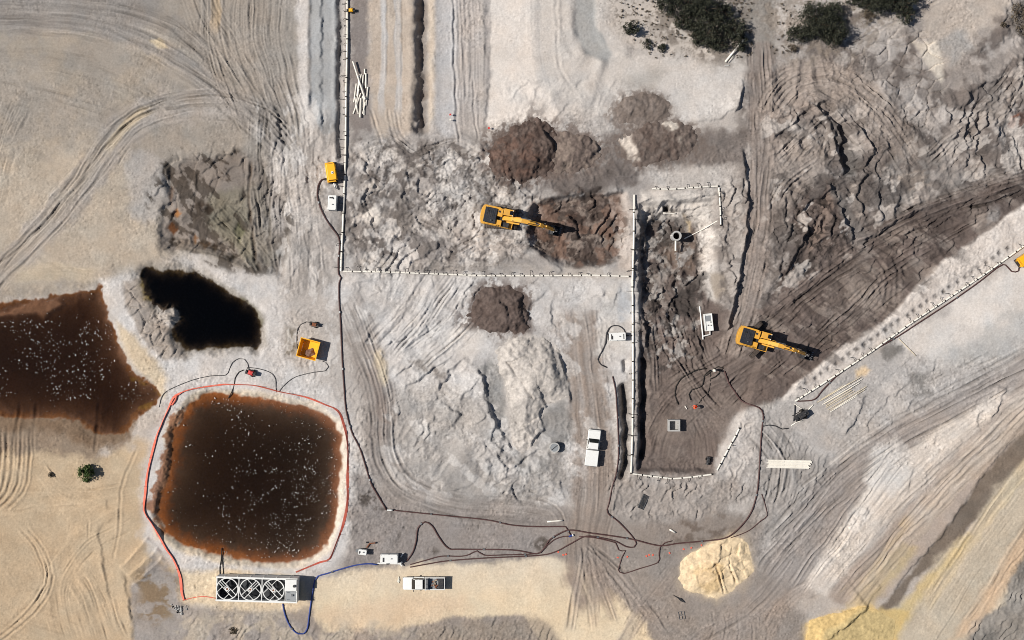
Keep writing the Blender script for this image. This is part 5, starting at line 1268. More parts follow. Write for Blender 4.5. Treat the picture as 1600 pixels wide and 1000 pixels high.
MT = dict(
    white=paint('white_paint', (224, 224, 220), 0.4, dirt=0.28, dirtcol=(196, 186, 172)),
    pipe=paint('white_pipe', (232, 226, 214), 0.5, dirt=0.25, scale=1.5),
    yellow=paint('machine_yellow', (216, 158, 52), 0.5, dirt=0.55, scale=2.2, dirtcol=(176, 146, 104)),
    yellow2=paint('pump_yellow', (244, 176, 22), 0.42, dirt=0.12),
    dark=paint('dark_steel', (34, 36, 40), 0.5, dirt=0.25),
    black=paint('black_rubber', (26, 25, 25), 0.75, dirt=0.25, spec=0.2),
    deck=paint('black_deck', (20, 26, 38), 0.6, dirt=0.15),
    steel=paint('grey_steel', (126, 128, 130), 0.45, 0.6, dirt=0.3),
    chrome=paint('chrome_rod', (210, 212, 214), 0.15, 1.0, dirt=0.05),
    glass=paint('tinted_glass', (14, 18, 22), 0.06, dirt=0.04, spec=0.8),
    track=paint('track_steel', (72, 64, 58), 0.7, 0.3, dirt=0.7, scale=4, dirtcol=(122, 106, 96)),
    concrete=paint('concrete', (172, 170, 166), 0.9, dirt=0.4, scale=2.5, dirtcol=(130, 124, 118), bump=0.3),
    hose=paint('brown_hose', (70, 44, 42), 0.6, dirt=0.45, scale=0.8, dirtcol=(118, 92, 86)),
    hosek=paint('dark_hose', (44, 44, 48), 0.6, dirt=0.3, scale=0.8, dirtcol=(110, 104, 100)),
    blue=paint('blue_hose', (40, 62, 132), 0.55, dirt=0.25, scale=0.9, dirtcol=(104, 104, 120)),
    orange=paint('orange_mesh', (216, 98, 76), 0.8, dirt=0.7, scale=1.2, dirtcol=(206, 158, 142)),
    red=paint('red_paint', (196, 44, 40), 0.5, dirt=0.15),
    rust=paint('rusty_steel', (126, 74, 46), 0.8, dirt=0.5, dirtcol=(90, 66, 52)),
    wood=paint('pale_timber', (204, 190, 164), 0.8, dirt=0.4, scale=1.2, dirtcol=(150, 132, 110)),
    tank=paint('tank_interior', (44, 46, 50), 0.6, dirt=0.4, dirtcol=(84, 84, 84)),
    plate=paint('galvanised_plate', (148, 152, 154), 0.5, 0.4, dirt=0.35),
    trash=paint('wood_scrap', (112, 86, 74), 0.9, dirt=0.6, scale=5, dirtcol=(160, 130, 116)),
    skin=paint('skin', (176, 128, 104), 0.6, dirt=0.0),
    denim=paint('denim', (56, 62, 84), 0.85, dirt=0.3),
    hivis=paint('hi_vis_orange', (248, 92, 40), 0.7, dirt=0.05),
    cream=paint('pale_shirt', (214, 210, 196), 0.8, dirt=0.1),
    light=paint('lamp_glass', (230, 232, 226), 0.1, dirt=0.0, spec=0.8),
    redl=paint('tail_lamp', (150, 20, 16), 0.2, dirt=0.0, spec=0.7),
    fleck=paint('fleck', (222, 218, 210), 0.8, dirt=0.3, scale=6, dirtcol=(150, 140, 128)),
    bark=paint('bark', (92, 78, 66), 0.9, dirt=0.4, dirtcol=(60, 50, 42)),
)
def leaf_mat(name, c, c2):
    m, nt, out = new_mat(name)
    b = nt.nodes.new('ShaderNodeBsdfPrincipled'); b.inputs['Roughness'].default_value = 0.65; b.inputs['Specular IOR Level'].default_value = 0.25
    g = nt.nodes.new('ShaderNodeNewGeometry')
    mx = nt.nodes.new('ShaderNodeMix'); mx.data_type = 'RGBA'
    mx.inputs['A'].default_value = (*[float(q) for q in srgb(c)], 1); mx.inputs['B'].default_value = (*[float(q) for q in srgb(c2)], 1)
    nt.links.new(g.outputs['Random Per Island'], mx.inputs['Factor'])
    nt.links.new(mx.outputs['Result'], b.inputs['Base Color'])
    nt.links.new(b.outputs[0], out.inputs[0])
    return m
M_LEAF = leaf_mat('dark_scrub_leaf', (26, 32, 26), (70, 70, 56))
M_LEAF2 = leaf_mat('green_bush_leaf', (44, 62, 32), (90, 108, 56))
M_DRY = leaf_mat('dry_scrub_leaf', (72, 64, 54), (120, 108, 92))

# ================================================================== draped hoses and pipes
def drape(pts, r, step=5.0, lift=0.0, smooth=1):
    p = spline(pts, step)
    w = [at(a, b) for a, b in p]
    z = np.array([q.z for q in w])
    for _ in range(smooth):
        z = np.maximum(z, np.convolve(np.pad(z, 2, mode='edge'), np.ones(5) / 5, 'valid'))
    return [Vector((q.x, q.y, float(zz) + r * 0.85 + lift)) for q, zz in zip(w, z)]

def hose(name, label, pts, r=0.10, mat='hose', cat='hose', group=None, couplers=0, jit=0.35):
    rr = random.Random(len(pts) * 31 + int(pts[0][0]))
    pts = [pts[0]] + [(a + rr.uniform(-jit, jit), b + rr.uniform(-jit, jit)) for a, b in pts[1:-1]] + [pts[-1]]
    P = drape(pts, r)
    root = empty(name, (P[0].x, P[0].y, P[0].z - r))
    tag(root, label, cat, group)
    loc = [q - Vector(root.location) for q in P]
    MB().tube(loc, r, 8).build('hose_line', MT[mat], root, smooth=True)
    if couplers:
        L = 0.0; nxt = couplers * 0.5
        for i in range(1, len(loc)):
            L += (loc[i] - loc[i - 1]).length
            if L > nxt:
                d = (loc[i] - loc[i - 1]).normalized()
                MB().cyl(loc[i] - d * 0.16, loc[i] + d * 0.16, r * 1.45, n=10).build('coupling', MT['steel'], root)
                nxt += couplers
    return root

def header(label, pts, r=0.14, sec=30, ticks=13, side=1, tick_len=9, swing=True, gap='dark', ends=True, tick_both=False, start=4):
    """wellpoint header: pipe sections, couplers, swing hoses down to each wellpoint riser"""
    dens = []
    for (a, b) in zip(pts[:-1], pts[1:]):
        n = max(2, int(math.dist(a, b) / 4))
        dens += [(a[0] + (b[0] - a[0]) * k / n, a[1] + (b[1] - a[1]) * k / n) for k in range(n)]
    dens.append(pts[-1])
    W = [at(a, b) for a, b in dens]
    z = np.array([q.z for q in W])
    k = 9
    zs = np.convolve(np.pad(z, k // 2, mode='edge'), np.ones(k) / k, 'valid')
    zs = np.maximum(zs, np.convolve(np.pad(np.maximum(z, zs), 2, mode='edge'), np.ones(5) / 5, 'valid'))
    W = [Vector((q.x, q.y, float(s) + r + 0.05)) for q, s in zip(W, zs)]
    root = empty('header_pipe', (W[0].x, W[0].y, W[0].z - r))
    tag(root, label, 'pipe', 'white wellpoint header pipes')
    o = Vector(root.location)
    W = [q - o for q in W]
    cum = [0.0]
    for i in range(1, len(W)): cum.append(cum[-1] + (W[i] - W[i - 1]).length)
    tot = cum[-1]
    def pos(s):
        s = min(max(s, 0), tot)
        i = min(max(int(np.searchsorted(cum, s)), 1), len(cum) - 1)
        t = (s - cum[i - 1]) / max(cum[i] - cum[i - 1], 1e-6)
        return W[i - 1].lerp(W[i], t), (W[i] - W[i - 1]).normalized()
    nsec = max(1, round(tot / (sec * PXM)))
    L = tot / nsec
    for i in range(nsec):
        a = i * L + 0.05; b = (i + 1) * L - 0.05
        mid = [pos(a + (b - a) * t)[0] for t in np.linspace(0, 1, max(2, int(L / 0.8) + 1))]
        MB().tube(mid, r, 10).build('pipe_section', MT['pipe'], root, smooth=False)
        if i < nsec - 1 or ends:
            c, d = pos((i + 1) * L)
            MB().cyl(c - d * 0.09, c + d * 0.09, r * 1.18, n=10).build('coupler', MT['black'], root)
    if swing:
        n = int(tot / (ticks * PXM))
        for i in range(n):
            s = (i + 0.5) * ticks * PXM + rnd.uniform(-0.1, 0.1)
            c, d = pos(s)
            if rnd.random() < 0.22: continue
            for sd in ((side, -side) if tick_both and i % 2 else (side,)):
                nn = Vector((d.y, -d.x, 0)).normalized() * sd
                ln = tick_len * PXM * rnd.uniform(0.4, 1.25)
                e = c + nn * ln + d * rnd.uniform(-0.35, 0.35)
                q = o + e
                zg = gz(q.x / PXM + 800, 500 - q.y / PXM) - o.z
                hs = [c + Vector((0, 0, r * 0.6)), c + nn * ln * 0.35 + Vector((0, 0, r + 0.18)), c + nn * ln * 0.75 + Vector((0, 0, 0.22)), Vector((e.x, e.y, max(zg + 0.42, 0.05)))]
                h = MB().tube(hs, 0.036, 6).build('swing_hose', MT['black'], root, smooth=True)
                MB().cyl(Vector((e.x, e.y, zg - 0.2)), Vector((e.x, e.y, max(zg + 0.5, 0.12))), 0.04, n=6).build('riser', MT['steel'], h)
    return root
# ================================================================== wellpoint header pipes
header('long white header pipe running up the left side of the site to the top edge', [(533, 424), (534, 395), (537, 330), (540, 250), (541, 150), (543, 60), (543, -60)], 0.15, 30, 12.5, -1, 9)
header('dashed white header pipe running east from the long left pipe across the middle', [(536, 424), (600, 425), (680, 428), (760, 431), (850, 431), (925, 430), (983, 432)], 0.12, 15, 15, -1, 7)
header('straight white header pipe down the west edge of the brown pit', [(991, 304), (990, 380), (988, 440), (989, 520), (989, 600), (988, 680), (986, 739)], 0.15, 30, 16, -1, 8, tick_both=True)
header('short bent white header pipe along the south edge of the brown pit', [(988, 740), (1020, 744), (1052, 748), (1082, 745), (1112, 741)], 0.13, 16, 16, 1, 7)
header('white header pipe along the north edge of the pit with the manhole', [(1018, 295), (1050, 296), (1085, 293), (1122, 291)], 0.12, 13, 16, -1, 6)
header('short white header pipe down the east edge of the pit with the manhole', [(1123, 293), (1125, 320), (1126, 352)], 0.12, 16, 14, -1, 6)
header('long diagonal white header pipe climbing to the right edge along the pale bank', [(1242, 627), (1300, 590), (1362, 549), (1420, 507), (1480, 467), (1540, 427), (1600, 384), (1660, 341)], 0.13, 15, 15, -1, 9)
header('short leaning white header pipe on the lumpy grey bank south-east of the pit', [(1120, 735), (1136, 705), (1155, 669)], 0.12, 13, 30, 1, 5)
hose('feed_pipe', 'thin white pipe slanting from the manhole up to the pit corner', [(1069, 373), (1095, 360), (1121, 345)], 0.08, 'pipe', 'pipe', jit=0)
hose('plastic_pipe', 'short white pipe lying across the crumbled north face of the pit', [(1036, 333), (1056, 334)], 0.10, 'pipe', 'pipe', jit=0)
hose('plastic_pipe', 'thin tan pipe lying square to the diagonal header on pale sand', [(1404, 529), (1418, 543), (1431, 556)], 0.07, 'wood', 'pipe', jit=0)
hose('plastic_pipe', 'single white pipe lying above the crossing hoses in the south', [(855, 815), (867, 814), (879, 813)], 0.13, 'pipe', 'pipe', jit=0)
hose('plastic_pipe', 'very short white pipe stub with dark shadow above the yellow sand heap', [(1046, 827), (1055, 832)], 0.14, 'pipe', 'pipe', jit=0)

# ================================================================== hoses
hose('discharge_hose', 'long dark brown hose from the yellow pump down past the square basin', [(511, 279), (503, 281), (497, 290), (496, 306), (500, 322), (508, 340), (520, 358), (529, 370), (531, 385), (529, 405), (529, 428), (533, 434), (530, 442), (530, 470), (532, 500), (535, 560), (537, 600), (541, 640), (550, 675), (562, 700), (572, 730), (580, 755), (595, 782), (604, 797)], 0.115, 'hose', couplers=9)
hose('discharge_hose', 'dark hose running east from the scorched patch to the blue coupling', [(614, 797), (650, 801), (700, 806), (760, 812), (800, 820), (840, 823), (884, 823), (888, 830), (892, 836)], 0.10, 'hose', couplers=11)
hose('discharge_hose', 'brown hose with a high loop beside the white generator, running on to the pit', [(636, 876), (645, 862), (650, 845), (653, 825), (664, 815), (676, 822), (685, 838), (700, 856), (720, 858), (800, 859), (838, 865), (850, 856), (857, 845), (870, 836), (890, 828), (920, 832), (960, 838), (990, 843), (1030, 852), (1060, 849), (1110, 844), (1135, 840), (1155, 825), (1172, 803), (1181, 778), (1185, 750), (1188, 700), (1190, 670), (1192, 648), (1186, 637), (1172, 632), (1158, 626), (1148, 612), (1138, 598), (1132, 580)], 0.11, 'hose', couplers=12)
hose('discharge_hose', 'lower brown hose from the generator that loops back up beside the white truck', [(641, 886), (670, 881), (700, 876), (760, 872), (840, 868), (868, 862), (890, 850), (915, 838), (940, 840), (962, 846), (978, 854), (990, 855), (994, 849), (986, 836), (966, 815), (949, 801), (952, 785), (957, 760), (963, 738), (966, 710), (965, 660), (963, 630), (962, 610), (957, 588)], 0.10, 'hose', couplers=12)
hose('discharge_hose', 'dark hose curling around the white pump box west of the pit', [(948, 574), (940, 570), (934, 561), (940, 550), (946, 536), (948, 520), (955, 510), (966, 509), (975, 515), (979, 524)], 0.09, 'hosek')
hose('discharge_hose', 'middle brown hose from the generator with a small kink', [(641, 882), (665, 875), (690, 869), (720, 869), (733, 866), (745, 861), (757, 867), (790, 867), (830, 866), (845, 862), (855, 852), (866, 843), (880, 838), (892, 838)], 0.09, 'hose', couplers=12)
hose('discharge_hose', 'dark hose bent into an open rectangle south of the crossing hoses', [(905, 838), (930, 840), (955, 846), (962, 848), (967, 859), (972, 861), (977, 860), (972, 870), (968, 884), (966, 890), (974, 896), (1000, 888), (1028, 879), (1030, 868), (1031, 855), (1038, 848), (1050, 845)], 0.08, 'hose')
hose('discharge_hose', 'faint red hose curving along the east road below the header pipe', [(1190, 772), (1196, 790), (1198, 806), (1188, 814), (1172, 828), (1155, 836), (1142, 840)], 0.07, 'hose')
hose('discharge_hose', 'dark hose following the diagonal header pipe to the right edge', [(1246, 627), (1272, 624), (1285, 610), (1305, 590), (1330, 570), (1360, 550), (1400, 527), (1440, 501), (1480, 475), (1500, 461), (1530, 440), (1560, 417), (1571, 414), (1580, 424), (1591, 423), (1592, 410), (1600, 405)], 0.10, 'hose', couplers=12)
hose('discharge_hose', 'short dark hose hanging from the lower end of the diagonal header', [(1242, 632), (1241, 645), (1240, 658)], 0.09, 'hosek')
hose('discharge_hose', 'short dark hose running west from the black pump to the long brown hose', [(1192, 666), (1200, 664), (1212, 666), (1222, 670), (1232, 669)], 0.08, 'hosek')
hose('suction_hose', 'black hose in a wide arc across the brown pit floor', [(1060, 632), (1055, 618), (1056, 604), (1064, 592), (1076, 584), (1090, 578), (1104, 576)], 0.09, 'black')
hose('suction_hose', 'black hose in a tight curl between the two workers', [(1079, 625), (1076, 616), (1081, 609), (1094, 605), (1099, 596), (1101, 586), (1110, 578)], 0.08, 'black')
hose('suction_hose', 'black hose looped beside the worker with the white hat', [(1110, 592), (1118, 589), (1126, 580), (1129, 575), (1122, 573), (1112, 580), (1104, 586), (1099, 588)], 0.08, 'black')
hose('suction_hose', 'thin dark hose running down to the worker in orange', [(1110, 582), (1110, 600), (1105, 615), (1096, 623), (1092, 630)], 0.05, 'black')
hose('thin_hose', 'thin dark hose from the red pump west to the brown pond', [(249, 636), (253, 620), (264, 609), (300, 594), (330, 587), (352, 586), (358, 578), (363, 567), (373, 560), (382, 561), (387, 568), (389, 576)], 0.055, 'hosek')
hose('thin_hose', 'thin dark hose from the red pump east to the orange fence', [(386, 574), (398, 575), (412, 578), (425, 584), (431, 593), (431, 604), (432, 613)], 0.055, 'hosek')
hose('thin_hose', 'thin dark hose from the yellow bin west to the orange fence', [(504, 564), (510, 567), (513, 573), (509, 579), (490, 582), (462, 589), (446, 600), (436, 612)], 0.055, 'hosek')
hose('suction_hose', 'dark suction hose from the red pump over the fence into the square basin', [(381, 578), (374, 581), (367, 591), (366, 601), (362, 613), (357, 622)], 0.07, 'black')
hose('thin_hose', 'dark hose bending from the small orange pump down beside the yellow bin', [(465, 545), (464, 532), (465, 514), (470, 507), (479, 503), (487, 504)], 0.06, 'hosek')
hose('suction_hose', 'black suction hose from the square basin to the filter tank, west one', [(347, 856), (346, 872), (344, 886), (344, 899)], 0.08, 'black')
hose('suction_hose', 'black suction hose from the square basin to the filter tank, east one', [(347, 860), (347, 876), (349, 888), (349, 899)], 0.07, 'black')
hose('lay_flat_hose', 'bright blue lay-flat hose curving from the generator round the filter tank', [(590, 882), (575, 881), (555, 883), (530, 890), (510, 896), (497, 900), (492, 907), (489, 922), (486, 940), (483, 962), (480, 982), (474, 990), (466, 990), (456, 982), (448, 968), (444, 954), (442, 943)], 0.11, 'blue', couplers=14)
hose('warning_cord', 'thin red cord from the orange fence to the west end of the filter tank', [(286, 938), (300, 934), (318, 932), (339, 935)], 0.06, 'orange')

# ================================================================== orange barrier fence round the basin
FENCE = [(286, 938), (282, 925), (279, 900), (270, 875), (258, 858), (246, 836), (236, 818), (224, 798), (225, 770), (228, 745), (234, 715), (243, 682), (251, 664), (261, 640), (270, 620), (284, 612), (305, 606), (345, 600), (362, 600), (400, 602), (440, 612), (480, 620), (510, 632), (529, 641), (538, 660), (544, 690), (545, 750), (544, 790), (538, 820), (526, 850), (516, 874), (500, 880), (480, 888), (463, 895)]
fr = empty('barrier_fence', at(286, 938)); tag(fr, 'sagging orange mesh barrier fence ringing the square basin', 'fence')
_p = spline(FENCE, 5.0); _o = Vector(fr.location)
_n = np.gradient(_p, axis=0); _n /= np.hypot(_n[:, 0], _n[:, 1])[:, None]
seg = 9
for i0 in range(0, len(_p) - 1, seg):
    mb = MB(); i1 = min(i0 + seg, len(_p) - 1)
    top = []; bot = []
    for i in range(i0, i1 + 1):
        w = at(*_p[i]); t = _p[i]
        k = 0.5 + 0.5 * math.sin(i * 0.31) * math.sin(i * 0.127 + 1)
        thin = 0.55 if 280 < t[0] < 525 and t[1] < 645 else 1.0
        lean = (0.16 + 0.28 * k) * thin
        hgt = 0.34 - 0.18 * k
        nx, ny = _n[i][1], _n[i][0]
        s = -1
        bot.append(w - _o + Vector((0, 0, 0.03)))
        top.append(w - _o + Vector((nx * s * lean, ny * s * lean, hgt)))
    n = len(bot)
    th = 0.012
    v = bot + top + [q + Vector((th, th, 0.01)) for q in bot] + [q + Vector((th, th, 0.01)) for q in top]
    f = [[i, i + 1, n + i + 1, n + i] for i in range(n - 1)] + [[2 * n + i + 1, 2 * n + i, 3 * n + i, 3 * n + i + 1] for i in range(n - 1)] + [[n + i, n + i + 1, 3 * n + i + 1, 3 * n + i] for i in range(n - 1)]
    mb.add(v, f).build('mesh_panel', MT['orange'], fr)
    b0 = bot[0]
    MB().cyl(b0 - Vector((0, 0, 0.3)), b0 + Vector((0.05, 0.03, 0.6)), 0.02, n=6).build('post', MT['rust'], fr)
_o2 = at(272, 630)
hose('fence_scrap', 'crumpled scrap of orange mesh at the north-west bend of the fence', [(269, 633), (274, 625), (277, 617)], 0.14, 'orange', 'mesh', jit=0.8)

# ================================================================== filter tank
def filter_tank():
    t = thing('filter_tank', 'long white open filter tank with three round grated chambers beside the basin', 'tank', 401, 921.5, -1.6, top=2.3)
    L, Wd, Hh = 12.5, 3.8, 2.0
    th = 0.14
    for y in (-Wd / 2 + th / 2, Wd / 2 - th / 2):
        MB().box((0, y, 0.25 + Hh / 2), (L, th, Hh)).build('side_wall', MT['white'], t)
    for x in (-L / 2 + th / 2, L / 2 - th / 2):
        MB().box((x, 0, 0.25 + Hh / 2), (th - 0.004, Wd - 2 * th - 0.004, Hh - 0.004)).build('end_wall', MT['white'], t)
    MB().box((0, 0, 0.33), (L - 0.3, Wd - 0.3, 0.16)).build('floor_plate', MT['tank'], t)
    zt = 0.25 + Hh
    for y in (-Wd / 2 + 0.12, Wd / 2 - 0.12):
        MB().box((0, y, zt + 0.05), (L + 0.06, 0.26, 0.09)).build('rim', MT['white'], t)
    for y in (-1, 1):
        MB().box((0, y, 0.12), (L, 0.25, 0.25)).build('skid', MT['dark'], t)
    # sloped baffles under the chambers
    cr = 1.72
    for i, cx in enumerate((-4.55, -0.98, 2.58)):
        rg = MB().ring((cx, 0), cr, cr - 0.13, zt - 0.15, zt + 0.02, 40).build('chamber_ring', MT['white'], t)
        s = 1 if i != 1 else -1
        a = R(45 * s)
        ca, sa = math.cos(a), math.sin(a)
        def bar(p, q, w=0.10, zo=0.0):
            m = ((p[0] + q[0]) / 2, (p[1] + q[1]) / 2)
            ln = math.dist(p, q)
            MB().box((cx + m[0], m[1], zt - 0.05 + zo), (ln, w, 0.10), math.atan2(q[1] - p[1], q[0] - p[0])).build('grate_bar', MT['white'], rg)
        def rot(u, v): return (u * ca - v * sa, u * sa + v * ca)
        for off in (-0.33, 0.33):
            h = math.sqrt((cr - 0.1) ** 2 - off ** 2)
            bar(rot(off, -h), rot(off, h))
        for off in (-0.75, 0.75):
            h = math.sqrt((cr - 0.1) ** 2 - off ** 2)
            bar(rot(-h, off), rot(-0.39, off), 0.08, 0.012); bar(rot(0.39, off), rot(h, off), 0.08, 0.012)
        bar(rot(0.0, 0.55), rot(0.0, 1.6), 0.08, 0.02)
        for off in (-0.42, 0.42):
            bar(rot(-0.27, off), rot(0.27, off), 0.08, 0.016)
        MB().ring((cx, 0), 0.30, 0.17, zt - 0.12, zt + 0.08, 16).build('hub', MT['white'], t)
        MB().cyl((cx, 0, 0.4), (cx, 0, zt + 0.03), 0.15, n=14).build('shaft', MT['rust'], t)
        MB().cyl((cx, 0, 0.42), (cx, 0, 1.25), cr - 0.25, 0.5, 24).build('cone', MT['tank'], t)
        if i < 2:
            MB().box((cx + 1.785, 0, zt - 0.02), (0.12, Wd - 0.5, 0.12)).build('cross_beam', MT['white'], t)
    MB().box((4.42, 0, 0.25 + Hh / 2), (0.10, Wd - 0.3, Hh - 0.01)).build('bulkhead', MT['white'], t)
    MB().box((5.35, 0.92, zt + 0.30), (1.75, 1.75, 0.55)).build('control_cabin', MT['white'], t, 0.04)
    MB().cyl((5.9, 0.85, zt + 0.3), (5.9, 0.85, zt + 0.75), 0.22, n=16).build('vent_cap', MT['dark'], t)
    MB().box((5.35, -0.85, zt - 0.05), (1.6, 1.5, 0.06)).build('catwalk', MT['plate'], t)
    for (x, y) in ((4.7, -0.3), (4.7, -1.4), (6.0, -1.4), (6.0, -0.3)):
        MB().cyl((x, y, zt - 0.03), (x, y, zt + 0.5), 0.03, n=6).build('rail_post', MT['white'], t)
    MB().box((5.5, -0.7, zt + 0.08), (0.35, 0.3, 0.2)).build('pump_motor', MT['steel'], t, 0.03)
    for x in (-5, -3, -1, 1, 3, 5):
        for y in (-Wd / 2 - 0.04, Wd / 2 + 0.04):
            MB().box((x, y, 0.25 + Hh / 2), (0.10, 0.08, Hh - 0.1)).build('rib', MT['white'], t)
    MB().cyl((4.2, -2.0, 0.5), (4.2, -1.7, 0.5), 0.16, n=12).build('outlet', MT['steel'], t)
filter_tank()

# ================================================================== pump and generator boxes
def enclosure(name, label, cat, px, py, ang, L, Wd, Hh, mat='white', vents=True, legs=True):
    t = thing(name, label, cat, px, py, ang, top=0.2 + Hh)
    MB().box((0, 0, 0.14), (L * 1.06, Wd * 0.9, 0.16)).build('skid', MT['dark'], t)
    body = MB().box((0, 0, 0.22 + Hh / 2), (L, Wd, Hh)).build('body', MT[mat], t, 0.05)
    MB().box((0, 0, 0.22 + Hh + 0.02), (L * 0.97, Wd * 0.96, 0.06)).build('roof', MT[mat], t, 0.02)
    zt = 0.22 + Hh + 0.05
    for x in (-L / 4, L / 4):
        for y in (-Wd / 2 - 0.012, Wd / 2 + 0.012):
            d = MB().box((x, y, 0.25 + Hh / 2), (L * 0.42, 0.025, Hh * 0.82)).build('door', MT[mat], t, 0.005)
            MB().box((x + L * 0.15, y * 1.012, 0.3 + Hh / 2), (0.04, 0.03, 0.14)).build('handle', MT['dark'], d)
    if vents:
        for k in range(4):
            MB().box((-L / 2 - 0.01, 0, 0.5 + k * 0.18), (0.03, Wd * 0.7, 0.07)).build('louvre', MT['dark'], t)
    MB().cyl((L * 0.12, 0.05, zt - 0.02), (L * 0.12, 0.05, zt + 0.22), 0.07, n=10).build('exhaust', MT['dark'], t)
    MB().box((-L * 0.32, -Wd * 0.1, zt + 0.01), (L * 0.10, Wd * 0.5, 0.03)).build('roof_vent', MT['dark'], t)
    for x in (-L * 0.46, L * 0.46):
        for y in (-Wd * 0.44, Wd * 0.44):
            MB().ring((x, y), 0.05, 0.03, zt - 0.01, zt + 0.03, 8).build('lifting_eye', MT['steel'], t)
    return t

t = enclosure('generator', 'white box generator at the head of the blue hose and brown hoses', 'generator', 608, 873.5, -1, 2.7, 1.35, 1.25)
MB().cyl((-2.5 + 0.6, -0.9, 0.35), (1.7, -0.9, 0.35), 0.12, n=10).build('manifold_pipe', MT['white'], t)
MB().cyl((1.6, -0.95, 0.35), (1.95, -0.6, 0.35), 0.12, n=10).build('manifold_branch', MT['white'], t)
MB().cyl((1.6, -0.9, 0.35), (1.95, -1.25, 0.35), 0.12, n=10).build('manifold_branch', MT['white'], t)
MB().cyl((1.7, 0.1, 0.3), (2.1, 0.75, 0.3), 0.09, n=10).build('drawbar', MT['white'], t)
MB().box((-0.3, -0.85, 0.4), (0.4, 0.35, 0.5)).build('valve', MT['dark'], t, 0.04)
t = enclosure('light_trailer', 'small cream trailer box left of the white generator', 'trailer', 566, 863, -8, 1.35, 0.8, 0.75, 'white')
MB().box((-0.85, 0, 0.3), (0.5, 0.5, 0.12), 0).build('drawbar', MT['steel'], t)
MB().cyl((-0.4, 0.0, 0.98), (-0.4, 0.0, 1.12), 0.10, n=10).build('lamp_mast', MT['dark'], t)
for y in (-0.42, 0.42):
    MB().cyl((0.2, y - 0.07, 0.22), (0.2, y + 0.07, 0.22), 0.22, n=14).build('wheel', MT['black'], t)
t = enclosure('pump_enclosure', 'white pump box directly below the yellow pump on the left header pipe', 'pump', 519, 316.5, -93, 2.3, 1.3, 1.35)
MB().box((-0.7, 0.1, 1.66), (0.4, 0.14, 0.04), 0.7).build('decal', MT['dark'], t)
t = enclosure('pump_enclosure', 'white pump box ringed by a dark hose west of the pit', 'pump', 965, 526, 2, 2.6, 1.2, 0.9)
MB().box((-0.95, 0, 1.2), (0.12, 0.8, 0.03)).build('grille', MT['dark'], t)
MB().box((0.95, 0, 1.2), (0.12, 0.8, 0.03)).build('grille', MT['dark'], t)
MB().cyl((1.3, 0.1, 0.5), (2.3, 0.1, 0.4), 0.13, n=10).build('suction_stub', MT['dark'], t)

def pit_tank():
    t = thing('water_tank', 'white rectangular tank with raised rim standing on the brown pit floor', 'tank', 1107.5, 503.5, -84, top=1.3)
    L, Wd, Hh = 2.7, 1.25, 1.1
    MB().box((0, 0, 0.1), (L, Wd * 0.9, 0.2)).build('skid', MT['dark'], t)
    MB().box((0, 0, 0.2 + Hh / 2), (L, Wd, Hh)).build('body', MT['white'], t, 0.03)
    z = 0.2 + Hh
    for y in (-Wd / 2 + 0.06, Wd / 2 - 0.06): MB().box((0, y, z + 0.06), (L, 0.1, 0.12)).build('rim', MT['white'], t)
    for x in (-L / 2 + 0.05, L / 2 - 0.05): MB().box((x, 0, z + 0.055), (0.1, Wd - 0.24, 0.11)).build('rim', MT['white'], t)
    MB().box((-0.6, 0, z + 0.012), (0.9, 0.8, 0.02)).build('lid', MT['plate'], t)
    for (x, y) in ((0.0, 0.3), (0.5, 0.3), (0.45, -0.15)):
        MB().cyl((x, y, z), (x, y, z + 0.14), 0.09, n=10).build('filler_cap', MT['dark'], t)
    pp = [(-2.6, -1.0, 0.25), (1.9, -1.0, 0.25), (2.6, -1.0, 0.2)]
    MB().tube(pp, 0.10, 8).build('side_pipe', MT['white'], t)
    MB().tube([(2.1, -0.95, 0.3), (2.0, -0.2, 0.3), (1.95, 0.15, 0.3), (1.4, 0.2, 0.35)], 0.10, 8).build('outlet_pipe', MT['white'], t)
pit_tank()

def yellow_pump(px, py, ang, label, sc=1.0):
    t = thing('yellow_pump', label, 'pump', px, py, ang, top=1.7)
    t.scale = (sc, sc, sc)
    MB().box((0, 0, 0.18), (3.3, 1.5, 0.2)).build('skid', MT['dark'], t)
    MB().box((0, 0.12, 0.28 + 0.75), (2.5, 1.25, 1.5)).build('housing', MT['yellow2'], t, 0.04)
    MB().box((0, -0.62, 0.28 + 0.62), (2.7, 0.28, 1.25)).build('side_tank', MT['yellow2'], t, 0.04)
    MB().box((0, -0.45, 1.66), (2.4, 0.08, 0.12)).build('roof_seam', MT['rust'], t)
    for x in (-1.45, 1.45):
        MB().box((x, -0.1, 1.25), (0.16, 1.35, 0.16)).build('lifting_beam', MT['yellow2'], t, 0.02)
        for y in (-0.65, 0.5):
            MB().box((x, y, 0.72), (0.14, 0.12, 1.0)).build('frame_post', MT['yellow2'], t)
    MB().cyl((0.15, 0.25, 1.78), (0.15, 0.25, 1.86), 0.20, n=16).build('air_cleaner', MT['white'], t)
    MB().cyl((0.15, 0.25, 1.85), (0.15, 0.25, 1.9), 0.09, n=12).build('exhaust_cap', MT['steel'], t)
    for x in (-0.7, 0.7):
        d = MB().box((x, 0.76, 1.0), (1.0, 0.03, 1.2)).build('door', MT['yellow2'], t)
        MB().box((x + 0.35, 0.785, 1.0), (0.05, 0.03, 0.2)).build('handle', MT['dark'], d)
    MB().cyl((0.9, -0.9, 0.45), (0.9, -1.25, 0.45), 0.16, n=12).build('discharge_flange', MT['dark'], t)
    MB().cyl((1.6, 0.1, 0.4), (2.2, 0.2, 0.35), 0.12, n=12).build('suction_pipe', MT['white'], t)
    MB().cyl((2.2, 0.2, 0.35), (2.6, 0.3, 0.35), 0.14, n=12).build('suction_valve', MT['steel'], t)
    return t
yellow_pump(516.5, 268.5, -82, 'yellow pump set beside the long left header pipe, above the white box')
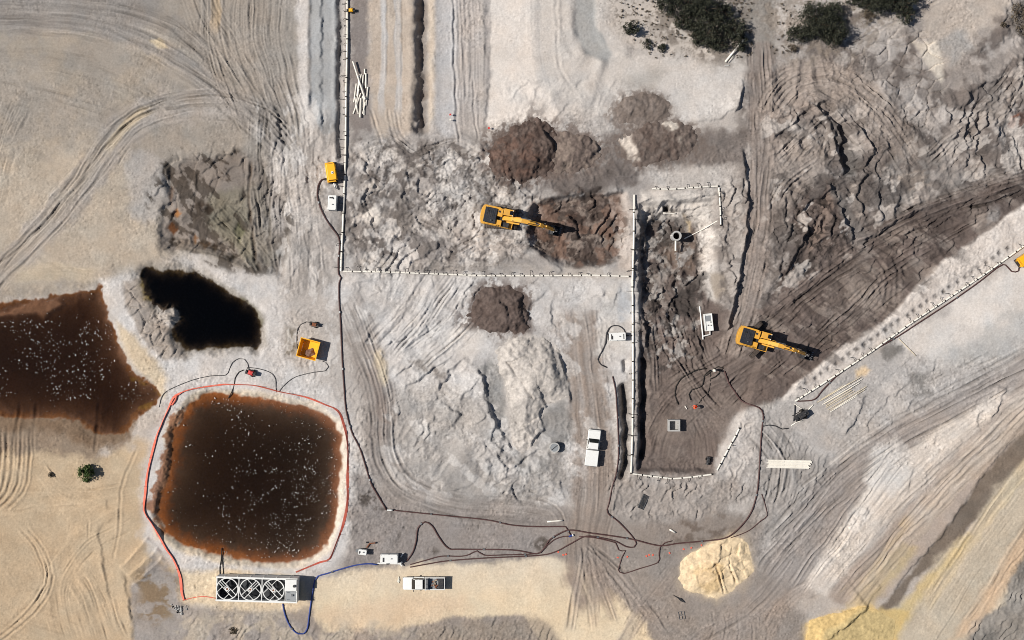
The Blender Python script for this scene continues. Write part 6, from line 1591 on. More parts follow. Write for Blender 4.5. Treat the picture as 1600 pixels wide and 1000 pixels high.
yellow_pump(1607, 403, 35, 'yellow pump cut off by the right edge beside the diagonal header', 0.95)

def small_pump(px, py, ang, label, body, s=1.0):
    t = thing('small_pump', label, 'pump', px, py, ang)
    t.scale = (s, s, s)
    for y in (-0.35, 0.35):
        MB().tube([(-0.7, y, 0.06), (0.7, y, 0.06)], 0.035, 6).build('frame_rail', MT['dark'], t)
    MB().box((0.1, 0, 0.42), (0.75, 0.55, 0.5)).build('engine', MT[body], t, 0.05)
    MB().box((0.15, 0, 0.72), (0.5, 0.45, 0.16)).build('fuel_tank', MT[body], t, 0.05)
    MB().box((0.62, 0, 0.4), (0.32, 0.5, 0.55)).build('radiator', MT['dark'], t, 0.03)
    MB().cyl((-0.65, 0, 0.36), (-0.28, 0, 0.36), 0.26, n=14).build('volute', MT['dark'], t)
    MB().cyl((-0.5, 0, 0.5), (-0.5, 0, 0.85), 0.11, n=10).build('outlet', MT['dark'], t)
    MB().cyl((0.4, 0.1, 0.8), (0.4, 0.1, 1.0), 0.05, n=8).build('exhaust', MT['steel'], t)
    for y in (-0.42, 0.42):
        MB().cyl((0.3, y - 0.06, 0.2), (0.3, y + 0.06, 0.2), 0.2, n=12).build('wheel', MT['black'], t)
    return t
small_pump(392, 582, -18, 'small red and black pump between the black pond and the square basin', 'red', 1.15)
small_pump(491, 507, -10, 'small orange pump with a black engine above the yellow bin', 'rust', 1.0)
small_pump(1250, 649, 30, 'black pump with white pipes at the foot of the diagonal header', 'dark', 1.6)
small_pump(1106, 720, 80, 'small black unit sitting in the south-east corner of the brown pit', 'dark', 0.9)  # small dark box-sized unit, drawn with the pump model
small_pump(548, 17, 0, 'tiny yellow pump by the left header pipe at the top edge', 'yellow2', 0.9)
hose('plastic_pipe', 'thin white pipe joining the diagonal header to the black pump', [(1241, 631), (1250, 637), (1257, 641)], 0.07, 'pipe', 'pipe', jit=0)
hose('plastic_pipe', 'white pipe pair leading from the black pump toward the timber bundle', [(1261, 642), (1268, 635), (1271, 632)], 0.08, 'pipe', 'pipe', jit=0)
hose('plastic_pipe', 'white elbow pipe lying just west of the black pump', [(1236, 665), (1244, 660), (1254, 657)], 0.07, 'pipe', 'pipe', jit=0)

# ================================================================== yellow bin
def bin_():
    t = thing('rubble_skip', 'open yellow steel skip holding a little debris between the black pond and the long hose', 'skip', 481.5, 545.5, -15, top=1.5)
    wb, lb, wt, lt, h = 2.4, 2.5, 3.0, 2.9, 1.4
    def shell(w0, l0, w1, l1, z0, z1):
        return [(-w0 / 2, -l0 / 2, z0), (w0 / 2, -l0 / 2, z0), (w0 / 2, l0 / 2, z0), (-w0 / 2, l0 / 2, z0), (-w1 / 2, -l1 / 2, z1), (w1 / 2, -l1 / 2, z1), (w1 / 2, l1 / 2, z1), (-w1 / 2, l1 / 2, z1)]
    o = shell(wb, lb, wt, lt, 0.12, 0.12 + h); i = shell(wb - 0.1, lb - 0.1, wt - 0.12, lt - 0.12, 0.2, 0.12 + h)
    for k, nm in enumerate(('side_wall', 'end_wall', 'side_wall', 'end_wall')):
        a, b = k, (k + 1) % 4
        v = [o[a], o[b], o[b + 4], o[a + 4], i[a], i[b], i[b + 4], i[a + 4]]
        MB().add(v, [[0, 1, 2, 3], [7, 6, 5, 4], [3, 2, 6, 7], [0, 4, 5, 1], [0, 3, 7, 4], [1, 5, 6, 2]]).build(nm, MT['yellow2'], t)
    MB().box((0, 0, 0.17), (wb - 0.12, lb - 0.12, 0.06)).build('floor', MT['yellow2'], t)
    zr = 0.12 + h
    for y in (-lt / 2, lt / 2): MB().box((0, y, zr), (wt + 0.12, 0.12, 0.1)).build('rim', MT['yellow2'], t)
    for x in (-wt / 2, wt / 2): MB().box((x, 0, zr - 0.004), (0.12, lt - 0.12, 0.1)).build('rim', MT['yellow2'], t)
    for y in (-0.7, 0.7): MB().box((0, y, 0.06), (wb + 0.2, 0.15, 0.12)).build('skid', MT['dark'], t)
    for x in (-1.35, 1.35):
        MB().cyl((x, -0.5, 0.75), (x * 1.08, -0.5, 0.75), 0.07, n=8).build('lug', MT['dark'], t)
        MB().cyl((x, 0.5, 0.75), (x * 1.08, 0.5, 0.75), 0.07, n=8).build('lug', MT['dark'], t)
    d = thing('debris_lump', 'grey-brown lump of debris lying inside the yellow skip', 'debris', 485, 551, 20, dz=0.22)
    bm = bmesh.new(); bmesh.ops.create_icosphere(bm, subdivisions=3, radius=0.75)
    for v in bm.verts:
        q = v.co; n_ = 1 + 0.25 * math.sin(q.x * 7 + 1) * math.cos(q.y * 6) + 0.15 * math.sin(q.z * 9 + q.x * 4)
        v.co = Vector((q.x * n_, q.y * 0.75 * n_, max(q.z * 0.5 * n_, -0.0)))
    me = bpy.data.meshes.new('debris_lump'); bm.to_mesh(me); bm.free(); me.materials.append(MT['trash'])
    m = bpy.data.objects.new('lump', me); COL.objects.link(m); m.parent = d
bin_()

# ================================================================== concrete pieces
t = thing('manhole_riser', 'round concrete manhole riser standing in the deep pit', 'manhole', 1057, 368.5, top=2.3)
zf = gz(1058, 369)
hr = max(0.25 - zf, 1.6)
for k in range(3):
    MB().ring((0, 0), 0.72, 0.56, hr * k / 3 + 0.005, hr * (k + 1) / 3, 32).build('ring_section', MT['concrete'], t)
MB().ring((0, 0), 0.78, 0.53, hr + 0.003, hr + 0.12, 32).build('rim', MT['concrete'], t)
for k in range(4):
    MB().box((-0.5, 0, hr * (k + 0.5) / 4), (0.15, 0.3, 0.04)).build('step_iron', MT['rust'], t)
MB().cyl((0.0, -0.6, hr * 0.55), (0.0, -2.3, hr * 0.5), 0.15, n=12).build('stub_pipe', MT['pipe'], t)
MB().cyl((-0.62, 0.0, hr + 0.05), (-0.95, 0.02, hr + 0.05), 0.08, n=8).build('inlet_stub', MT['pipe'], t)

t = thing('concrete_chamber', 'square open concrete chamber box alone on the brown pit floor', 'concrete box', 1053.5, 665, 0, top=1.2)
for (c, d) in (((0, 0.8, 0.6), (1.85, 0.22, 1.2)), ((0, -0.8, 0.6), (1.85, 0.22, 1.2)), ((-0.81, 0, 0.598), (0.22, 1.376, 1.196)), ((0.81, 0, 0.598), (0.22, 1.376, 1.196))):
    MB().box(c, d).build('wall', MT['concrete'], t)
MB().box((0, 0, 0.06), (1.36, 1.34, 0.12)).build('base_slab', MT['concrete'], t)
MB().cyl((0.70, 0.1, 0.75), (0.55, 0.1, 0.75), 0.2, n=14).build('pipe_socket', MT['concrete'], t)
t = thing('concrete_ring', 'grey concrete pipe ring with lid left of the white truck', 'concrete ring', 866, 698.5)
MB().ring((0, 0), 0.80, 0.62, 0.0, 1.0, 32).build('ring', MT['concrete'], t)
MB().cyl((0, 0, 0.90), (0, 0, 0.97), 0.63, n=32).build('lid', MT['plate'], t)
MB().box((0, 0, 1.0), (1.2, 0.09, 0.05), R(40)).build('lid_bar', MT['dark'], t)
hose('thin_hose', 'short black strap lying off the grey concrete ring', [(868, 694), (870, 690), (876, 689)], 0.03, 'black', 'strap')
t = thing('steel_mat', 'dark rectangular steel mat lying on rough ground below the pit', 'mat', 1005, 784, 66, dz=0.08)
MB().box((0, 0, 0.05), (2.3, 1.0, 0.08)).build('plate', MT['dark'], t, 0.02)
for y in (-0.42, 0.42): MB().box((0, y, 0.11), (2.2, 0.06, 0.05)).build('edge_bar', MT['steel'], t)
for x in (-1.05, 1.05): MB().ring((x, 0), 0.08, 0.05, 0.08, 0.14, 10).build('lifting_eye', MT['steel'], t)
t = thing('pipe_fitting', 'dark Y-shaped pipe fitting lying above the cream trailer box', 'pipe fitting', 578, 848, 0, dz=0.1)
MB().tube([(-0.1, -0.1, 0.05), (0.9, 0.0, 0.05)], 0.10, 10).build('barrel', MT['rust'], t)
MB().tube([(0.0, -0.08, 0.05), (-0.5, -0.75, 0.05)], 0.09, 10).build('branch', MT['rust'], t)
MB().cyl((0.86, 0, 0.05), (0.95, 0, 0.05), 0.15, n=12).build('flange', MT['dark'], t)
MB().cyl((-0.6, 0.08, 0.05), (-0.35, 0.08, 0.05), 0.12, n=12).build('cap', MT['dark'], t)
t = thing('wire_frame', 'faint square wire frame lying south of the yellow sand heap', 'frame', 1065, 961, 10, dz=0.06)
for (a, b) in (((-0.45, -0.6), (0.45, -0.6)), ((0.45, -0.6), (0.45, 0.6)), ((0.45, 0.6), (-0.45, 0.6)), ((-0.45, 0.6), (-0.45, -0.6)), ((-0.45, 0), (0.45, 0)), ((0, -0.6), (0, 0.6))):
    MB().tube([(a[0], a[1], 0.05), (b[0], b[1], 0.05)], 0.035, 6).build('bar', MT['steel'], t)
t = thing('steel_plank', 'dark pointed steel offcut lying below the yellow sand heap', 'offcut', 1062, 936, -28, dz=0.08)
MB().prism([(-1.4, 0.05), (-0.2, 0.12), (0.1, 0.25), (1.0, -0.1), (0.2, -0.22), (-0.3, -0.02)], 0.02, 0.10).build('plate', MT['dark'], t)
MB().box((0.2, 0, 0.13), (0.7, 0.06, 0.06), -0.3).build('stiffener', MT['dark'], t)

# ================================================================== stacks of pipe and timber
def loose_pipe(name, label, cat, group, a, b, r, mat, lift=0.0):
    A = at(*a); B = at(*b)
    m = (A + B) / 2
    z = max(A.z, B.z, m.z, gz((a[0] + b[0]) / 2, (a[1] + b[1]) / 2)) + r * 0.8 + lift
    o = MB().tube([Vector((A.x, A.y, z)) - m, Vector((B.x, B.y, z + 0.0)) - m], r, 10).build(name, MT[mat])
    o.location = m
    return tag(o, label, cat, group)
PL = [((552, 97), (571, 156), 0.13, 0.30), ((570, 108), (570, 116), 0.12, 0.0), ((557, 131), (553, 160), 0.11, 0.0), ((562, 116), (558, 150), 0.11, 0.0), ((565, 116), (560, 140), 0.10, 0.1), ((568, 117), (566, 138), 0.11, 0.0), ((572, 115), (572, 138), 0.12, 0.0), ((575, 136), (572, 165), 0.11, 0.0), ((561, 140), (556, 168), 0.11, 0.08), ((564, 146), (552, 178), 0.11, 0.0), ((567, 150), (565, 170), 0.12, 0.0), ((564, 154), (563, 184), 0.13, 0.22), ((569, 152), (569, 180), 0.11, 0.0), ((558, 163), (560, 178), 0.11, 0.0), ((571, 160), (567, 178), 0.11, 0.05), ((555, 152), (559, 176), 0.10, 0.15)]
for k, (a, b, r, l) in enumerate(PL):
    if k == 0:
        loose_pipe('plastic_pipe', 'longest white pipe lying crosswise over the loose heap beside the left header', 'pipe', None, a, b, r, 'pipe', l)
    else:
        loose_pipe('plastic_pipe', 'white pipe in the loose heap beside the left header pipe', 'pipe', 'white pipes heaped beside the left header', a, b, r, 'pipe', l)
rr = random.Random(5)
for k in range(9):
    y = 718.5 + k * 1.45
    loose_pipe('plastic_pipe', 'white pipe in the tight horizontal stack east of the long brown hose', 'pipe', 'white pipes stacked side by side', (1199 + rr.uniform(-1.5, 2), y), (1265 + rr.uniform(-3, 4), y + 1.5), 0.085, 'pipe', 0.0 if k % 2 else 0.06)
for k in range(13):
    u = k * 2.4 + rr.uniform(-0.8, 0.8)
    ax, ay = 1272 + u * 0.55 + rr.uniform(-4, 8), 622 + u * 0.75
    ln = rr.uniform(40, 72) if k not in (0,) else 38
    ax += rr.uniform(0, 14)
    loose_pipe('timber', 'pale timber in the loose bundle below the diagonal header pipe', 'timber', 'pale timbers in the bundle', (ax, ay), (ax + ln * 0.86, ay - ln * 0.52 + rr.uniform(-1, 1)), rr.uniform(0.045, 0.075), 'wood' if k % 3 else 'pipe', rr.uniform(0, 0.04))
# ================================================================== excavators
def excavator(px, py, ang, under, label, boom, label_b=None):
    t = thing('excavator', label, 'excavator', px, py, ang, top=2.0)
    # ---- undercarriage
    ua = R(under)
    MU = Matrix.Rotation(ua, 4, 'Z')
    def U(mb):
        mb.v = [tuple(MU @ Vector(p)) for p in mb.v]; return mb
    TL, TH, TW = 2.55, 0.95, 0.62
    rr_ = TH / 2
    prof = [(TL - rr_ + rr_ * math.sin(a), rr_ + 0.03 - rr_ * math.cos(a)) for a in np.linspace(0, math.pi, 9)] + [(-TL + rr_ - rr_ * math.sin(a), rr_ + 0.03 + rr_ * math.cos(a)) for a in np.linspace(0, math.pi, 9)]
    for y in (-1.32, 1.32):
        tr = U(MB().side(prof, y - TW / 2 + 0.03, y + TW / 2 - 0.03)).build('track', MT['track'], t)
        per = [Vector((a, 0, b)) for a, b in prof]; per.append(per[0])
        # track shoes
        cum = [0]
        for i in range(1, len(per)): cum.append(cum[-1] + (per[i] - per[i - 1]).length)
        n = 44
        for k in range(n):
            s_ = (k + 0.5) / n * cum[-1]
            i = min(int(np.searchsorted(cum, s_)), len(per) - 1)
            i = max(i, 1)
            p = per[i - 1].lerp(per[i], (s_ - cum[i - 1]) / (cum[i] - cum[i - 1] + 1e-9))
            d = (per[i] - per[i - 1]).normalized()
            mb = MB().box((p.x, y, p.z), (0.17, TW, 0.07), 0, -math.atan2(d.z, d.x))
            U(mb).build('shoe', MT['track'], tr)
        for x in (-TL + rr_, TL - rr_):
            U(MB().cyl((x, y - TW / 2 - 0.03, rr_), (x, y + TW / 2 + 0.03, rr_), rr_ * 0.62, n=14)).build('idler', MT['dark'], tr)
    U(MB().box((0, 0, 0.65), (2.6, 2.1, 0.5))).build('car_body', MT['dark'], t)
    MB().cyl((0, 0, 0.9), (0, 0, 1.2), 0.85, n=24).build('swing_ring', MT['dark'], t)
    # ---- house
    MB().box((-0.55, 0, 1.3), (4.9, 2.9, 0.2)).build('platform', MT['yellow'], t, 0.03)
    arc = [(-2.55 - 0.75 * math.cos(a) ** 0.6 if math.cos(a) > 0 else -2.55, 1.5 * math.sin(a)) for a in np.linspace(-math.pi / 2, math.pi / 2, 15)]
    cw = [(-2.35, -1.5)] + arc + [(-2.35, 1.5)]
    MB().prism(cw, 1.25, 2.45).build('counterweight', MT['yellow'], t, 0.06)
    for y in (-1.33, 1.33):
        MB().box((-1.3, y, 1.9), (2.2, 0.24, 1.05)).build('side_door', MT['yellow'], t, 0.04)
    h = MB().box((-1.75, 0, 1.95), (1.9, 2.36, 1.1)).build('engine_hood', MT['deck'], t, 0.05)
    for k in range(5):
        MB().box((-2.3 + k * 0.28, 0.35, 2.52), (0.07, 1.2, 0.03)).build('louvre', MT['dark'], h)
    MB().cyl((-1.5, -0.75, 2.48), (-1.5, -0.75, 2.72), 0.09, n=10).build('exhaust', MT['steel'], t)
    MB().cyl((-2.1, 0.6, 2.5), (-2.1, 0.6, 2.58), 0.14, n=12).build('air_intake', MT['black'], t)
    MB().box((-0.35, 0.75, 1.85), (0.9, 1.3, 0.95)).build('oil_tank', MT['yellow'], t, 0.05)
    MB().box((-0.35, -0.95, 1.8), (1.0, 1.0, 0.85)).build('fuel_tank', MT['yellow'], t, 0.05)
    MB().box((-0.1, -0.1, 1.6), (0.8, 0.6, 0.5)).build('valve_bank', MT['black'], t, 0.03)
    MB().box((0.75, -1.0, 1.62), (1.2, 0.85, 0.5)).build('tool_box', MT['dark'], t, 0.04)
    MB().box((-0.45, 0.85, 2.34), (0.35, 0.3, 0.05)).build('filler_cap', MT['dark'], t)
    for (a, b) in (((0.2, -1.42), (1.3, -1.42)), ((-2.2, 1.42), (-0.4, 1.42)), ((-2.2, -1.42), (-0.6, -1.42))):
        z0 = 2.0 if a[0] > 0 else 2.45
        MB().tube([(a[0], a[1], z0), (a[0], a[1], z0 + 0.35), (b[0], b[1], z0 + 0.35), (b[0], b[1], z0)], 0.03, 6).build('hand_rail', MT['yellow'], t)
    # ---- cab
    cab = MB().side([(0.2, 1.42), (1.75, 1.42), (2.0, 2.1), (1.75, 3.0), (0.2, 3.0)], 0.42, 1.45).build('cab', MT['yellow'], t, 0.05)
    MB().box((0.98, 0.935, 3.035), (1.5, 0.98, 0.09)).build('cab_roof', MT['yellow'], cab, 0.03)
    MB().box((1.42, 0.935, 3.095), (0.55, 0.62, 0.03)).build('roof_hatch', MT['glass'], cab)
    MB().side([(1.80, 1.75), (2.02, 2.12), (1.81, 2.92), (1.76, 2.92), (1.965, 2.12), (1.76, 1.75)], 0.5, 1.37).build('windscreen', MT['glass'], cab)
    for y in (0.405, 1.465):
        MB().box((0.98, y, 2.45), (1.2, 0.02, 0.8)).build('side_window', MT['glass'], cab)
    MB().box((0.18, 0.935, 2.5), (0.02, 0.8, 0.7)).build('rear_window', MT['glass'], cab)
    MB().tube([(1.5, 1.5, 2.3), (1.6, 1.72, 2.4), (1.6, 1.72, 2.6)], 0.02, 6).build('mirror_arm', MT['dark'], cab)
    MB().box((1.6, 1.74, 2.5), (0.06, 0.2, 0.3)).build('mirror', MT['dark'], cab)
    for y in (0.55, 1.3):
        MB().box((1.65, y, 3.12), (0.1, 0.14, 0.1)).build('work_lamp', MT['light'], cab)
    # ---- boom, stick and bucket (side profiles in xz)
    def limb(name, pts, w, hgts, mat='yellow'):
        up = []; dn = []
        for i, (x, z) in enumerate(pts):
            a = pts[max(i - 1, 0)]; b = pts[min(i + 1, len(pts) - 1)]
            d = Vector((b[0] - a[0], b[1] - a[1])).normalized()
            n_ = Vector((-d.y, d.x))
            up.append((x + n_.x * hgts[i] / 2, z + n_.y * hgts[i] / 2)); dn.append((x - n_.x * hgts[i] / 2, z - n_.y * hgts[i] / 2))
        return MB().side(dn + up[::-1], -w / 2, w / 2).build(name, MT[mat], t, 0.03)
    bp, sp, bk = boom
    bo = limb('boom', bp, 0.62, [0.5, 0.8, 0.95, 0.8, 0.55, 0.35][:len(bp)])
    so = limb('stick', sp, 0.46, [0.3, 0.75, 0.5, 0.3][:len(sp)])
    def ram(name, a, b, y, r, par):
        A = Vector((a[0], y, a[1])); B = Vector((b[0], y, b[1])); m = A.lerp(B, 0.58)
        c = MB().cyl(A, m, r, n=12).build(name, MT['yellow'], par)
        MB().cyl(m, B, r * 0.55, n=10).build('rod', MT['chrome'], c)
    mid = bp[len(bp) // 2]
    for y in (-0.46, 0.46):
        ram('lift_cylinder', (0.95, 1.45), (mid[0] - 0.15, mid[1] - 0.35), y, 0.13, t)
    ram('stick_cylinder', (mid[0] - 0.2, mid[1] + 0.62), (sp[0][0], sp[0][1]), 0.0, 0.14, t)
    ram('bucket_cylinder', (sp[1][0] + 0.25, sp[1][1] + 0.5), (sp[-1][0] + 0.35, sp[-1][1] + 0.35), 0.0, 0.11, t)
    MB().tube([(bp[1][0], 0.2, bp[1][1] + 0.5), (mid[0], 0.2, mid[1] + 0.52), (bp[-2][0], 0.2, bp[-2][1] + 0.42), (sp[1][0], 0.18, sp[1][1] + 0.5)], 0.05, 6).build('hydraulic_line', MT['black'], t)
    MB().tube([(bp[1][0], -0.2, bp[1][1] + 0.5), (mid[0], -0.2, mid[1] + 0.52), (bp[-2][0], -0.2, bp[-2][1] + 0.42), (sp[1][0], -0.18, sp[1][1] + 0.5)], 0.05, 6).build('hydraulic_line', MT['black'], t)
    for (x, z) in (bp[0], sp[1], sp[-1]):
        MB().cyl((x, -0.42, z), (x, 0.42, z), 0.10, n=12).build('pin', MT['steel'], t)
    # bucket: open scoop
    bx, bz = sp[-1]
    aa = R(bk)
    def rb(x, z): return (bx + x * math.cos(aa) - z * math.sin(aa), bz + x * math.sin(aa) + z * math.cos(aa))
    shell = [(-0.1, 0.1), (-0.55, -0.25), (-0.8, -0.7), (-0.65, -1.15), (-0.2, -1.4), (0.45, -1.4), (0.9, -1.3)]
    inner_ = [(x * 0.93 + 0.04, z * 0.93 - 0.02) for x, z in shell]
    bw = 0.72
    bk_o = MB().side([rb(*p) for p in shell] + [rb(*p) for p in inner_[::-1]], -bw, bw).build('bucket', MT['dark'], t)
    for y in (-bw, bw):
        MB().side([rb(*p) for p in shell + [(0.55, -0.75), (0.25, -0.1)]], y - 0.03, y + 0.03).build('side_plate', MT['dark'], bk_o)
    for k in range(5):
        y = -bw + 0.12 + k * (2 * bw - 0.24) / 4
        MB().side([rb(0.85, -1.36), rb(1.15, -1.30), rb(0.85, -1.24)], y - 0.06, y + 0.06).build('tooth', MT['steel'], bk_o)
    MB().side([rb(-0.05, 0.15), rb(0.5, 0.45), rb(0.55, 0.3), rb(0.05, -0.05)], -0.25, 0.25).build('linkage', MT['dark'], t)
    return t
boomA = ([(0.35, 1.75), (1.8, 3.35), (3.3, 4.35), (4.6, 4.35), (5.9, 4.1), (6.6, 3.8)], [(6.0, 4.6), (6.8, 3.7), (7.7, 1.7), (8.4, 0.0)], 0)
excavator(783.5, 340, -12.2, 8, 'yellow excavator digging the small reddish pit left of the long white pipe', boomA)
boomB = ([(0.35, 1.75), (1.6, 3.3), (2.9, 4.25), (4.0, 4.3), (4.9, 4.45), (5.5, 4.35)], [(4.9, 5.1), (5.7, 4.25), (6.9, 2.6), (7.9, 1.35)], 10)
excavator(1184, 531, -16.5, 62, 'yellow excavator on the brown swath with its boom over the pale bank', boomB)

# ================================================================== pickup trucks
def pickup(px, py, ang, label, L=5.6, crew=False, load=False):
    t = thing('pickup_truck', label, 'truck', px, py, ang, top=1.0)
    hw = 0.98
    x0 = -L / 2; x1 = L / 2
    hood = x1 - 1.35                    # base of windscreen
    cabx = hood - (1.95 if crew else 1.75)        # rear of cab
    # lower body shell with rounded nose
    n_ = 9
    nose = [(x1 - 0.22 + 0.22 * math.sin(a), (hw - 0.25) + 0.25 * math.cos(a)) for a in np.linspace(0, math.pi / 2, n_)]
    outline = [(cabx, hw)] + nose + [(x, -y) for x, y in nose[::-1]] + [(cabx, -hw)]
    MB().prism(outline, 0.42, 0.92).build('body', MT['white'], t, 0.05)
    MB().side([(hood - 0.1, 0.9), (x1 - 0.12, 0.9), (x1 - 0.14, 1.02), (hood - 0.02, 1.13), (hood - 0.1, 1.13)], -hw + 0.06, hw - 0.06).build('hood', MT['white'], t, 0.05)
    g = MB().side([(cabx, 0.9), (hood + 0.02, 0.9), (hood + 0.0, 1.10), (hood - 0.62, 1.74), (cabx + 0.22, 1.74), (cabx, 1.15)], -hw + 0.10, hw - 0.10).build('cab', MT['white'], t, 0.06)
    # taper the cab inward to the roof
    for v in g.data.vertices:
        k = max(0, (v.co.z - 1.05) / 0.7); v.co.y *= 1 - 0.16 * k
    wv = lambda x, z, y: (x, y, z)
    ws = [(hood - 0.03, -0.80, 1.15), (hood - 0.03, 0.80, 1.15), (hood - 0.56, 0.70, 1.71), (hood - 0.56, -0.70, 1.71)]
    off = Vector((0.03, 0, 0.03))
    def slab(vs, off): 
        vs = [Vector(p) for p in vs]
        return MB().add([tuple(p + off) for p in vs] + [tuple(p - off * 0.6) for p in vs], [[0, 1, 2, 3], [7, 6, 5, 4], [0, 4, 5, 1], [1, 5, 6, 2], [2, 6, 7, 3], [3, 7, 4, 0]])
    slab(ws, off).build('windscreen', MT['glass'], g)
    slab([(cabx + 0.01, -0.72, 1.2), (cabx + 0.01, 0.72, 1.2), (cabx + 0.19, 0.66, 1.64), (cabx + 0.19, -0.66, 1.64)], Vector((-0.03, 0, 0.01))).build('rear_window', MT['glass'], g)
    for sy in (-1, 1):
        xs_ = [(hood - 0.28, hood - 0.95)] if not crew else [(hood - 0.28, hood - 0.92), (hood - 1.0, cabx + 0.2)]
        if not crew: xs_.append((hood - 1.05, cabx + 0.18))
        for (a, b) in xs_:
            slab([(a + 0.12, sy * 0.865, 1.16), (b, sy * 0.865, 1.16), (b + 0.03, sy * 0.775, 1.62), (a - 0.22, sy * 0.775, 1.62)], Vector((0, sy * 0.02, 0.004))).build('side_window', MT['glass'], g)
        d = MB().box((hood - 0.75, sy * (hw + 0.005), 0.72), (0.95, 0.02, 0.5)).build('door', MT['white'], t)
        MB().box((hood - 1.1, sy * (hw + 0.02), 0.88), (0.16, 0.02, 0.04)).build('handle', MT['dark'], d)
        MB().box((hood - 0.28, sy * (hw + 0.12), 1.15), (0.12, 0.22, 0.18)).build('mirror', MT['dark'], t, 0.02)
        MB().box((x1 - 0.03, sy * 0.72, 0.78), (0.08, 0.34, 0.18)).build('headlight', MT['light'], t, 0.02)
        MB().box((x0 - 0.005, sy * 0.86, 0.85), (0.04, 0.14, 0.34)).build('tail_light', MT['redl'], t)
        for wx_ in (x1 - 0.95, x0 + 1.15):
            w_ = MB().cyl((wx_, sy * (hw - 0.26), 0.38), (wx_, sy * (hw - 0.01), 0.38), 0.38, n=20).build('wheel', MT['black'], t)
            MB().cyl((wx_, sy * (hw - 0.02), 0.38), (wx_, sy * (hw + 0.005), 0.38), 0.22, n=16).build('rim', MT['steel'], w_)
    MB().box((x1 + 0.02, 0, 0.52), (0.16, 1.86, 0.22)).build('front_bumper', MT['steel'], t, 0.04)
    MB().box((x0 - 0.06, 0, 0.50), (0.14, 1.80, 0.18)).build('rear_bumper', MT['steel'], t, 0.03)
    MB().box((x1 - 0.0, 0, 0.76), (0.05, 0.95, 0.2)).build('grille', MT['dark'], t)
    # load bed
    bl = cabx - 0.06 - x0; bc = (cabx - 0.06 + x0) / 2
    MB().box((bc, 0, 0.62), (bl, 1.8, 0.1)).build('bed_floor', MT['plate'] if load else MT['white'], t)
    for sy in (-1, 1):
        MB().box((bc, sy * (hw - 0.07), 0.80), (bl, 0.14, 0.66)).build('bed_side', MT['white'], t, 0.03)
    MB().box((x0 + 0.05, 0, 0.80), (0.09, 1.66, 0.6)).build('tailgate', MT['white'], t, 0.02)
    MB().box((cabx - 0.1, 0, 0.82), (0.06, 1.66, 0.6)).build('bulkhead', MT['white'], t)
    if not load:
        MB().box((bc, 0, 1.12), (bl - 0.02, 1.9, 0.06)).build('bed_cover', MT['white'], t, 0.02)
    else:
        for y in (-0.7, 0, 0.7):
            MB().tube([(cabx - 0.2, y, 0.7), (cabx - 0.2, y, 1.75)], 0.04, 8).build('rack_post', MT['dark'], t)
        MB().tube([(cabx - 0.2, -0.95, 1.75), (cabx - 0.2, 0.95, 1.75)], 0.05, 8).build('rack_bar', MT['white'], t)
        MB().box((cabx - 0.45, 0, 1.05), (0.42, 1.75, 0.5)).build('tool_box', MT['steel'], t, 0.03)
        MB().box((x0 + 0.62, 0, 0.95), (0.85, 1.6, 0.45)).build('cargo_box', MT['dark'], t, 0.03)
    return t, cabx, x0
pickup(926.5, 700, 83.5, 'white pickup truck with covered bed parked facing up the brown dirt road')
t, cx_, x0_ = pickup(662.5, 912, 180, 'white pickup with an open loaded bed parked facing left on the cream sand', 6.5, True, True)
tp = Vector(t.location)
for k in range(14):
    rr2 = random.Random(k)
    lx = x0_ + 1.2 + rr2.uniform(0, 1.1); ly = rr2.uniform(-0.6, 0.6)
    c = Vector((tp.x - lx, tp.y - ly, tp.z + 0.72 + rr2.uniform(0, 0.25)))
    a = rr2.uniform(0, 3.1)
    d = Vector((math.cos(a), math.sin(a), rr2.uniform(-0.1, 0.1))) * rr2.uniform(0.2, 0.45)
    o = MB().box((0, 0, 0), (d.length * 2, rr2.uniform(0.06, 0.2), rr2.uniform(0.05, 0.1)), a).build('scrap_piece', MT[['trash', 'rust', 'steel', 'wood'][k % 4]])
    o.location = c
    tag(o, 'piece of scrap lying in the open bed of the loaded pickup', 'scrap', 'scrap in the pickup bed')

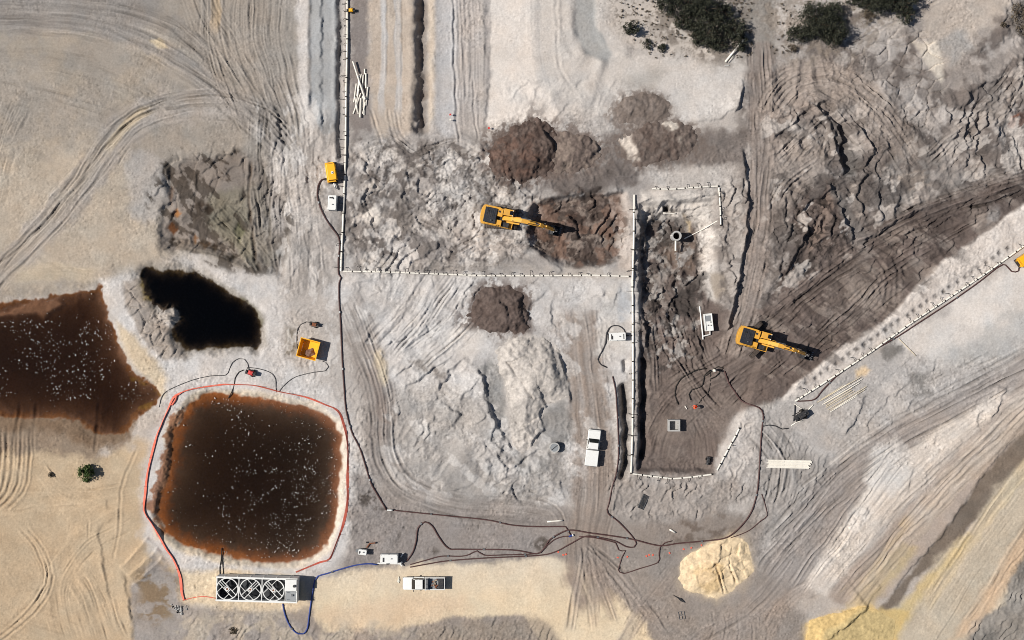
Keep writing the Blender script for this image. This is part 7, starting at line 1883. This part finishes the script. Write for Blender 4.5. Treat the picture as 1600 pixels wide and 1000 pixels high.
# ================================================================== workers
def person(px, py, ang, label, top_mat, hat_mat, bend=0.0, arms=0.5):
    t = thing('person', label, 'person', px, py, ang)
    V = []; E = []; Rd = []
    def add(p, r, par=None):
        V.append(Vector(p)); Rd.append(r)
        if par is not None: E.append((par, len(V) - 1))
        return len(V) - 1
    b = bend
    pel = add((0, 0, 0.95), 0.15)
    sp1 = add((0.10 * b, 0, 1.12), 0.145, pel)
    sp2 = add((0.26 * b, 0, 1.34 - 0.05 * b), 0.165, sp1)
    nk = add((0.38 * b + 0.01, 0, 1.50 - 0.10 * b), 0.065, sp2)
    hd0 = add((0.44 * b + 0.03, 0, 1.60 - 0.13 * b), 0.088, nk)
    hd1 = add((0.48 * b + 0.04, 0, 1.70 - 0.15 * b), 0.098, hd0)
    for sy in (-1, 1):
        hip = add((0, sy * 0.10, 0.88), 0.10, pel)
        kn = add((0.06, sy * 0.13, 0.50), 0.065, hip)
        an = add((-0.03 + 0.08 * sy, sy * 0.14, 0.10), 0.045, kn)
        add((0.12 + 0.08 * sy, sy * 0.16, 0.045), 0.04, an)
        sh = add((0.30 * b, sy * 0.20, 1.40 - 0.07 * b), 0.062, sp2)
        el = add((0.30 * b + 0.16 * arms, sy * 0.27, 1.13 - 0.05 * b), 0.045, sh)
        wr = add((0.30 * b + 0.42 * arms, sy * 0.22, 0.98 + 0.10 * arms - 0.05 * b), 0.032, el)
        pm = add((0.30 * b + 0.49 * arms, sy * 0.20, 0.95 + 0.10 * arms - 0.05 * b), 0.032, wr)
        bx_, bz_ = V[pm].x, V[pm].z
        for f_ in range(4):
            f1 = add((bx_ + 0.05, sy * (0.17 + 0.022 * f_), bz_ - 0.01), 0.010, pm)
            add((bx_ + 0.085 - 0.006 * abs(f_ - 1.4), sy * (0.17 + 0.022 * f_), bz_ - 0.04), 0.008, f1)
        th_ = add((bx_ + 0.02, sy * 0.15, bz_ + 0.0), 0.011, pm)
        add((bx_ + 0.055, sy * 0.14, bz_ - 0.01), 0.009, th_)
    me = bpy.data.meshes.new('body'); me.from_pydata([tuple(v) for v in V], E, [])
    o = bpy.data.objects.new('body', me); COL.objects.link(o)
    md = o.modifiers.new('Skin', 'SKIN')
    for i, sv in enumerate(me.skin_vertices[0].data):
        sv.radius = (Rd[i], Rd[i]); sv.use_root = (i == 0)
    s2 = o.modifiers.new('Sub', 'SUBSURF'); s2.levels = 1; s2.render_levels = 1
    dg = bpy.context.evaluated_depsgraph_get()
    em = bpy.data.meshes.new_from_object(o.evaluated_get(dg))
    o.modifiers.clear(); o.data = em
    for m in (MT['denim'], MT[top_mat], MT['skin'], MT['black']): em.materials.append(m)
    for p in em.polygons:
        c = p.center
        p.use_smooth = True
        wrist = abs(c.y) > 0.13 and c.x > V[wr].x - 0.03 and c.z < 1.25 and c.z > 0.8
        p.material_index = 3 if c.z < 0.11 else 2 if (c.z > V[nk].z - 0.01 or wrist) else 1 if c.z > 0.97 else 0
    o.parent = t
    hx, hy, hz = V[hd1]
    n = 14
    MB().tube([(hx - 0.0, hy, hz - 0.0), (hx, hy, hz + 0.055), (hx, hy, hz + 0.10), (hx, hy, hz + 0.125)], [0.13, 0.122, 0.085, 0.02], n).build('hard_hat', MT[hat_mat], t, smooth=True)
    MB().tube([(hx + 0.02, hy, hz - 0.005), (hx + 0.02, hy, hz + 0.008)], [0.165, 0.16], n).build('hat_brim', MT[hat_mat], t)
    for sy in (-1, 1):
        MB().cyl((hx + 0.095, sy * 0.035, hz - 0.045), (hx + 0.105, sy * 0.035, hz - 0.045), 0.014, n=8).build('eye', MT['dark'], o)
    MB().side([(hx + 0.09, hz - 0.05), (hx + 0.125, hz - 0.095), (hx + 0.09, hz - 0.1)], -0.016, 0.016).build('nose', MT['skin'], o)
    MB().box((hx + 0.092, 0, hz - 0.125), (0.01, 0.05, 0.01)).build('mouth', MT['red'], o)
    if top_mat == 'hivis':
        MB().tube([(0.26 * b - 0.02, 0, 1.0), (0.2 * b, 0, 1.2), (0.28 * b, 0, 1.42 - 0.06 * b)], [0.215, 0.225, 0.205], 14, False).build('vest', MT['hivis'], t, smooth=True)
    return t
person(1087.5, 634, -160, 'worker in a bright orange vest bending over on the brown pit floor', 'hivis', 'hivis', 0.9, 0.9)
person(1113, 577.5, -40, 'worker with a white hard hat among the black hoses in the pit', 'cream', 'white', 0.35, 0.7)
loose_pipe('plastic_pipe', 'tiny white pipe offcut on the pit floor left of the worker in orange', 'pipe', None, (1070, 634), (1073, 639), 0.08, 'pipe')

# ================================================================== pole lying against the scrub
A_ = at(1133, 97); B_ = at(1161, 63)
t = empty('concrete_pole', A_); tag(t, 'white concrete pole lying tilted against the lower right of the tree clump', 'pole')
d_ = B_ - A_
MB().tube([(0, 0, 0.22), (d_.x * 0.5, d_.y * 0.5, 0.55 + d_.z * 0.5), (d_.x, d_.y, 0.95 + d_.z)], [0.17, 0.15, 0.11], 12).build('shaft', MT['pipe'], t, smooth=True)
MB().box((0.25, -0.55, 0.06), (0.7, 0.22, 0.12), 0.1).build('foot_block', MT['concrete'], t)
MB().tube([(0.45, -0.1, 0.25), (d_.x * 0.3 + 0.4, d_.y * 0.3 - 0.1, 0.35)], 0.05, 8).build('stay_bar', MT['pipe'], t)
MB().box((d_.x - 0.5, d_.y + 0.75, d_.z + 0.9), (0.6, 0.45, 0.06), 0.6).build('bracket_plate', MT['pipe'], t)

# ================================================================== trees and scrub
def foliage(N, R0, h0, h1, seed, leaf, blobs, flat=0.8):
    g = np.random.RandomState(seed)
    bc = []
    for _ in range(blobs):
        a = g.uniform(0, 2 * math.pi); r = R0 * math.sqrt(g.uniform(0, 1)) * 0.82
        z = g.uniform(h0, h1) * (1 - 0.45 * (r / R0) ** 2) + 0.1
        bc.append((r * math.cos(a), r * math.sin(a), z, R0 * g.uniform(0.09, 0.24) + 0.06))
    bc = np.array(bc)
    k = g.randint(0, blobs, N)
    d = g.normal(size=(N, 3)); d /= np.linalg.norm(d, axis=1)[:, None]
    rad = bc[k, 3] * g.uniform(0.35, 1.08, N) ** 0.6
    c = bc[k, :3] + d * rad[:, None] * np.array([1, 1, flat])
    # stray sprays outside the clumps, then an uneven plan shape
    st = g.rand(N) < 0.22
    aa = g.uniform(0, 6.283, N); rr_ = R0 * np.sqrt(g.rand(N)) * g.uniform(0.85, 1.12, N)
    c[st, 0] = (rr_ * np.cos(aa))[st]; c[st, 1] = (rr_ * np.sin(aa))[st]; c[st, 2] = (g.uniform(h0 * 0.5, h1 * 0.85, N))[st]
    an = g.uniform(0, 3.14); sx, sy = g.uniform(0.78, 1.18), g.uniform(0.72, 1.05)
    x_, y_ = c[:, 0] * math.cos(an) + c[:, 1] * math.sin(an), -c[:, 0] * math.sin(an) + c[:, 1] * math.cos(an)
    c[:, 0], c[:, 1] = x_ * sx, y_ * sy
    c[:, 2] = np.maximum(c[:, 2], 0.08)
    u = g.normal(size=(N, 3)); u /= np.linalg.norm(u, axis=1)[:, None]
    w = np.cross(u, g.normal(size=(N, 3))); w /= np.linalg.norm(w, axis=1)[:, None]
    s = leaf * g.uniform(0.6, 1.35, N)[:, None]
    v = np.stack([c - u * s, c + w * s * 0.55, c + u * s, c - w * s * 0.55], 1).reshape(-1, 3)
    f = np.arange(N * 4).reshape(-1, 4)
    return v, f
def leaf_obj(name, v, f, mat, parent):
    me = bpy.data.meshes.new(name)
    me.vertices.add(len(v)); me.vertices.foreach_set('co', v.astype(np.float32).ravel())
    me.loops.add(f.size); me.loops.foreach_set('vertex_index', f.astype(np.int32).ravel())
    me.polygons.add(len(f)); me.polygons.foreach_set('loop_start', np.arange(0, f.size, 4, dtype=np.int32))
    me.update(calc_edges=True); me.materials.append(mat)
    o = bpy.data.objects.new(name, me); COL.objects.link(o)
    if parent is not None: o.parent = parent
    return o
def tree(px, py, r, h, label, mat, seed, group=None, name='scrub_tree', cat='tree', dens=1.0, leaf=0.17):
    t = thing(name, label, cat, px, py, 0, group=group)
    g = random.Random(seed)
    mb = MB()
    mb.tube([(0, 0, -0.2), (0.06, 0.03, h * 0.25), (0.1, -0.05, h * 0.55), (0.05, 0.05, h * 0.8)], [0.05 * r + 0.05, 0.04 * r + 0.04, 0.025 * r + 0.03, 0.02], 7)
    for k in range(int(4 + r)):
        a = g.uniform(0, 6.28); q = r * g.uniform(0.5, 0.9)
        mb.tube([(0.05, 0, h * g.uniform(0.12, 0.4)), (math.cos(a) * q * 0.5, math.sin(a) * q * 0.5, h * 0.5), (math.cos(a) * q, math.sin(a) * q, h * g.uniform(0.5, 0.8))], [0.02 * r + 0.03, 0.015 * r + 0.02, 0.012], 5)
    mb.build('trunk', MT['bark'], t)
    v, f = foliage(int(520 * r * r * dens) + 220, r, h * 0.3, h, seed, leaf, int(8 + 6.0 * r * r), 0.8)
    leaf_obj('crown', v, f, mat, t)
    return t
G1 = 'scrub trees along the top edge'
TREES = [
 (985, 47, 1.45, 2.2, 'round dark shrub standing apart left of the tree clump', M_LEAF), (1012, 70, 0.95, 0.8, 'low dark scrub patch below the round shrub', M_LEAF), (1034, 76, 1.0, 0.8, 'low spreading scrub at the lower left of the tree clump', M_LEAF),
 (1042, 4, 2.4, 3.4, 'leftmost dark tree of the clump, cut by the top edge', M_LEAF), (1072, 8, 2.7, 4.0, 'second dark tree of the clump from the left, at the top edge', M_LEAF), (1098, 18, 2.6, 4.0, 'dark tree in the middle of the clump near the top', M_LEAF),
 (1112, 44, 2.6, 3.6, 'broad dark tree in the centre of the clump', M_LEAF), (1146, 48, 2.0, 2.8, 'dark tree right beside the top of the utility pole', M_LEAF), (1118, 68, 1.9, 2.2, 'lower dark tree at the bottom of the clump, left of the pole', M_LEAF), (1154, 68, 1.5, 2.0, 'small dark tree at the right tip of the clump', M_LEAF), (1092, 62, 1.7, 1.8, 'sparse scrub tree at the lower left of the pole clump', M_LEAF), (1130, 20, 1.6, 2.2, 'small dark tree at the upper right of the pole clump', M_LEAF),
 (1066, 34, 1.8, 2.2, 'ragged dark tree at the lower left of the clump', M_LEAF), (1086, 44, 1.5, 1.6, 'thin dark tree between the clump centre and its lower left', M_LEAF),
 (1268, 36, 3.3, 4.2, 'big round dark tree right of the dirt road', M_LEAF), (1298, 52, 3.0, 3.4, 'ragged dark tree overlapping the lower right of the big round tree', M_LEAF), (1246, 56, 2.0, 2.2, 'low dark tree at the lower left of the big round tree', M_LEAF), (1300, 22, 2.0, 2.6, 'dark tree at the upper right of the big round tree', M_LEAF), (1236, 76, 1.0, 0.9, 'low scrub at the foot of the big round tree', M_DRY),
 (1336, -2, 2.6, 3.6, 'dark tree at the top edge, left of the far right pair', M_LEAF), (1366, 4, 3.0, 4.2, 'dense dark tree at the top edge above the fence line', M_LEAF), (1398, 4, 3.0, 4.0, 'right dense dark tree at the top edge above the fence line', M_LEAF), (1412, 24, 1.8, 2.2, 'small dark tree hanging over the diagonal furrow', M_LEAF), (1352, 28, 1.4, 1.4, 'low scrub below the dense tree at the top edge', M_DRY),
 (1588, 22, 1.7, 1.4, 'dry dark scrub patch at the upper right edge', M_DRY), (1598, 45, 1.3, 1.1, 'lower dry scrub patch at the upper right edge', M_DRY), (1566, 230 - 190, 0.5, 0.5, 'tiny dry tuft left of the scrub at the upper right edge', M_DRY),
 (137, 738, 1.35, 1.9, 'single round green bush on the tan sand below the brown pond', M_LEAF2), (80, 742, 0.4, 0.25, 'flat weed tuft left of the green bush', M_DRY), (136, 750, 0.5, 0.35, 'small weed tuft under the green bush', M_LEAF2), (365, 985, 0.8, 0.4, 'dry weed tuft below the filter tank at the bottom', M_DRY)]
for k, (x, y, r, h, lb, mt) in enumerate(TREES):
    tree(x, y, r, h, lb, mt, 100 + k, G1 if y < 90 and r > 1.5 else None, 'scrub_tree' if h > 1.5 else 'shrub', 'tree' if h > 1.5 else 'shrub', 0.9 if mt is M_LEAF else 2.2 if mt is M_LEAF2 else 0.6, 0.125 if h > 1.5 else 0.09)

# low ground scrub nobody could count
g = np.random.RandomState(3)
vs, fs = [], []; b0 = 0
for k in range(620):
    x = g.uniform(962, 1175); y = g.uniform(-30, 92)
    if k > 430: x = g.uniform(1205, 1440); y = g.uniform(-30, 92)
    if k <= 430 and (x - 962) * 0.35 + 15 < y - 10 and g.rand() < 0.8: continue
    if k > 430 and y > 90 - (x - 1210) * 0.42: continue
    w = at(x, y); r = g.uniform(0.06, 0.28) * (1.5 if g.rand() < 0.15 else 1)
    v, f = foliage(int(14 + 130 * r), r, 0.05, r * 0.9, k + 500, 0.07, 3)
    v = v + np.array(w); vs.append(v); fs.append(f + b0); b0 += len(v)
o = leaf_obj('ground_scrub', np.concatenate(vs), np.concatenate(fs), M_DRY, None)
tag(o, 'scattered low dry scrub on the sand between the trees', 'scrub', kind='stuff')

# ================================================================== small white flecks on the ponds
def flecks(name, label, poly, z, n, smin, smax, seed, dens=None):
    g = np.random.RandomState(seed)
    p = spline(poly, 16, True)
    x0, y0 = np.maximum(p.min(0), -60); x1, y1 = p.max(0)
    X = g.uniform(x0, x1, n * 4); Y = g.uniform(y0, y1, n * 4)
    d = Layer.sdf(p, X[None].astype(np.float32), Y[None].astype(np.float32))[0]
    ok = d < -4
    if dens is not None: ok &= g.rand(n * 4) < dens(X, Y)
    X, Y = X[ok][:n], Y[ok][:n]
    v, f = [], []
    for a, b in zip(X, Y):
        s = (smin + (smax - smin) * g.rand() ** 2.5) * PXM
        m = 6; i0 = len(v); el = g.uniform(1.0, 2.2); an = g.choice([1.57, 1.57, 0.3, 2.4]) + g.normal() * 0.3
        cx, cy = float(wx(a)), float(wy(b))
        for zz, sc in ((z + 0.03, 0.7), (z - 0.02, 1.0)):
            for k in range(m):
                t_ = 6.283 * k / m
                ux, uy = math.cos(t_) * s * el * sc * g.uniform(0.75, 1.2), math.sin(t_) * s * sc * g.uniform(0.75, 1.2)
                v.append((cx + ux * math.cos(an) - uy * math.sin(an), cy + ux * math.sin(an) + uy * math.cos(an), zz))
        f.append([i0 + k for k in range(m)])
        for k in range(m): f.append([i0 + m + k, i0 + m + (k + 1) % m, i0 + (k + 1) % m, i0 + k])
    me = bpy.data.meshes.new(name); me.from_pydata(v, [], f); me.materials.append(MT['fleck'])
    o = bpy.data.objects.new(name, me); COL.objects.link(o)
    return tag(o, label, 'fleck', kind='stuff')
flecks('white_flecks', 'small white flecks on the brown pond at the left edge', POND_W, WZ['w'], 620, 0.26, 0.95, 1, lambda X, Y: np.where((Y < 500) | (Y > 625), 0.12, 0.9) * np.clip(0.55 + 1.2 * vnoise(X / 26, Y / 26, 3), 0.05, 1))
flecks('white_flecks', 'small white flecks on the square basin', POND_S, WZ['s'], 1300, 0.20, 0.85, 2, lambda X, Y: np.clip(0.6 + 1.1 * vnoise(X / 20, Y / 20, 5), 0.1, 1) * np.clip(0.12 + 1.2 * np.exp(-(((X - 465) / 62) ** 2 + ((Y - 785) / 62) ** 2)) + 0.25 * (X > 330), 0, 1))

# ================================================================== small bits
for k, (x, y, lb) in enumerate([(704, 180, 'tiny red survey stake on the grey strip near the top'), (764, 201, 'tiny red survey stake just above the largest dark heap'), (704, 188, 'tiny pale survey stake below the red stake')]):
    t = thing('survey_stake', lb, 'stake', x, y)
    MB().box((0, 0, 0.3), (0.06, 0.06, 0.7)).build('stake', MT['wood'], t)
    MB().prism([(-0.16, -0.14), (0.16, -0.12), (0.13, 0.15), (-0.14, 0.13)], 0.6, 0.68).build('flag_cap', MT['red' if k < 2 else 'cream'], t)
rs = random.Random(9)
def cluster(n, cx, cy, sx, sy, name, label, cat, group, mat, s0, s1):
    for k in range(n):
        x, y = rs.gauss(cx, sx), rs.gauss(cy, sy)
        s = rs.uniform(s0, s1)
        bm = bmesh.new(); bmesh.ops.create_icosphere(bm, subdivisions=1, radius=s)
        for v in bm.verts: v.co *= rs.uniform(0.7, 1.2)
        me = bpy.data.meshes.new(name); bm.to_mesh(me); bm.free(); me.materials.append(MT[mat if not isinstance(mat, tuple) else mat[k % len(mat)]])
        o = bpy.data.objects.new(name, me); COL.objects.link(o); o.location = at(x, y) + Vector((0, 0, s * 0.3))
        tag(o, label, cat, group)
cluster(34, 277, 951, 6, 3.5, 'rubble_stone', 'stone in the small rubble patch west of the filter tank', 'stone', 'stones in the rubble patch', ('concrete', 'dark', 'concrete'), 0.10, 0.26)
for k, (x, y) in enumerate([(965, 871), (980, 870), (1010, 869), (1014, 867), (1020, 867), (1046, 864), (1068, 858), (1080, 856), (1096, 852), (880, 867), (884, 866), (872, 862)]):
    w = at(x, y)
    o = MB().prism([(-0.16, -0.1), (0.14, -0.12), (0.17, 0.1), (-0.1, 0.13)], 0.02, 0.08).build('marker_chip', MT['orange']); o.location = w; o.rotation_euler = (0, 0, k)
    tag(o, 'small orange marker chip on the ground below the crossing hoses', 'marker', 'orange marker chips')
t = thing('hose_coupling', 'blue coupling joining dark hoses beside the truck road', 'coupling', 892, 837, 20, dz=0.05)
MB().cyl((-0.35, 0, 0.12), (0.2, 0, 0.12), 0.14, n=12).build('barrel', MT['blue'], t)
MB().cyl((0.2, 0, 0.12), (0.4, 0, 0.12), 0.17, n=12).build('collar', MT['white'], t)
t = thing('hose_coupling', 'pale coupling at the scorched patch end of the long hose', 'coupling', 609, 797, 0, dz=0.05)
MB().cyl((-0.4, 0, 0.12), (0.3, 0, 0.12), 0.13, n=12).build('barrel', MT['white'], t)
MB().cyl((0.3, 0, 0.12), (0.5, 0, 0.12), 0.16, n=12).build('collar', MT['steel'], t)
t = thing('paper_scrap', 'crumpled white scrap lying in front of the loaded pickup', 'scrap', 623, 906, 80, dz=0.03)
MB().prism([(-0.5, -0.1), (-0.1, -0.2), (0.3, -0.05), (0.6, 0.1), (0.1, 0.15), (-0.3, 0.2)], 0.02, 0.09).build('sheet', MT['cream'], t)
MB().prism([(-0.3, -0.05), (0.1, -0.1), (0.2, 0.1)], 0.10, 0.16).build('fold', MT['cream'], t)
